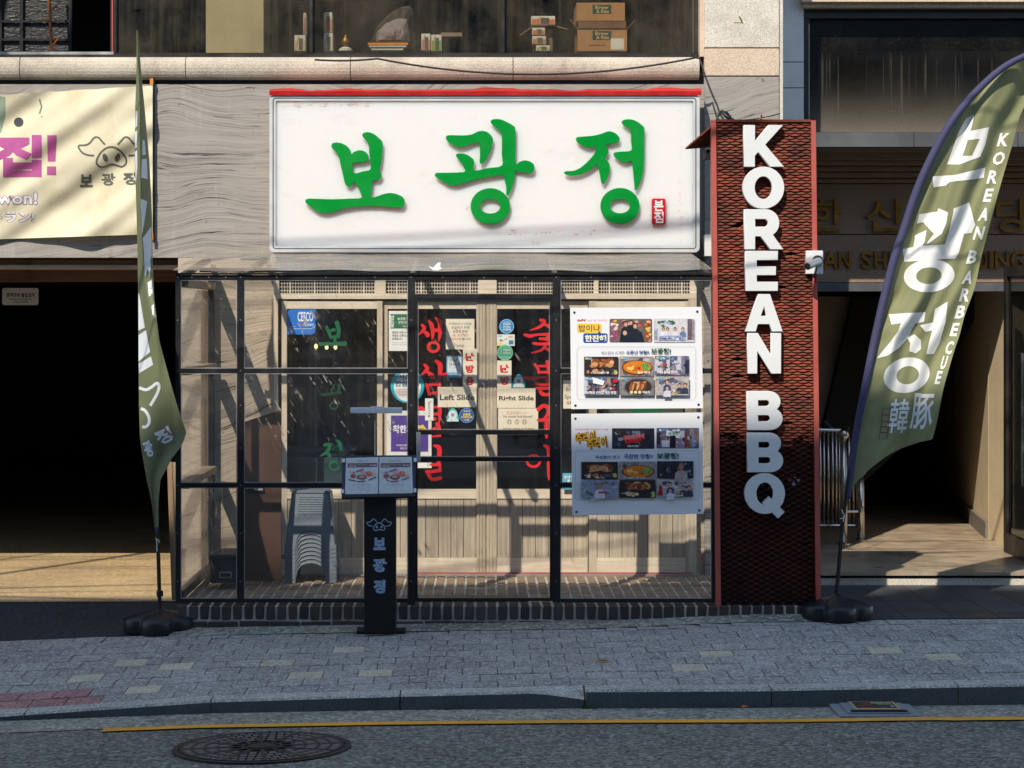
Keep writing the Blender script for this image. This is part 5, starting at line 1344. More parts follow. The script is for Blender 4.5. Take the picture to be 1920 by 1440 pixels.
def photo(pr, x0, y0, x1, y1, kind, r=0):
    w_, h_ = x1 - x0, y1 - y0
    bgc = dict(grill=C(52, 44, 44), soup=C(150, 136, 134), street=C(96, 98, 118), pan=C(130, 124, 122), people=C(176, 166, 160), stall=C(110, 96, 88), patio=C(206, 202, 204), dark=C(44, 46, 58))[kind]
    pr.poly(rrect(x0, y0, x1, y1, max(r, .6), 3), bgc)
    f = lambda u, v: (x0 + w_*u, y0 + h_*v)
    if kind == 'grill':
        blobs(pr, *f(.02, .62), *f(.98, .98), [C(40, 34, 34), C(64, 58, 60), C(90, 84, 84)], 22, w_*.05, w_*.12)
        blobs(pr, *f(.12, .06), *f(.9, .62), meat, 34, w_*.06, w_*.15); blobs(pr, *f(.05, .6), *f(.6, .97), meat + [C(226, 200, 160)], 12, w_*.04, w_*.09)
        blobs(pr, *f(.85, .62), *f(.99, .98), [C(170, 176, 90), C(200, 196, 120)], 5, w_*.04, w_*.07)
    elif kind == 'soup':
        blobs(pr, *f(.02, .02), *f(.98, .98), [C(120, 110, 112), C(190, 180, 178), C(92, 84, 86)], 24, w_*.06, w_*.16)
        a, b = f(.52, .58); pr.ell(a, b, w_*.45, h_*.38, C(92, 52, 40), n=28); pr.ell(a, b - h_*.02, w_*.41, h_*.33, C(214, 126, 40), n=28)
        blobs(pr, a - w_*.34, b - h_*.22, a + w_*.1, b + h_*.22, [C(228, 160, 60), C(206, 110, 34), C(236, 190, 110)], 18, w_*.03, w_*.08)
        for i in range(7): pr.poly([(a + w_*(.10 + .03*i), b - h_*.22), (a + w_*(.13 + .03*i), b - h_*.22), (a + w_*(.20 + .03*i), b + h_*.12), (a + w_*(.17 + .03*i), b + h_*.14)], (C(90, 140, 60), C(130, 170, 84))[i % 2])
        blobs(pr, a - w_*.02, b - h_*.2, a + w_*.16, b + h_*.2, [C(176, 40, 34)], 7, w_*.02, w_*.04)
    elif kind == 'street':
        for i in range(9):
            a = i/9; pr.rect(*f(a, rp.uniform(.0, .35)), *f(a + .11, rp.uniform(.6, .98)), rp.choice(street))
        pr.poly([f(.42, .98), f(.5, .45), f(.56, .45), f(.74, .98)], C(150, 136, 160))
        blobs(pr, *f(.05, .3), *f(.95, .95), street + [C(170, 60, 50), C(210, 180, 150)], 46, w_*.02, w_*.06, 1.4)
        blobs(pr, *f(.02, .02), *f(.6, .2), [C(90, 150, 190), C(220, 226, 230)], 6, w_*.03, w_*.07)
    elif kind == 'pan':
        a, b = f(.55, .55); pr.ell(a, b, w_*.42, h_*.47, C(96, 92, 92), n=28); pr.ell(a, b, w_*.38, h_*.41, C(54, 48, 48), n=28)
        for i in range(7):
            p_, q_2 = a - w_*.22 + w_*.07*i, b - h_*.05 + h_*.03*math.sin(i*2); pr.ell(p_, q_2, w_*.035, h_*.26, meat[i % 4], .25, 12)
        for i in range(3): pr.ell(a - w_*.2 + w_*.12*i, b + h_*.28, w_*.05, h_*.085, C(222, 204, 150), n=12)
        blobs(pr, a - w_*.2, b - h_*.34, a + w_*.24, b - h_*.14, meat + [C(200, 110, 90)], 9, w_*.03, w_*.07)
    elif kind == 'people':
        blobs(pr, *f(.02, .02), *f(.98, .55), [C(196, 184, 176), C(150, 140, 140), C(90, 92, 112)], 20, w_*.05, w_*.13)
        for u, v, s, c in ((.36, .30, .10, C(70, 84, 128)), (.72, .48, .09, C(64, 66, 84)), (.88, .48, .09, C(56, 60, 80))): person(pr, *f(u, v), w_*s*.8, c)
        blobs(pr, *f(.4, .72), *f(.75, .97), [C(200, 190, 180), C(120, 150, 90), C(180, 90, 60), C(226, 222, 210)], 14, w_*.03, w_*.06)
        person(pr, *f(.36, .62), w_*.075, C(206, 206, 216))
    elif kind == 'stall':
        blobs(pr, *f(.0, .02), *f(.24, .98), [C(210, 70, 50), C(226, 190, 60), C(150, 80, 130), C(230, 220, 200)], 26, w_*.03, w_*.07)
        blobs(pr, *f(.8, .02), *f(1, .98), [C(190, 60, 50), C(100, 130, 60), C(220, 180, 70), C(226, 214, 190)], 22, w_*.03, w_*.07)
        blobs(pr, *f(.24, .02), *f(.8, .4), [C(90, 78, 76), C(150, 136, 126), C(196, 186, 180), C(190, 40, 44)], 18, w_*.03, w_*.08)
        for u, v, s in ((.38, .22, .072), (.50, .16, .066), (.60, .30, .078)): person(pr, *f(u, v), w_*s, C(38, 42, 54))
        pr.poly([f(.24, .98), f(.27, .5), f(.42, .42), f(.56, .5), f(.75, .55), f(.82, .98)], C(36, 40, 52))
        pr.ell(*f(.36, .6), w_*.05, h_*.10, C(214, 170, 140), n=8)
    elif kind == 'patio':
        blobs(pr, *f(.06, .04), *f(.55, .4), [C(80, 110, 74), C(60, 96, 60), C(120, 150, 190), C(210, 216, 220)], 22, w_*.03, w_*.08)
        pr.rect(*f(.82, .02), *f(.93, .9), C(108, 92, 100)); pr.rect(*f(.93, .04), *f(.99, .9), C(150, 136, 140)); pr.rect(*f(.02, .4), *f(.1, .9), C(160, 164, 176))
        for u, c in ((.24, C(226, 224, 226)), (.34, C(214, 210, 214)), (.52, C(222, 216, 214)), (.71, C(110, 126, 160))): person(pr, *f(u, .46), w_*.055, c)
        pr.poly([f(.12, .92), f(.18, .72), f(.7, .72), f(.8, .92)], C(150, 160, 186)); blobs(pr, *f(.12, .7), *f(.8, .96), [C(130, 140, 176), C(96, 104, 140), C(214, 206, 206)], 20, w_*.02, w_*.05)
    elif kind == 'dark':
        blobs(pr, *f(.02, .02), *f(.98, .98), [C(36, 38, 50), C(76, 80, 100), C(130, 136, 152), C(60, 50, 46)], 38, w_*.03, w_*.10)
def caption(pr, x0, y0, x1, y1, s, c=C(236, 234, 228)): pr.text(s, x0, y0, x1, y1, c, .03, res=1)

# ================================================================== THE TWO POSTERS HUNG ON THE PORCH GLASS
def poster(label, quad, ox, oy, draw):
    YQ = -.03
    th = thing("hanging_poster", label, "poster", (X(1194, YQ), YQ, Z((quad[0][1] + quad[2][1])/2, YQ)), "white posters hung on the porch glass")
    MB().prism([(X(a, YQ), Z(b, YQ)) for a, b in quad], YQ, YQ + .004).build("sheet", pm("poster_sheet", C(232, 231, 230), .35, .02, 2), th)
    pr = Print(flat(YQ), .00012); pr.k = 2
    T = lambda a, b: (ox + a/6, oy + b/6)
    draw(pr, T)
    pr.build("poster_print", M['poster'], th)
    for k, (a, b) in enumerate(quad):
        cx, cy = sum(p for p, _ in quad)/4, sum(q for _, q in quad)/4
        p = a + (8 if a < cx else -8); q = b + (9 if b < cy else -6.5)
        g = MB(); n = 14
        for r_, y in ((2.6, -.001), (2.3, -.0025), (1.5, -.0025), (1.2, -.0008)): g.v += [P(p + r_*math.cos(2*math.pi*i/n), q + r_*math.sin(2*math.pi*i/n), YQ + y) for i in range(n)]
        for j in range(3):
            for i in range(n): g.f.append((j*n+i, j*n+(i+1) % n, (j+1)*n+(i+1) % n, (j+1)*n+i)); g.c.append(None); g.m.append(0)
        g.f.append(tuple(3*n + i for i in range(n))); g.c.append(None); g.m.append(1)
        g.build("grommet", [M['steel'], M['black']], th)
def TB(T, x0, y0, x1, y1): a, b = T(x0, y0); c, d = T(x1, y1); return a, b, c, d
def draw1(pr, T):
    ink, blue, grn = C(40, 44, 60), C(34, 62, 128), C(24, 84, 56)
    pr.text("tvN", *TB(T, 253, 288, 347, 318), C(176, 20, 52), .05, slant=.2); pr.text("2024년 1월 11일 4회 방영", *TB(T, 365, 293, 590, 318), C(206, 120, 130), 0)
    pr.poly([T(*p) for p in rrect(253, 340, 527, 445, 22)], C(244, 196, 66)); pr.poly([T(335, 440), T(385, 440), T(345, 478)], C(244, 196, 66))
    pr.poly([T(*p) for p in rrect(322, 450, 596, 558, 22)], C(20, 76, 150)); pr.poly([T(480, 455), T(520, 455), T(510, 425)], C(20, 76, 150))
    pr.text("밥이나", *TB(T, 273, 355, 512, 432), C(50, 62, 84), .01); pr.text("한잔해", *TB(T, 340, 468, 580, 545), C(250, 240, 200), .035)
    photo(pr, *TB(T, 617, 287, 1097, 552), 'stall', 3); photo(pr, *TB(T, 1112, 283, 1578, 550), 'patio', 3)
    pr.line([T(*p) for p in rrect(250, 598, 1587, 1195, 45)], .35, C(150, 120, 112), True)
    pr.text("에스컵이 소개한", *TB(T, 523, 650, 782, 684), C(70, 78, 110), .0); pr.text("소문난 맛집!!", *TB(T, 803, 642, 1062, 684), blue, .03); pr.text("보광정!", *TB(T, 1085, 616, 1306, 684), grn, .035)
    for k, (kd, b) in enumerate((('grill', (331, 713, 717, 928)), ('soup', (728, 710, 1116, 928)), ('street', (1127, 705, 1510, 925)), ('street', (331, 940, 717, 1150)), ('pan', (728, 938, 1116, 1148)), ('people', (1127, 935, 1512, 1147)))):
        photo(pr, *TB(T, *b), kd)
        pr.rect(*TB(T, b[0] + 12, b[1] + 10, b[0] + 90, b[1] + 34), C(110, 170, 190)); pr.rect(*TB(T, b[0] + 12, b[1] + 10, b[0] + 44, b[1] + 22), C(226, 200, 90))
    pr.poly([T(430, 945), T(560, 985), T(545, 1035), T(430, 1010)], C(232, 232, 228)); pr.poly([T(*p) for p in ell(681, 985, 28, 22, 12)], C(200, 40, 50))
    caption(pr, *TB(T, 430, 880, 610, 905), "고소하고 진한 기름"); caption(pr, *TB(T, 930, 878, 1070, 905), "얼큰 찌개"); caption(pr, *TB(T, 1150, 868, 1380, 905), "이태원 골목을 걷다가")
    caption(pr, *TB(T, 362, 1100, 690, 1135), "이태원 언덕길 작은 맛집"); caption(pr, *TB(T, 990, 1098, 1070, 1128), "먹음직")
def draw2(pr, T):
    blue, grn = C(36, 70, 140), C(22, 84, 62)
    pr.text("지난 방송 추성훈의 추라이추라이 1회 방영", *TB(T, 228, 262, 600, 282), C(190, 60, 80), .01)
    for bd_, c in ((.10, C(52, 40, 20)), (.03, C(240, 172, 40))):
        pr.text("추라이", *TB(T, 232, 296, 472, 425), c, bd_, rot=-.13); pr.text("추라이", *TB(T, 362, 356, 600, 490), c, bd_, rot=-.13)
    photo(pr, *TB(T, 645, 258, 1122, 490), 'dark', 1); photo(pr, *TB(T, 1146, 254, 1622, 484), 'street', 1)
    pr.poly([T(1260, 276), T(1410, 320), T(1405, 372), T(1250, 340)], C(220, 222, 222)); caption(pr, *TB(T, 1280, 298, 1390, 340), "보광정", C(40, 110, 70))
    pr.rect(*TB(T, 1205, 395, 1290, 470), C(206, 208, 216)); pr.rect(*TB(T, 1300, 340, 1360, 475), C(30, 30, 40)); pr.rect(*TB(T, 1460, 300, 1490, 470), C(120, 60, 66)); pr.rect(*TB(T, 1545, 330, 1570, 470), C(120, 150, 190))
    pr.poly([T(790, 400), T(985, 375), T(975, 400), T(800, 440)], C(200, 30, 44)); pr.text("추라이추라이", *TB(T, 770, 325, 1010, 392), C(222, 216, 216), .07, rot=-.12); pr.text("추라이추라이", *TB(T, 770, 325, 1010, 392), C(206, 34, 48), .04, rot=-.12)
    caption(pr, *TB(T, 815, 448, 940, 470), "오늘의 맛집")
    pr.line([T(*p) for p in rrect(232, 512, 1628, 1062, 30)], .35, C(110, 118, 130), True)
    pr.text("추성훈이 먹고", *TB(T, 458, 564, 735, 602), blue, .02); pr.text("극찬한 맛집!!", *TB(T, 778, 548, 1105, 602), blue, .02); pr.text("보광정!", *TB(T, 1150, 534, 1396, 604), grn, .035)
    for kd, b in (('grill', (300, 636, 712, 832)), ('soup', (728, 632, 1136, 830)), ('dark', (1153, 628, 1562, 822)), ('people', (300, 842, 712, 1043)), ('grill', (728, 840, 1138, 1042)), ('people', (1153, 836, 1562, 1030))): photo(pr, *TB(T, *b), kd)
    x0, y0, x1, y1 = TB(T, 1153, 628, 1562, 822); person(pr, x0 + (x1-x0)*.66, y0 + (y1-y0)*.30, 8.6, C(170, 150, 146), C(96, 80, 76), C(170, 112, 86))
    x0, y0, x1, y1 = TB(T, 300, 842, 712, 1043); pr.rect(x0, y0, x1, y1, C(140, 144, 160)); blobs(pr, x0, y0, x1, y1, [C(120, 124, 140), C(166, 170, 184), C(100, 96, 104)], 20, 2.5, 6)
    person(pr, x0 + (x1-x0)*.5, y0 + (y1-y0)*.34, 6.8, C(206, 206, 212), C(150, 110, 90), C(176, 124, 100)); pr.rect(x0 + 32, y0 + 21, x0 + 46, y0 + 25, C(196, 70, 60))
    x0, y0, x1, y1 = TB(T, 1153, 836, 1562, 1030); pr.poly([(x0 + 1, y1 - 2), (x0 + 5, y0 + 8), (x0 + 9, y0 + 14), (x0 + 11, y1 - 3)], C(168, 30, 40))
    caption(pr, *TB(T, 455, 808, 560, 824), "육즙 가득"); caption(pr, *TB(T, 835, 806, 1025, 822), "얼큰한 국물 한 숟갈"); caption(pr, *TB(T, 1290, 1008, 1440, 1024), "맛있게 드세요")
poster("upper white poster of food photos with a yellow and blue title, mostly in sunlight", [(1069, 577), (1315.5, 575.3), (1318, 765.3), (1071, 767)], 1040, 550, draw1)
poster("lower white poster of food photos with slanted orange title, mostly in shade", [(1071, 776), (1317.5, 773.5), (1319, 963.5), (1073, 966.5)], 1040, 760, draw2)

# ================================================================== NOTICES AND STICKERS ON THE SHOP WINDOWS
YT = YD - .002
def sheet_thing(name, label, cat, outline, base, draw, group="notices stuck on the shop windows", Y=None, thick=.0015, yoff=0):
    Yq = (YT if Y is None else Y) + yoff
    mb = MB(); mb.prism([(X(a, Yq), Z(b, Yq)) for a, b in outline], Yq, Yq + thick)
    mb.cur = None
    mb.c = [base]*len(mb.f)
    o = mb.build(name, M['paperpr']); tag(o, label, cat, group)
    if draw:
        pr = Print(flat(Yq), .00015); pr.k = 1; draw(pr); pr.build("notice_print", M['paperpr'], o)
    return o
rc = lambda x0, y0, x1, y1: [(x0, y0), (x1, y0), (x1, y1), (x0, y1)]
CREAM, WHT, INK = C(236, 222, 196), C(236, 232, 224), C(44, 44, 48)
def d(pr):
    pr.text("CESCO", 558, 584.5, 587, 603, C(236, 240, 244), .025); pr.line([(561, 605), (566, 608), (573, 607)], 1.6, C(190, 30, 70)); pr.text("Members", 569, 604.5, 588.5, 611.5, C(226, 232, 240), .01, slant=.4)
    pr.line([(539.5, 616.5), (583, 616.5), (589, 613.5), (591.5, 609.5)], .7, C(220, 232, 244)); pr.ring(546, 623, 3.6, 3.6, .7, .7, C(226, 232, 240)); pr.text("JI", 544.5, 621, 547.6, 625, C(226, 232, 240), .02); pr.text("System", 543, 611, 554, 614, C(206, 222, 240))
sheet_thing("window_sticker", "bright blue pest control sticker in the top left corner of the left window", "sticker", [(546, 580), (591.5, 580), (591.5, 620), (589.5, 624.5), (585, 627), (539, 627), (539, 587), (541, 582)], C(16, 112, 200), d)
def d(pr):
    pr.rect(732, 589, 780.5, 616, C(30, 112, 72)); pr.text("NOTICE", 724.4, 599.3, 746.4, 606, C(240, 238, 230), .04, rot=-math.pi/2)
    pr.text("보광정 영업", 745, 595, 772, 600.5, WHT, .02); pr.text("영업시간 안내", 747, 602, 772, 607, WHT, .02); pr.text("notice", 755, 610, 766, 613, WHT)
    for k, s in enumerate(("평일은 오후 4시부터", "주말은 오후 12시부터", "운영합니다")): pr.text(s, 735.5, 621 + 6*k, 735.5 + (36, 38, 19)[k], 625.5 + 6*k, INK, .005)
    for q in (641.5, 645): pr.text("We open from four on weekdays", 735.5, q, 774, q + 2, C(120, 116, 110))
sheet_thing("paper_notice", "white notice sheet with a green heading block behind the porch post", "notice", rc(729, 583, 783, 658), WHT, d)
def d(pr):
    pr.poly(ell(764, 727, 25.5, 25.5, 32), WHT); pr.poly([(751, 700), (779, 700), (787, 717), (741, 717)], WHT)
    TQ = C(26, 110, 130); pr.text("서울형", 746.5, 702, 782, 711.5, TQ, .04); pr.text("안심식당", 741, 713.5, 787.5, 725, TQ, .045)
    for q in (730, 735, 740): pr.line([(744 + (q-730)*.4, q), (784 - (q-730)*.4, q)], 1.0, C(230, 160, 110))
sheet_thing("window_sticker", "large round turquoise sticker with two lines of bold lettering behind the porch post", "sticker", ell(764, 724, 31.5, 31.5, 36), C(20, 176, 190), d)
def d(pr):
    pr.rect(733, 779, 803, 847, C(82, 54, 140)); pr.text("착한가격", 736.5, 797, 786, 812, C(238, 234, 240), .035); pr.poly([(784, 808), (786, 799), (793, 796), (801, 806), (797, 813), (788, 812)], C(240, 200, 60)); pr.text("업소", 786, 802, 796, 807, INK, .02)
    pr.text("우리동네 행정안전부 지정", 743, 833, 782, 837, WHT, .01); pr.text("착한가격업소", 750, 839, 772, 843, WHT, .01)
sheet_thing("paper_notice", "purple poster with white border and yellow speech bubble above the menu stand", "notice", rc(725, 770, 809, 858), C(226, 222, 212), d)
def d(pr):
    for k, s in enumerate("셀프코너이용"): pr.text(s, 802.4, 753 + 5*k, 806.4, 757 + 5*k, INK, .01)
sheet_thing("paper_notice", "narrow white slip with a vertical line of writing beside the purple poster", "notice", rc(797, 747, 812.5, 788.5), WHT, d, yoff=-.003)
def d(pr):
    B_, RD = C(48, 96, 160), C(216, 110, 100)
    pr.text("식재료의", 841, 604.5, 862, 609.5, INK); pr.text("신선함을", 864, 604.5, 884, 609.5, B_); pr.text("유지하기 위해", 846.5, 611.5, 880, 617, INK); pr.text("삼겹살,목살", 849, 618.5, 877, 624, INK)
    pr.text("1일 100인분만", 848, 626, 878, 631, RD); pr.text("판매하도록", 843, 633, 864, 638, RD); pr.text("합니다.", 866, 633, 884, 638, INK); pr.text("- 보광정 -", 852, 646, 874, 651, C(110, 108, 100))
sheet_thing("paper_notice", "square cream notice with centred lines of small writing at the top of the left door", "notice", rc(836, 598, 889.5, 655), CREAM, d)
def d(pr):
    pr.poly(rrect(839, 669.5, 865, 698, 1.5), C(226, 230, 228)); pr.text("F&F", 845, 672, 859, 678, C(70, 80, 84)); pr.text("SHOP", 842, 680, 862.5, 686.5, C(70, 80, 84)); pr.text("안심먹거리", 842, 688, 862, 691.5, C(150, 156, 156)); pr.text("ㅣㅅㄴㅐㅁ", 842, 693, 862, 697, C(70, 110, 120)); pr.text("식품의약품안전처", 841, 700.5, 863, 704, C(220, 230, 232), .01)
sheet_thing("window_sticker", "pale blue certificate sticker with English lettering below the square cream notice", "sticker", rrect(837, 667, 867, 708, 2.5), C(108, 166, 190), d)
RED = C(214, 24, 34)
def d(pr):
    for s, b in (("난", (872.5, 661.5, 889, 677)), ("방", (873, 684.5, 889, 699.5)), ("중", (873, 706.5, 888.5, 722.5))): pr.text(s, *b, RED, .055)
sheet_thing("paper_notice", "tall cream strip with three red characters on the left door", "notice", rc(868, 654, 894.5, 727), CREAM, d, yoff=-.002)
def d(pr): pr.text("Left Slide", 824.5, 739.5, 890, 750.5, INK, .03)
sheet_thing("paper_notice", "cream notice reading Left Slide on the left door", "notice", rc(821, 725.5, 893.5, 763.5), CREAM, d, yoff=-.004)
def tri(cx, cy): return smooth_pts([(cx - 11.5, cy + 12), (cx - 8.5, cy - 4), (cx - 3, cy - 11.5), (cx + 3, cy - 11.5), (cx + 8.5, cy - 4), (cx + 11.5, cy + 12), (cx, cy + 12.6)], 3)
def mk_tri(cx, cy):
    def d(pr): pr.poly([(cx - 11.5, cy + 12.4), (cx - 6, cy + 4), (cx + 6, cy + 4), (cx + 11.5, cy + 12.4)], C(222, 224, 220)); pr.ell(cx, cy, 8, 8, C(226, 230, 230)); pr.rect(cx - 3.2, cy - 2.5, cx + 3.2, cy + 3.5, C(150, 148, 146))
    return d
sheet_thing("window_sticker", "teal triangular sticker below the Left Slide notice", "sticker", tri(849, 777.5), C(64, 186, 184), mk_tri(849, 777.5))
def d(pr): pr.ring(875, 779, 13.6, 13.6, .6, .6, C(160, 190, 230)); pr.text("2023", 869, 769, 881, 772.5, WHT); pr.text("상품권", 867.5, 774.5, 882, 779.5, C(236, 206, 60), .04); pr.text("가맹점포", 864.5, 780, 886, 784.5, C(236, 206, 60), .04); pr.text("이용", 870, 786, 880, 789.5, WHT, .02)
sheet_thing("window_sticker", "round dark blue sticker with yellow lettering beside a teal triangular one", "sticker", ell(875, 779, 14, 14, 28), C(28, 84, 160), d)
def d(pr): pr.ring(803.5, 871.5, 2.4, 2.8, .7, .7, INK, 14)
sheet_thing("paper_notice", "small blank white label just right of the menu board", "notice", rc(780, 867.5, 809.5, 877.5), WHT, d)
def d(pr): pr.ring(950, 612, 13.2, 13.2, .6, .6, C(220, 236, 240)); [pr.text(s, 943, 606 + 5*k, 957.5, 610 + 5*k, WHT, .03) for k, s in enumerate(("안전관리", "우수업소", "인증제"))]; pr.rect(944, 603.5, 956, 604.5, C(210, 230, 236))
sheet_thing("window_sticker", "round bright blue sticker topmost on the right door", "sticker", ell(950, 612, 13.8, 13.8, 28), C(34, 140, 200), d)
def d(pr): pr.rect(934, 629, 941, 631, C(90, 150, 190)); pr.poly([(932.5, 643), (941, 639), (941, 648), (932.5, 648)], C(240, 214, 110)); pr.rect(954, 638, 962.5, 646, C(60, 130, 160)); pr.text("Bio", 937, 636, 944, 640, C(50, 90, 90), .03); pr.line([(945, 637), (952, 635)], .8, C(120, 120, 110)); pr.rect(953, 630, 961, 632.5, C(226, 170, 150))
sheet_thing("window_sticker", "small rectangular multicoloured card between a round blue and a round green sticker", "sticker", rc(932, 627, 965, 648.5), C(232, 232, 222), d)
def d(pr): pr.ring(947, 661, 14.2, 14.2, .6, .6, C(206, 232, 214)); pr.text("친환경", 943.5, 654.5, 957, 658.5, WHT, .03); pr.text("먹거리", 943.5, 660, 957, 664.5, WHT, .03); pr.rect(937, 669, 957, 670, C(190, 224, 200)); pr.line([(938, 664), (941, 655)], .9, C(190, 224, 200))
sheet_thing("window_sticker", "round pale green sticker on the right door", "sticker", ell(947, 661, 15, 15, 28), C(84, 184, 140), d, yoff=-.002)
def d(pr):
    for s, b in (("난", (937.5, 683.5, 954.5, 699)), ("방", (938, 706, 955, 722))): pr.text(s, *b, RED, .055)
sheet_thing("paper_notice", "tall cream strip with two red characters on the right door", "notice", rc(932, 676, 959, 729), CREAM, d)
sheet_thing("window_sticker", "teal triangular sticker above the Right Slide notice", "sticker", tri(972.5, 714), C(64, 186, 184), mk_tri(972.5, 714))
def d(pr): pr.text("Right Slide", 935.5, 742, 1001, 753.5, INK, .03)
sheet_thing("paper_notice", "cream notice reading Right Slide on the right door", "notice", rc(932, 728, 1004, 765), CREAM, d, yoff=-.003)
def d(pr):
    pr.text("PLEASE", 950, 771.5, 974, 777, C(200, 110, 96)); pr.line([(975, 774.5), (991, 774)], .6, C(200, 110, 96)); pr.text("No outside food allowed!", 944, 778.5, 998, 783, INK)
    for k in range(3): pr.ring(955 + 14*k, 791, 4.6, 4.6, .5, .5, C(120, 100, 84), 16); pr.line([(953 + 14*k, 794), (954 + 14*k, 787), (957 + 14*k, 788), (956.5 + 14*k, 795)], .8, C(96, 76, 62))
    pr.text("외부 음식 반입을 삼가주세요!!!", 943, 802, 1001, 806, INK)
sheet_thing("paper_notice", "cream handwritten notice with three little drawings below the Right Slide notice", "notice", rc(934, 765.5, 1009, 812), CREAM, d)
def d(pr): pr.text("English", 1062, 727, 1092, 735.5, INK); pr.text("Spoken", 1058.5, 740, 1090, 750, INK); pr.text("staff", 1063, 750.5, 1086, 758, INK); pr.text("o", 1066, 721, 1070, 724, INK)
sheet_thing("paper_notice", "cream handwritten notice half hidden behind the upper hanging poster", "notice", rc(1056, 713, 1100, 766), CREAM, d)
def d(pr): pr.text("PM", 1058.5, 892, 1076, 898, WHT, .02); pr.rect(1055, 905.5, 1096, 911, C(70, 160, 200)); pr.text("1", 1064, 899, 1068, 904, WHT, .02)
sheet_thing("window_sticker", "small light blue sticker low on the window left of the lower hanging poster", "sticker", rc(1054.5, 887, 1096, 918), C(96, 176, 206), d)

# painted brush characters on the glass
def brushes(label, strokes, c, rings=(), n_="window_lettering", yo=.0004):
    pr = Print(lambda a, b, e: P(a, b, YT + yo - e), .00012); pr.k = 0
    for s in strokes: pr.brush(s, c)
    for r_ in rings: pr.ring(*r_, c, 26)
    o = pr.build(n_, M['print']); tag(o, label, "lettering", "brush characters painted on the shop glass")
S8 = lambda pts, ox, oy, z: [(ox + a/z, oy + b/z, w_/z*1.16) for a, b, w_ in pts]
c8 = lambda *p: S8(p, 760, 560, 8.0)
rr_ = C(232, 30, 36)
brushes("tall red brush character with a ring at its foot, topmost on the left door glass", [c8((250,395,34),(285,440,46),(255,490,40),(200,540,14)), c8((275,490,26),(320,520,52),(335,545,60)), c8((350,330,20),(390,385,52),(408,470,50),(412,550,40),(400,615,10)), c8((415,478,44),(520,470,48)), c8((455,290,24),(515,345,56),(520,450,56),(515,560,42),(498,640,10))],
        rr_, [(760 + 422/8, 560 + 725/8, 12.6, 11.4, 5.8, 5.4)])
c6 = lambda *p: S8(p, 760, 700, 6.545)
brushes("second red brush character on the left door glass, with a box at its foot", [c8((290,990,36),(328,1045,50),(290,1100,40),(232,1150,14)), c8((325,1090,30),(380,1140,60),(405,1170,66)), c8((462,935,40),(520,990,66),(522,1090,56),(512,1170,42),(508,1225,12)), c8((530,1140,40),(605,1140,52)),
         c6((255,128,24),(275,180,34),(295,258,30)), c6((290,140,24),(360,128,40),(420,122,44)), c6((415,130,34),(408,190,36),(395,240,30)), c6((290,250,26),(400,235,30))], rr_)
brushes("third red brush character on the left door glass, partly behind a purple poster", [c6((345,415,26),(430,410,34)), c6((415,350,28),(425,470,40),(415,610,14)), c6((350,500,30),(425,495,34)), c6((345,565,34),(360,560,40)), c6((390,620,40),(410,660,44),(415,730,34)), c6((330,690,36),(360,680,40)), c6((330,775,20),(430,765,24)), c6((150,435,30),(190,425,40),(230,440,30))], rr_)
brushes("lowest red brush character on the left door glass", [c6((350,885,22),(405,905,50),(420,950,48),(412,1040,46),(410,1110,36)), c6((320,1120,30),(420,1120,36)), c6((260,1205,34),(330,1205,34),(425,1190,40)), c6((425,1130,26),(425,1190,30)), c6((275,1210,36),(300,1270,40),(340,1300,36),(430,1285,40))], rr_)
d8 = lambda *p: S8(p, 920, 560, 8.0)
brushes("top red brush character at the right edge of the right door glass", [d8((750,320,36),(805,345,48),(740,420,40),(590,475,12)), d8((800,385,26),(870,410,48),(930,440,50)), d8((510,540,34),(590,560,46),(700,540,30),(960,530,44)), d8((740,600,36),(850,605,40)), d8((855,540,44),(850,620,40)), d8((640,670,32),(760,680,38),(960,665,36)), d8((840,680,36),(760,770,36),(610,815,12)), d8((820,740,30),(930,800,50))], rr_)
brushes("second red brush character at the right edge of the right door glass", [d8((665,985,34),(710,1050,36),(720,1110,34)), d8((850,945,46),(865,1020,44),(865,1110,40)), d8((725,1010,28),(840,1010,34)), d8((715,1105,30),(860,1100,36)), d8((515,1180,34),(600,1195,44),(720,1185,32),(960,1165,38)), d8((685,1265,36),(780,1290,40),(900,1270,36)), d8((845,1190,38),(850,1280,36)), d8((690,1340,36),(800,1345,40),(940,1335,40))], rr_)
e8 = lambda *p: S8(p, 920, 720, 6.545)
brushes("third red brush character at the right edge of the right door glass", [e8((600,60,34),(630,120,40),(690,130,34),(760,120,34)), e8((585,310,44),(650,265,40),(710,300,46),(700,370,40),(660,430,34)), e8((585,445,34),(680,440,36),(790,435,36)), e8((690,450,44),(685,540,44),(685,640,30),(688,665,10))], rr_)
brushes("lowest red brush character at the right edge of the right door glass, with a ring", [e8((660,758,26),(705,785,44),(715,850,44),(715,1000,42),(718,1100,40),(712,1185,8))], rr_, [(920 + 525/6.545, 720 + 945/6.545, 14.6, 13.2, 5.0, 5.2)])
gg = C(18, 98, 58); gd = C(8, 60, 38)
k6 = lambda *p: S8(p, 480, 490, 6.0); l6 = lambda *p: S8(p, 480, 700, 6.0)
brushes("top green brush character on the left window", [k6((795,740,30),(825,810,34),(845,860,30)), k6((910,690,44),(930,770,40),(925,850,34)), k6((835,780,26),(880,770,34)), k6((850,850,22),(930,840,26)), k6((885,850,34),(890,920,32)), k6((720,930,36),(860,930,34),(1000,925,44))], gg)
brushes("middle green brush character on the left window, faint behind scratches", [l6((830,120,24),(880,110,28),(870,160,20)), l6((920,70,30),(935,140,34),(930,230,20)), l6((740,240,30),(850,230,28),(950,215,28)), l6((850,180,26),(855,230,24))], gd, [(480 + 875/6, 700 + 365/6, 9, 8, 3.6, 3.4)])
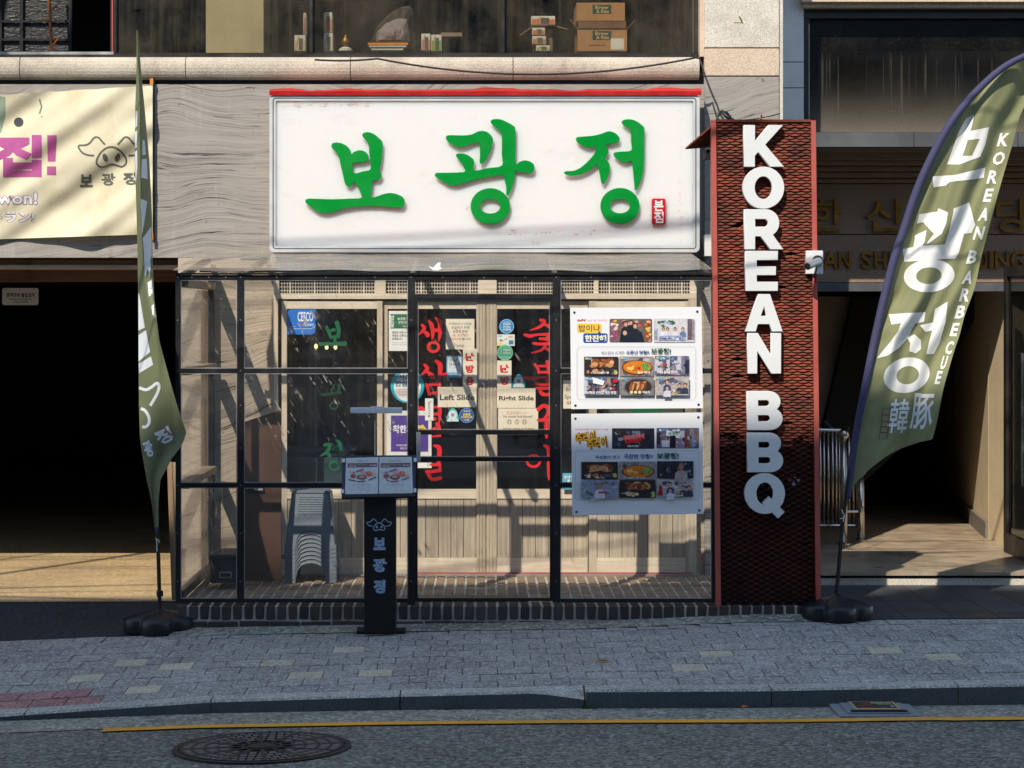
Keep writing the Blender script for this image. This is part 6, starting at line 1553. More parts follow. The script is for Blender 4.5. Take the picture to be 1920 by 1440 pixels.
brushes("lowest green brush character on the left window, with a ring", [l6((775,805,34),(850,800,36)), l6((835,810,30),(800,880,34),(725,930,12)), l6((800,880,26),(830,930,34)), l6((900,755,26),(940,790,44),(940,880,36),(932,970,12)), l6((870,850,26),(920,850,30))], gg, [(480 + 880/6, 700 + 1040/6, 10.6, 9.8, 3.6, 3.6)])
r6 = lambda *p: S8(p, 1040, 550, 6.0)
brushes("green brush character on the right window showing between the two posters", [r6((850,1310,26),(960,1320,40),(1200,1305,34)), r6((940,1310,34),(960,1345,30)), r6((1000,1100,40),(1010,1200,44),(990,1300,40)), r6((900,1340,30),(960,1400,40),(880,1460,30))], gg)
sheet_thing("paper_notice", "pale sheet hung inside the right window behind the posters", "notice", rc(1132, 600, 1281, 915), C(214, 200, 168), None, Y=YD + .03)

# ================================================================== MENU STAND
YM = -.36; gx, gy = hit2(714, 1188, walk_z, .5, -1.5)
ms = thing("menu_stand", "black pedestal menu stand with open two page menu and white lamp bar", "menu stand", (X(713, YM), YM, walk_z(0, YM)))
zg = walk_z(X(713, YM), YM)
MB().box(X(668, gy), X(760, gy), gy - .02, gy + .26, zg + .002, zg + .022).build("base_plate", M['blackmatte'], ms, bevel=.002)
MB().box(X(682.5, YM), X(742.5, YM), YM, YM + .07, zg + .0225, Z(922, YM)).build("column", M['blackmatte'], ms, bevel=.002)
YB0, ht = YM - .06, 76.0
def mmap(a, b, e):
    v = (931 - b)/ht; y = YB0 + .13*v; n_ = Vector((0, -.87, .45))
    return P(a, b, y) + n_*e
def mslab(name, q, e0, e1, m_, parent):
    mb = MB(); n = len(q); mb.mesh([mmap(a, b, e1) for a, b in q] + [mmap(a, b, e0) for a, b in q], [tuple(range(n))[::-1], tuple(range(n, 2*n))] + [(i, (i+1) % n, (i+1) % n + n, i + n) for i in range(n)])
    return mb.build(name, m_, parent)
navy = pm("menu_case", C(36, 50, 68), .45, .1, 5)
brd = mslab("menu_board", [(642, 854), (779.5, 853.5), (778.5, 933), (640.5, 935)], -.012, 0, navy, ms)
mslab("board_lip", [(642, 929), (778, 927.5), (778.4, 933), (641, 935)], .001, .022, M['blackmatte'], ms)
for q in ([(649, 859.5), (709.5, 857.5), (708.5, 926), (647, 927.5)], [(711.5, 857.5), (772, 857), (774, 925), (710.5, 926)]): mslab("page", q, .001, .004, M['plasticwhite'], ms)
pr = Print(mmap, .00012); pr.k = 36
Tm = lambda a, b: (630 + a/12, 840 + b/12)
def MT(s, x0, y0, x1, y1, c, bd_=0): pr.text(s, *Tm(x0, y0), *Tm(x1, y1), c, bd_)
pg = C(206, 208, 200)
for q in ([(240,245),(935,225),(925,1020),(215,1035)], [(985,225),(1680,225),(1700,1010),(970,1020)]): pr.poly([Tm(*p) for p in q], pg)
brw, ink2 = C(112, 78, 84), C(70, 72, 74)
MT("보광정 세트", 455, 285, 735, 320, ink2); MT("이태원 세트", 1195, 278, 1475, 315, ink2)
for x0, x1, nm, prc in ((262, 925, "보광정 세트", "60,000"), (1010, 1672, "이태원 세트", "56,000")):
    pr.poly([Tm(x0, 350), Tm(x1, 340), Tm(x1, 435), Tm(x0, 450)], brw); MT("생삼겹살 목살 김치찌개 볶음밥 냉면", x0 + 25, 372, x1 - 210, 395, C(200, 186, 190)); MT(nm, x0 + 30, 402, x0 + 200, 432, C(230, 224, 226), .02); MT(prc, x1 - 165, 378, x1 - 20, 412, C(226, 214, 220), .02)
for ox in (0, 745):
    pr.poly([Tm(*p) for p in ell(580 + ox, 665, 112, 56, 24)], C(48, 60, 72)); pr.poly([Tm(*p) for p in ell(580 + ox, 660, 78, 36, 20)], C(206, 120, 70)); pr.poly([Tm(*p) for p in ell(575 + ox, 650, 50, 18, 16)], C(226, 150, 96))
    pr.poly([Tm(*p) for p in ell(388 + ox, 640, 68, 52, 20)], C(176, 84, 78)); pr.poly([Tm(*p) for p in ell(388 + ox, 630, 46, 22, 16)], C(140, 56, 52)); pr.poly([Tm(*p) for p in ((375 + ox, 540), (425 + ox, 540), (430 + ox, 620), (370 + ox, 620))], C(206, 120, 106)); pr.line([Tm(280 + ox, 545), Tm(420 + ox, 565)], .8, C(150, 130, 120))
    pr.poly([Tm(*p) for p in ell(620 + ox, 560, 80, 40, 14, .2)], C(226, 150, 160)); pr.poly([Tm(*p) for p in ell(745 + ox, 590, 75, 60, 16)], C(212, 90, 70)); pr.poly([Tm(*p) for p in ell(760 + ox, 570, 40, 26, 12)], C(226, 130, 110)); pr.poly([Tm(*p) for p in ((800 + ox, 600), (870 + ox, 570), (890 + ox, 600), (820 + ox, 640))], C(226, 190, 120))
    for (a, b, cx2, dy_) in ((460, 545, 620, -65), (280, 715, 450, 40), (480, 765, 665, -12), (735, 735, 905, -75)): pr.line([Tm(a + ox*(1 if a > 300 else 1.14), b), Tm(cx2 + ox, b + dy_)], 2.0, (C(70, 58, 64), C(150, 74, 90))[1 if ox else 0])
    for k, (s, x0, x1) in enumerate((("돼지고기 국내산 등갈비 국내산", 365, 795), ("김치찌개 된장찌개 국내산 배추", 380, 800), ("쌀 국내산 고추가루", 490, 670), ("위의 사진은 이미지 컷입니다 실제와 다름", 345, 805))): MT(s, x0 + ox*.985, 818 + 45*k, x1 + ox*.985, (838, 852, 918, 965)[k] if k != 1 else 878, ink2 if k != 1 else C(150, 150, 146))
pr.build("menu_print", M['poster'], ms)
for q in ([(641.5, 861), (647.5, 861), (647, 868), (641, 868)], [(776, 860), (781, 860), (781, 867), (776, 867)], [(639, 919), (645, 919), (645, 926), (639, 926)], [(775.5, 917), (780.5, 917), (780.5, 924), (775.5, 924)]): mslab("clip", q, .002, .012, M['plasticwhite'], ms)
lp = MB(); yl_ = YB0 + .02; lp.box(X(657, yl_), X(754, yl_), yl_, yl_ + .05, Z(775, yl_), Z(764.5, yl_)); lp.box(X(694, yl_), X(718, yl_), yl_ + .005, yl_ + .045, Z(764.4, yl_), Z(762.5, yl_))
lp.build("lamp_bar", M['plasticwhite'], ms, bevel=.004)
MB().tube([P(703, 856, YB0 + .15), P(703, 790, YB0 + .15), P(703, 771, yl_ + .05)], .004, 6).build("lamp_stem", M['alu'], ms)
pr = Print(flat(YM), .0004); pr.k = 2; bl = C(150, 172, 196)
pig(pr, lambda a, b: (711 + (a - 970)*.0807, 985 + (b - 640)*.083), 1.7, bl)
pr.build("pig_logo", M['print'], ms)
for s, b in (("보", (700, 1008, 723, 1031.5)), ("광", (699, 1047, 725, 1073)), ("정", (700, 1087, 723, 1113))):
    pr = Print(flat(YM), .0004); pr.k = 2; pr.text(s, *b, bl, .06); pr.build("letter", M['print'], ms)

# ================================================================== INSIDE THE PORCH
# stack of nested plastic stools
def make_stool(x, y, z, label):
    s = thing("plastic_stool", label, "stool", (x, y, z), "grey plastic stools nested in one stack")
    H, wt, wb = .41, .132, .178
    body = MB()
    for side in range(4):
        M_ = Matrix.Rotation(side*math.pi/2, 4, 'Z')
        def w_at(h): return wb + (wt - wb)*h/H
        arch_ = [(-.62, 0), (-.60, .06), (-.55, .12), (-.42, .165), (-.2, .185), (0, .19), (.2, .185), (.42, .165), (.55, .12), (.60, .06), (.62, 0)]
        arch_ = [(a, b*.75) for a, b in arch_]
        out = [(-1, 0), (-1, .1), (-1, .2), (-1, .3), (-1, H)]
        o_ = []; 
        left = [(-.97, 0), (-.97, .15), (-.95, .3), (-.93, H - .02), (.93, H - .02), (.95, .3), (.97, .15), (.97, 0)]
        ring_ = left + arch_[::-1]
        pts = [Vector((a*w_at(b), -w_at(b), b)) for a, b in ring_]
        inn = [Vector((a*w_at(b)*.97, -w_at(b) + .006, b)) for a, b in ring_]
        n = len(pts)
        body.mesh([Vector((x, y, z)) + M_ @ p for p in pts + inn], [tuple(range(n))[::-1], tuple(range(n, 2*n))] + [(i, (i+1) % n, (i+1) % n + n, i + n) for i in range(n)])
        tp = [Vector((x, y, z)) + M_ @ Vector((a*w_at(b)*1.0, -w_at(b) - .002, b)) for a, b in arch_]
        body.tube(tp, .0042, 6)
    body.build("body", M['stool'], s)
    t_ = MB().box(x - wt, x + wt, y - wt, y + wt, z + H - .025, z + H); t_.build("seat", M['stool'], s, bevel=.012, seg=2)
    rb = MB()
    for k in range(8):
        h = .25 + k*.0165; wv = wb + (wt - wb)*h/H; rb.box(x - wv*.60, x + wv*.60, y - wv - .004, y - wv + .004, z + h, z + h + .007)
    rb.build("rib", M['stool'], s, bevel=.002)
    ft = MB()
    for sx_ in (-1, 1):
        for sy_ in (-1, 1): ft.obox((x + sx_*wb*.9, y + sy_*wb*.9, z + .02), (.02, 0, 0), (0, .02, 0), (0, 0, .018))
    ft.build("foot", M['stool'], s)
    return s
yst = 1.22; xst = X(586, yst)
st0 = make_stool(xst, yst, zt, "grey plastic stool at the bottom of the nested stack in the porch")
names = ["second stool from the bottom of the grey nested stack", "third stool from the bottom of the grey nested stack", "fourth stool from the bottom of the grey nested stack", "middle stool of the nine in the grey nested stack",
         "fourth stool from the top of the grey nested stack", "third stool from the top of the grey nested stack", "second stool from the top of the grey nested stack", "topmost stool of the grey nested stack, its ribbed side showing"]
for k, nm in enumerate(names):
    r_ = st0.copy(); col.objects.link(r_); r_.location = (xst + random.uniform(-.003, .003), yst, zt + .029*(k + 1)); r_["label"] = nm
    for ch in list(st0.children):
        c_ = ch.copy(); col.objects.link(c_); c_.parent = r_; c_.matrix_parent_inverse = ch.matrix_parent_inverse.copy()
# brown board leaning behind the glass
bb = thing("leaning_board", "dark brown board with a slot handle standing behind the lower left glass", "board", (X(490, .95), .95, zt))
MB().prism([(X(a, .9), Z(b, .9)) for a, b in ((458, 791), (527, 768), (527, 1090), (458, 1090))], .9, .93).build("board", M['brownboard'], bb)
sl2 = MB(); sl2.bx(465, 915, 496, 925, .894, .006); sl2.build("slot_handle", M['blackmatte'], bb)
MB().bx(477, 916, 493, 919.5, .891, .004).build("slot_plate", M['alu'], bb)
# black toolbox
tx = thing("storage_box", "black lidded storage box on the porch floor in the left corner", "box", (X(418, .75), .9, zt))
MB().bx(394, 1047, 444, 1093, .72, .36).build("box_body", M['blackmatte'], tx, bevel=.006)
MB().bx(392, 1040, 446, 1048, .70, .40).build("lid", M['rubber'], tx, bevel=.006)
MB().bx(411, 1072, 434, 1084, .712, .01).build("handle", M['greyplastic'], tx, bevel=.002)
MB().bx(413, 1074.5, 432, 1081.5, .710, .003).build("label_plate", M['blackmatte'], tx)
# floor mat and yellow strip
fmt = MB(); 
for i in range(44): fmt.box(X(752 + i*5.4, .2), X(755.8 + i*5.4, .2), .14, .36, zt + .003, zt + .014)
fmt.box(X(751, .2), X(991, .2), .145, .155, zt + .002, zt + .010); fmt.box(X(751, .2), X(991, .2), .345, .355, zt + .002, zt + .010)
tag(fmt.build("door_mat", M['rubber']), "ribbed black rubber mat lying inside the porch door", "mat")
tag(MB().box(X(495, 1.3), X(545, 1.3), 1.30, 1.34, zt + .14, zt + .17).build("wooden_block", M['timberh']), "short wooden strip lying low behind the stack of stools", "wood strip")
# crumpled clear film hanging in the corner
cf_ = MB(); nx, ny2 = 16, 30
cf_.mesh([(xs0 + .10 + .10*i/nx + .02*mnoise.noise((i*.5, j*.25, 2)), .55 + .35*i/nx + .05*mnoise.noise((i*.4, j*.3, 7)), zt + .08 + .75*j/ny2) for j in range(ny2 + 1) for i in range(nx + 1)],
         [(j*(nx+1)+i, j*(nx+1)+i+1, (j+1)*(nx+1)+i+1, (j+1)*(nx+1)+i) for j in range(ny2) for i in range(nx)])
tag(cf_.build("plastic_film", M['clear'], smooth=True), "crumpled clear plastic film bundled in the left corner of the porch", "plastic film")
# freezer, bag, paper and bulbs inside the dining room
fz_ = thing("chest_freezer", "pale chest freezer behind the left window of the shop", "freezer", (X(595, 2.0), 2.2, .05))
fgl = pm("freezer_white", C(150, 172, 170), .4, .08, 3)
MB().bx(534, 856, 662, 1060, 2.0, .6).build("cabinet", fgl, fz_, bevel=.01); MB().bx(532, 845, 664, 855.5, 1.99, .62).build("lid", fgl, fz_, bevel=.006)
bag = MB(); bag.lathe(X(640, 2.2), 2.2, [(.02, Z(845, 2.2)), (.09, Z(843, 2.2)), (.085, Z(836, 2.2)), (.03, Z(832, 2.2))], 14, 1, .6)
tag(bag.build("plastic_bag", pm("blue_bag", C(40, 100, 190), .4, .2, 9), smooth=True), "bright blue plastic bag lying on the chest freezer", "bag")
tag(MB().prism([(X(a, 2.3), Z(b, 2.3)) for a, b in ((577, 771), (590, 767), (613, 796), (609, 799), (597, 790), (583, 780))], 2.3, 2.304).build("paper_sheet", M['plasticwhite']), "bent white sheet of paper hanging inside the left window", "paper")
pf = thing("framed_picture", "pale blue picture hung on the wall inside the left window", "picture", (X(678, 3.0), 3.0, Z(712, 3.0)))
MB().bx(660, 659, 695.5, 714, 3.0, .02).build("picture_sheet", pm("picture_blue", C(110, 140, 176), .6, .15, 8), pf)
pr = Print(flat(3.0), .0006); pr.k = 1; blobs(pr, 662, 672, 692, 712, [C(110, 96, 50), C(70, 70, 60), C(150, 130, 70)], 14, 2, 5); pr.build("picture_print", M['print'], pf)
for k, (a, b) in enumerate(((551, 645.5), (592.5, 649.5), (612.5, 650.5), (629, 650.5))):
    lb = thing("pendant_bulb", ("glowing bulb hanging alone below the blue sticker", "leftmost of the three glowing bulbs across the green character", "middle of the three glowing bulbs across the green character", "rightmost of the three glowing bulbs across the green character")[k], "bulb", P(a, b, 3.4), "bare bulbs hanging in the dining room")
    c_ = P(a, b, 3.4); MB().lathe(c_.x, c_.y, [(.004, c_.z - .022), (.014, c_.z - .012), (.015, c_.z), (.010, c_.z + .02)], 10).build("bulb", M['bulb'], lb, smooth=True)
    MB().tube([c_ + Vector((0, 0, .02)), c_ + Vector((0, 0, .05))], .011, 8).build("socket", M['gold'], lb)
    MB().tube([c_ + Vector((0, 0, .05)), c_ + Vector((0, 0, 2.62 - c_.z))], .003, 5).build("cord", M['cable'], lb)
ls = thing("pendant_lamp", "dome shaped orange and cream lampshade hanging between the door notices", "lamp", P(757, 680, 2.4))
c_ = P(761, 686, 2.4); MB().lathe(c_.x, c_.y, [(.105, c_.z), (.10, c_.z + .06), (.075, c_.z + .10), (.03, c_.z + .13)], 20).build("lamp_shade", pm("shade_orange", C(214, 160, 120), .5, .1, 5), ls, smooth=True)
MB().tube([c_ + Vector((0, 0, .13)), c_ + Vector((0, 0, 2.62 - c_.z))], .004, 5).build("cord", M['cable'], ls)

# ================================================================== THINGS ON THE FRONT OF THE BUILDING
cv = thing("security_camera", "silver bullet camera on a white wall box beside the column sign", "camera", (X(1528, .1), .12, Z(495, .1)))
MB().bx(1511.5, 470, 1543.5, 514, -.075, .06).build("wall_box", M['plasticwhite'], cv, bevel=.004)
b0, b1 = P(1532, 491, -.125), P(1514, 499, -.22)
MB().tube([P(1533, 489, -.0755), P(1533, 489, -.085)], .036, 18).build("mount_plate", M['steel'], cv)
MB().tube([P(1533, 489, -.085), b0 + Vector((0, 0, -.004))], .014, 10).build("arm", M['alu'], cv)
MB().tube([b0 + Vector((.015, .02, .004)), b1], .025, 18).build("barrel", M['alu'], cv)
MB().tube([b1, b1 + (b1 - b0).normalized()*.006], .021, 16).build("lens", M['black'], cv)
MB().tube([P(1533, 494, -.09), P(1531, 505, -.10), P(1528, 516, -.08), P(1529, 535, -.03), P(1532, 560, .03)], .005, 6).build("cable", M['cable'], cv)
tag(MB().bx(1321, 440, 1335, 481, 1.42, .14).build("junction_box", M['plasticwhite'], bevel=.005), "small white electrical box on the wall between the white sign and the column", "electrical box")
cbl = MB(); yy = 1.30
cbl.tube(sag(P(590, 112, yy), P(708, 110, yy), .01, 8) + sag(P(708, 110, yy), P(1305, 108, yy - .02), .115, 30)[1:] + sag(P(1312, 110, yy), P(1345, 198, 1.0), .02, 8) + [P(1350, 214, .7), P(1357, 224, .4)], .007, 8)
tag(cbl.build("black_cable", M['cable'], smooth=True), "long black cable sagging along the granite ledge above the white sign", "cable")
co = MB(); pts = [P(1357 + 12*math.cos(t_)*(1 + .12*math.sin(3*t_)), 216 + 9*math.sin(t_) + t_*.5, .25 + .01*t_) for t_ in fr(0, 12.2, 60)]
co.tube(pts, .006, 6); co.tube([P(1352, 208, .24), P(1362, 218, .22), P(1376, 227, .2)], .013, 8)
tag(co.build("cable_coil", M['cable'], smooth=True), "loose coil of black cable lying on top of the column sign", "cable")
tag(MB().tube(sag(P(1378, 226, .1), P(1462, 213, .9), .01, 8), .004, 6).build("black_cable", M['cable']), "thin black wire from the column top to the granite pier", "cable")
spk = thing("wire_spike", "short dark spike with orange wire on top of the column sign", "bracket", P(1428, 226, .0))
MB().tube([P(1427, 227, 0), P(1428, 215, 0)], [.010, .004], 8).build("spike", M['black'], spk); MB().tube([P(1424, 221, -.01), P(1430, 224, -.012), P(1438, 220, -.01)], .003, 5).build("wire", M['orange'], spk)
np_ = thing("wall_sign", "small white no entry sign hanging in the dark garage mouth", "sign", P(37, 556, 2.6))
MB().prism([(X(a, 2.6), Z(b, 2.6)) for a, b in rrect(4, 540, 72, 572, 4)], 2.6, 2.606).build("plate", M['plasticwhite'], np_)
pr = Print(flat(2.6), .0005); pr.k = 1; ik = C(34, 28, 28)
pr.text("관계자외 출입금지", 12, 549, 65, 557.5, ik, .025); pr.line([(17, 561), (59, 561)], 1, ik); pr.text("CCTV 녹화중", 25, 563.5, 52, 568, ik, .01)
for a in (10, 37, 63): pr.ell(a, 543.5, 1, 1, ik, n=8)
pr.build("sign_print", M['print'], np_)
MB().tube([P(20, 540, 2.603), P(20, 520, 2.64)], .002, 4).build("hanger", M['cable'], np_); MB().tube([P(56, 540, 2.603), P(56, 520, 2.64)], .002, 4).build("hanger", M['cable'], np_)
for k, (a, b, y) in enumerate(((313, 322, .55), (323, 329, .45))):
    o = MB().prism([(X(p, y), Z(q, y)) for p, q in ((a, 866 + k*1.5), (b, 867), (b + 9, 1125), (a + 9 + k*3, 1125))], y, y + .05).build("wooden_board", M['timber'])
    tag(o, ("outer weathered board leaning against the left side of the porch", "inner narrow board leaning against the left side of the porch")[k], "board", "old boards leaning on the porch")
# coat tree and boxes behind the upper windows
ct_ = thing("coat_tree", "orange wooden coat tree inside the open dark upper window", "coat stand", P(97, 96, 2.1))
MB().tube([P(89, -60, 2.1), P(97, 99, 2.1)], .012, 8).build("stem", M['coatwood'], ct_)
for a, b in (((94, 22), (108, 9)), ((94, 42), (80, 34)), ((97, 88), (110, 71))): MB().tube([P(*a, 2.1), P(*b, 2.08)], .006, 6).build("peg", M['coatwood'], ct_)
WS = 99.5
def carton(name, label, x0, y0, x1, y1, Y, dep, m_, draw=None, grp="boxes standing behind the upper window"):
    t_ = thing(name, label, "box", P((x0 + x1)/2, y1, Y), grp)
    MB().bx(x0, y0, x1, y1, Y, dep).build("carton", m_, t_, bevel=.003)
    if draw: pr = Print(flat(Y), .0004); pr.k = 1; draw(pr); pr.build("carton_print", M['print'], t_)
    return t_
wbx = pm("white_carton", C(214, 206, 194), .7, .06, 5)
def dl(oy):
    def d(pr):
        pr.rect(1111, oy, 1146, oy + 17, C(34, 70, 52)); pr.text("Brew", 1116, oy + 1.5, 1141, oy + 8, C(206, 160, 106), .02); pr.text("& Rite", 1118, oy + 9, 1142, oy + 15.5, C(206, 160, 106), .02)
    return d
def dlow(pr): dl(58)(pr); pr.rect(1145, 72, 1170, 93, C(220, 212, 198)); pr.rect(1103, 84, 1136, 85, C(120, 76, 44))
b1_ = carton("cardboard_box", "lower brown cardboard box with green logo patch and white label, its flaps spread", 1083, 53, 1176, WS - 3, 1.95, .5, M['cardboard'], dlow)
for q in ((1083, 1069, -1), (1176, 1191, 1)):
    mb = MB(); mb.mesh([P(q[0], 53, 1.95), P(q[1], 36, 1.98), P(q[1], 36, 2.4), P(q[0], 53, 2.4), P(q[0], 54.5, 1.95), P(q[1], 37.5, 1.98), P(q[1], 37.5, 2.4), P(q[0], 54.5, 2.4)], [(0, 1, 2, 3), (7, 6, 5, 4), (0, 4, 5, 1), (1, 5, 6, 2), (2, 6, 7, 3), (3, 7, 4, 0)]); mb.build("flap", M['cardboard'], b1_)
MB().bx(1084, 40, 1174, 53, 1.94, .02).build("flap", pm("cardboard_dark", C(120, 84, 58), .8, .05, 4), b1_)
carton("cardboard_box", "upper brown cardboard box with green logo patch resting on the one below", 1081, 5, 1172, 39.5, 1.97, .45, M['cardboard'], dl(9))
b2_ = thing("open_carton", "slim open carton with spread flaps and small printed packs inside", "box", P(1015, 96, 1.95), "boxes standing behind the upper window")
MB().bx(1000, 54, 1036, WS - 3, 1.98, .2).build("carton", pm("carton_grey", C(120, 96, 74), .8, .06, 5), b2_)
for a, b in (((1003, 46), (974, 66)), ((1033, 46), (1064, 54))):
    mb = MB(); mb.mesh([P(*a, 1.93), P(*b, 1.95), P(*b, 2.1), P(*a, 2.1), P(a[0], a[1] + 1.5, 1.93), P(b[0], b[1] + 1.5, 1.95), P(b[0], b[1] + 1.5, 2.1), P(a[0], a[1] + 1.5, 2.1)], [(0, 1, 2, 3), (7, 6, 5, 4), (0, 4, 5, 1), (1, 5, 6, 2), (2, 6, 7, 3), (3, 7, 4, 0)]); mb.build("flap", M['cardboard'], b2_)
def pk(x0, y0, x1, y1, c):
    def d(pr): pr.rect(x0 + 1, y0 + (y1-y0)*.35, x1 - 1, y1 - 1, c); pr.rect(x0 + (x1-x0)*.4, y0 + (y1-y0)*.2, x0 + (x1-x0)*.75, y1 - 2, C(90, 80, 76)); pr.line([(x0 + 1, y1 - 1.5), (x0 + (x1-x0)*.4, y0 + 2)], 1.4, C(200, 120, 60))
    return d
for k, (a, lab) in enumerate((((996, 30, 1041, 47), "white and orange pack lying on top of the open carton"), ((998, 52, 1022, 66), "orange printed pack in the upper part of the open carton"), ((998, 68, 1024, 83), "orange and green pack in the middle of the open carton"), ((1005, 85, 1031, 96), "pale green pack at the bottom of the open carton"))):
    carton("small_pack", lab, *a, 1.90, .07, wbx, pk(*a, (C(206, 120, 80), C(206, 110, 70), C(190, 130, 90), C(170, 180, 130))[k]), "small printed packs at the open carton")
for a, lab, c in (((790, 63, 807, 95), "left of two white printed packs side by side behind the upper window", C(196, 130, 110)), ((808.5, 65, 828, 96), "right of two white printed packs, green corner, behind the upper window", C(120, 170, 70)), ((607, 62, 624, 96), "lower of two slim white boxes stacked by the window mullion", C(206, 196, 180)), ((607, 23, 623, 61), "upper of two slim white boxes stacked by the window mullion", C(200, 130, 100)), ((552, 66, 573, 96), "lower pale carton against the mullion behind the left upper pane", C(190, 170, 150)), ((569, 24, 574, 65), "narrow pale carton end showing behind the left upper pane", C(190, 170, 150))):
    carton("white_box", lab, *a, 1.93, .12, wbx, pk(*a, c))
gb_ = thing("plastic_bundle", "dome shaped bundle of purple cloth wrapped in clear plastic behind the upper window", "bundle", P(738, 96, 2.1))
OUT = smooth_pts([(687, 96), (690, 82), (699, 69), (706, 52), (718, 37), (736, 23), (756, 13), (769, 12), (776, 24), (774, 45), (779, 70), (785, 96)], 4, False) 
def bagmesh(out, y0, dep, amp, m_, name):
    cx, cy = sum(a for a, b in out)/len(out), max(b for a, b in out); mb = MB(); n = len(out)
    for j, s in enumerate((1.0, .93, .8, .62, .4, .15)):
        for i, (a, b) in enumerate(out):
            q = amp*mnoise.noise((a*.07, b*.07, j*.6)); p = P(cx + (a - cx)*s, cy + (b - cy)*s, y0); p.y = y0 - dep*math.sqrt(max(0, 1 - s*s)) + q*(1 if j else .3); p.x += q*.3; mb.v.append(p)
    for j in range(5):
        for i in range(n - 1): mb.f.append((j*n+i, j*n+i+1, (j+1)*n+i+1, (j+1)*n+i)); mb.c.append(None); mb.m.append(0)
    mb.f.append(tuple(5*n + i for i in range(n))); mb.c.append(None); mb.m.append(0)
    return mb.build(name, m_, gb_, smooth=False)
bagmesh(OUT, 2.2, .22, .05, M['wrap'], "plastic_wrap")
bagmesh([(705, 78), (707, 60), (722, 44), (745, 34), (764, 36), (768, 60), (770, 78)], 2.21, .12, .04, pm("purple_cloth", C(150, 136, 142), .9, .3, 14, stain=C(104, 76, 128), stv=.9), "purple_cloth")
MB().bx(690, 80, 765, 84, 1.97, .2).build("wood_tray", M['orange'], gb_)
bkst = thing("book_stack", "low stack of papers under the plastic wrapped bundle", "papers", P(728, 96, 1.9))
for k in range(4): MB().bx(692 + k*2, 85.5 + k*2.8, 762 - k*3, 88 + k*2.8, 1.90 - .005*k, .2).build("sheet", (wbx, M['dim'])[k % 2], bkst)
tr_ = thing("gold_trophy", "small gold trophy on a pale foot behind the upper window", "trophy", P(648, 96, 1.95))
c_ = P(648, 96, 1.95); u_ = 1/256
MB().lathe(c_.x, c_.y, [(.05, c_.z), (.05, c_.z + .016), (.025, c_.z + .03)], 14).build("foot", wbx, tr_); MB().lathe(c_.x, c_.y, [(.012, c_.z + .031), (.030, c_.z + .06), (.028, c_.z + .085), (.008, c_.z + .105), (.012, c_.z + .12)], 12).build("cup", M['gold'], tr_, smooth=True)
tag(MB().bx(827, 61, 866, 68, 2.0, .08).build("wooden_tray", M['timberh']), "small pale wooden tray behind the right of the white printed packs", "tray")

# ================================================================== STREET OBJECTS
# railing of the stairs
rl = thing("stair_railing", "polished steel railing with ball topped posts at the stone entrance", "railing", P(1585, 1020, 3.5))
zf_ = .166
for p, Y_, top, r_ in ((1582, 3.45, 822, .030), (1614, 3.75, 890, .030)):
    MB().tube([(X(p, Y_), Y_, zf_), (X(p, Y_), Y_, Z(top, Y_))], r_, 14).build("post", M['steel'], rl, smooth=True)
    MB().lathe(X(p, Y_), Y_, [(.055, zf_), (.055, zf_ + .012), (.03, zf_ + .02)], 16).build("post_foot", M['steel'], rl)
    cz_ = Z(top - 8, Y_); MB().lathe(X(p, Y_), Y_, [(.01, cz_ - .045), (.04, cz_ - .025), (.046, cz_), (.035, cz_ + .03), (.01, cz_ + .045)], 16).build("ball", M['steel'], rl, smooth=True)
for i, p in enumerate((1538, 1545, 1553, 1561, 1568, 1574, 1592, 1600, 1607)):
    MB().tube([(X(p, 3.8), 3.8, zf_ + .10), (X(p, 3.8), 3.8, Z(800 + (i % 3)*6, 3.8))], .011, 8).build("baluster", M['steel'], rl, smooth=True)
MB().tube([P(1530, 806, 3.8), P(1586, 807, 3.8)], .018, 10).build("hand_rail", M['steel'], rl); MB().tube([P(1530, 985, 3.8), P(1612, 985, 3.8)], .012, 10).build("low_rail", M['steel'], rl)
MB().tube([P(1586, 959, 3.7), P(1612, 959, 3.75)], .012, 8).build("low_rail", M['steel'], rl)
MB().tube([P(1545, 790, 3.9), P(1600, 850, 3.9)], .02, 10).build("hand_rail", M['bronze'], rl)
# manhole
mx, my = hit2(491, 1403, road_z, -2.2, -5.5)
mh_ = thing("manhole_cover", "round cast iron manhole cover with radial grid in the asphalt", "manhole cover", (mx, my, road_z(mx, my)))
rz = lambda x, y: road_z(x, y)
def disc_pts(r0, r1, h, n=64, a0=0, a1=2*math.pi):
    vs = []
    for k in range(n + 1):
        t_ = a0 + (a1 - a0)*k/n
        for r_ in (r0, r1): x, y = mx + r_*math.cos(t_), my + r_*math.sin(t_); vs.append((x, y, rz(x, y) + h))
    return vs, [(2*k, 2*k+1, 2*k+3, 2*k+2) for k in range(n)]
RM = 334/2 * (my - CAMY)/F
def plate(name, r0, r1, h, m_, hb=-.01):
    mb = MB(); a, f = disc_pts(r0, r1, h); b, _ = disc_pts(r0, r1, hb); n = len(a)
    mb.mesh(a + b, f + [(2*k+1, 2*k+1+n, 2*k+3+n, 2*k+3) for k in range(64)] + [(2*k, 2*k+2, 2*k+2+n, 2*k+n) for k in range(64)]); return mb.build(name, m_, mh_)
plate("frame_ring", RM*.935, RM, .010, M['iron']); pm("iron_pale", C(112, 108, 104), .6, .3, 9, .5, 90, metal=.2); plate("cover_plate", .004, RM*.925, .006, M["iron"])
rb = MB()
for r_ in (.22, .36, .50, .64, .78, .90):
    a, f = disc_pts(RM*r_ - .008, RM*r_ + .008, .0125); b, _ = disc_pts(RM*r_ - .008, RM*r_ + .008, .006); n = len(a)
    rb.mesh(a + b, f + [(2*k+1, 2*k+1+n, 2*k+3+n, 2*k+3) for k in range(64)] + [(2*k, 2*k+2, 2*k+2+n, 2*k+n) for k in range(64)])
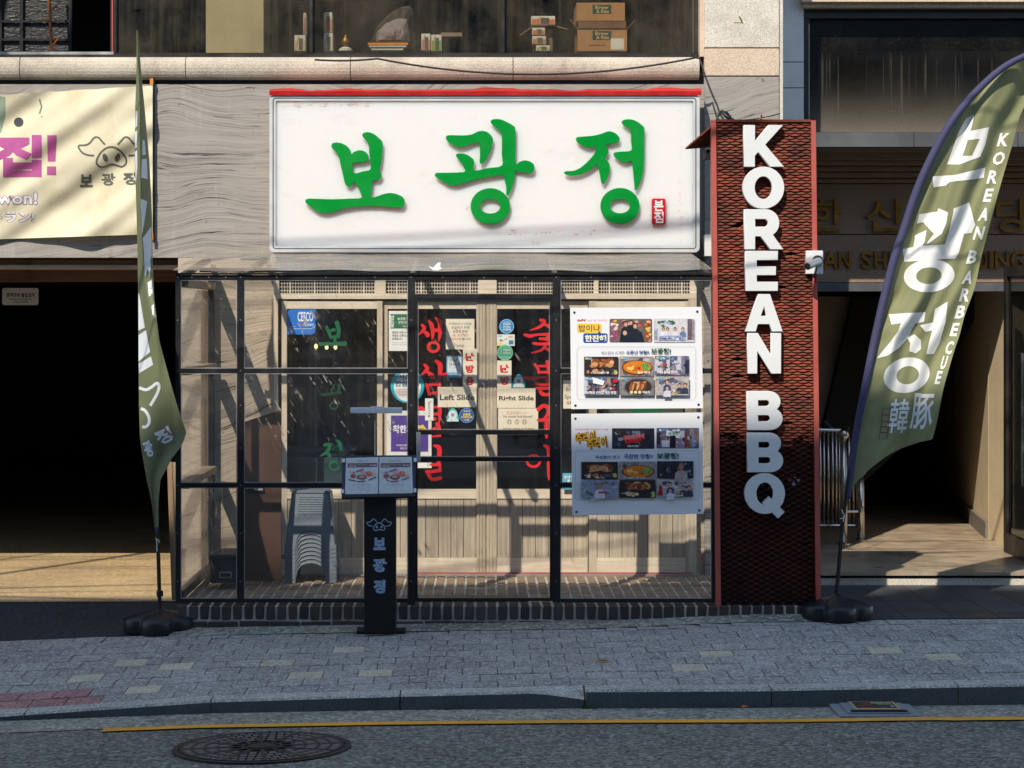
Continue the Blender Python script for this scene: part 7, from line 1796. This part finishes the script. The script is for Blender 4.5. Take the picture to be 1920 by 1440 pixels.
rb.build("ring_rib", M['iron'], mh_)
for k in range(12):
    t_ = 2*math.pi*(k + .25)/12; c_, s_ = math.cos(t_), math.sin(t_); q = MB(); vs = []
    for r_, w_ in ((RM*.22, .010), (RM*.91, .012)):
        for sgn in (-1, 1): x, y = mx + r_*c_ - sgn*w_*s_, my + r_*s_ + sgn*w_*c_; vs.append((x, y, rz(x, y) + .0133))
    q.mesh(vs + [(a, b, c - .008) for a, b, c in vs], [(0, 1, 3, 2), (0, 4, 5, 1), (1, 5, 7, 3), (3, 7, 6, 2), (2, 6, 4, 0)]); q.build("spoke", M['iron'], mh_)
sc2 = MB(); rg = random.Random(5)
for j, (r0, r1) in enumerate(((.38, .48), (.52, .62), (.66, .76), (.80, .88))):
    m_ = 24 + 12*j
    for k in range(m_):
        a, f = disc_pts(RM*r0, RM*r1, .011, 2, 2*math.pi*(k + .12)/m_, 2*math.pi*(k + .88)/m_); sc2.mesh(a, f)
o = sc2.build("tread_pad", bpy.data.materials["iron_pale"], mh_); o["kind"] = "stuff"
a, f = disc_pts(.002, RM*.16, .0135); mb = MB(); mb.mesh(a, f); mb.build("centre_boss", M['iron'], mh_)
# plastic gully cover with advert mat
gx0, gy0 = hit2(1650, 1336, road_z, -2.2, -3)
gc = thing("gully_cover", "grey plastic gully cover with yellow edged dark mat at the kerb", "drain cover", (gx0, -2.4, road_z(gx0, -2.4)))
zq = road_z(gx0, -2.4)
gxa, gxb = X(1549, -2.25) + .02, X(1742, -2.55)
def gbox(x0, x1, y0, y1, h0, h1): return MB().box(x0, x1, y0, y1, zq + h0, zq + h1)
gw = gxb - gxa - .04; ga = gxa
gbox(ga, ga + gw, -2.57, -2.235, .004, .018).build("cover_base", M['greyplastic'], gc, bevel=.003)
gbox(ga + .05, ga + gw - .05, -2.53, -2.26, .0182, .028).build("cover_step", M['greyplastic'], gc, bevel=.002)
gbox(ga + .09, ga + gw - .09, -2.49, -2.27, .0282, .036).build("cover_step", M['greyplastic'], gc, bevel=.002)
for k in range(20):
    x = ga + .075 + (gw - .15)*k/19; gbox(x - .008, x + .008, -2.525, -2.496, .0283, .035).build("drain_rib", M['blackmatte'], gc)
xa, xb, ya, yb = ga + .10, ga + gw - .10, -2.485, -2.272
gmap = lambda a, b, e: Vector((xa + (xb - xa)*a, yb + (ya - yb)*b, zq + .0365 + e))
pr = Print(gmap, .0004); pr.rect(0, 0, 1, 1, C(226, 190, 30)); pr.rect(.03, .03, .97, .90, C(48, 42, 50))
pr.text("담배꽁초를 버리지 마세요", .46, .12, .93, .30, C(220, 224, 190), .02); pr.text("빗물받이입니다", .58, .32, .92, .46, C(200, 206, 180), .02); pr.text("금연", .2, .2, .42, .7, C(150, 50, 60), .03); pr.ell(.88, .7, .04, .10, C(160, 190, 190)); pr.rect(.08, .1, .3, .16, C(110, 100, 120))
pr.build("advert_mat", M['print'], gc)
# small brass ring set in the pavement
vx, vy = hit2(1131, 1241, walk_z, 0, -2.2); vz = walk_z(vx, vy)
vr = thing("valve_cap", "small round brass rimmed cap set in the grey pavers", "valve cap", (vx, vy, vz))
MB().lathe(vx, vy, [(.040, vz), (.040, vz + .008), (.032, vz + .010), (.030, vz + .004)], 24).build("rim", pm("brass_rim", C(176, 150, 104), .5, .15, 9, metal=.4), vr); MB().lathe(vx, vy, [(.029, vz + .001), (.028, vz + .006)], 20).build("cap", M['iron'], vr)
# scraps and weeds at the kerb
def scrap(px, py, zf, w_, h_, m_, label, name="paper_scrap", cat="litter"):
    x, y = hit2(px, py, zf, 0, -5); z = zf(x, y) + .012
    mb = MB(); mb.mesh([(x - w_, y - h_, z - .004), (x + w_*.9, y - h_*.8, z + .004), (x + w_, y + h_, z), (x - w_*.8, y + h_*.9, z + .01), (x - w_, y - h_, z - .006), (x + w_*.9, y - h_*.8, z + .002), (x + w_, y + h_, z - .002), (x - w_*.8, y + h_*.9, z + .008)], [(0, 1, 2, 3), (7, 6, 5, 4), (0, 4, 5, 1), (1, 5, 6, 2), (2, 6, 7, 3), (3, 7, 4, 0)])
    tag(mb.build(name, m_), label, cat)
scrap(1398, 1328.5, road_z, .022, .006, M['orange'], "orange scrap of plastic lying in the gutter")
scrap(1853, 1319, road_z, .014, .012, M['plasticwhite'], "crumpled white paper scrap in the gutter by the kerb")
def weed(px, py, n, s, label):
    x, y = hit2(px, py, road_z, -2.1, -2.4); y = YK - .02; z = road_z(x, y); rg = random.Random(int(px)); mb = MB()
    for _ in range(n):
        a = rg.uniform(0, 6.28); l = rg.uniform(.4, 1)*s; bx_, by_ = x + rg.uniform(-.03, .03)*1.5, y - rg.uniform(0, .012); d_ = Vector((math.cos(a)*l*.7, -abs(math.sin(a))*l*.3, l*.6)); sd = Vector((-math.sin(a), 0, .2))*.0035
        b_ = Vector((bx_, by_, z + .004)); mb.mesh([b_ - sd, b_ + sd, b_ + d_*.6 + sd*1.6, b_ + d_, b_ + d_*.6 - sd*1.6], [(0, 1, 2, 3, 4)])
    tag(mb.build("weed_tuft", pm("weed_green", C(64, 96, 44), .7, .3, 30)), label, "weed", "small weeds growing at the foot of the kerb")
weed(1105, 1326, 26, .045, "small green weed at the broken kerb joint"); weed(835, 1331, 18, .04, "small dark weed at the foot of the kerb left of the broken joint")
# white flying bird shaped scrap on the canopy
bx0 = P(815, 502, -.02)
mb = MB(); z_ = Z(505, 0) ; q = [(803, 500), (812, 504), (820, 495), (826, 493), (825, 503), (830, 505), (822, 508), (812, 507.5)]
mb.mesh([P(a, b, .04 + (508 - b)*.012) + Vector((0, 0, .006)) for a, b in q] + [P(a, b, .04 + (508 - b)*.012) + Vector((0, .003, .001)) for a, b in q], [tuple(range(8))[::-1], tuple(range(8, 16))] + [(i, (i+1) % 8, (i+1) % 8 + 8, i + 8) for i in range(8)])
tag(mb.build("paper_scrap", M['plasticwhite']), "torn white paper scrap lying on the front of the clear canopy", "litter")

if "sc" in _tk: bpy.data.objects.remove(_tk["ob"]); bpy.data.scenes.remove(_tk["sc"])
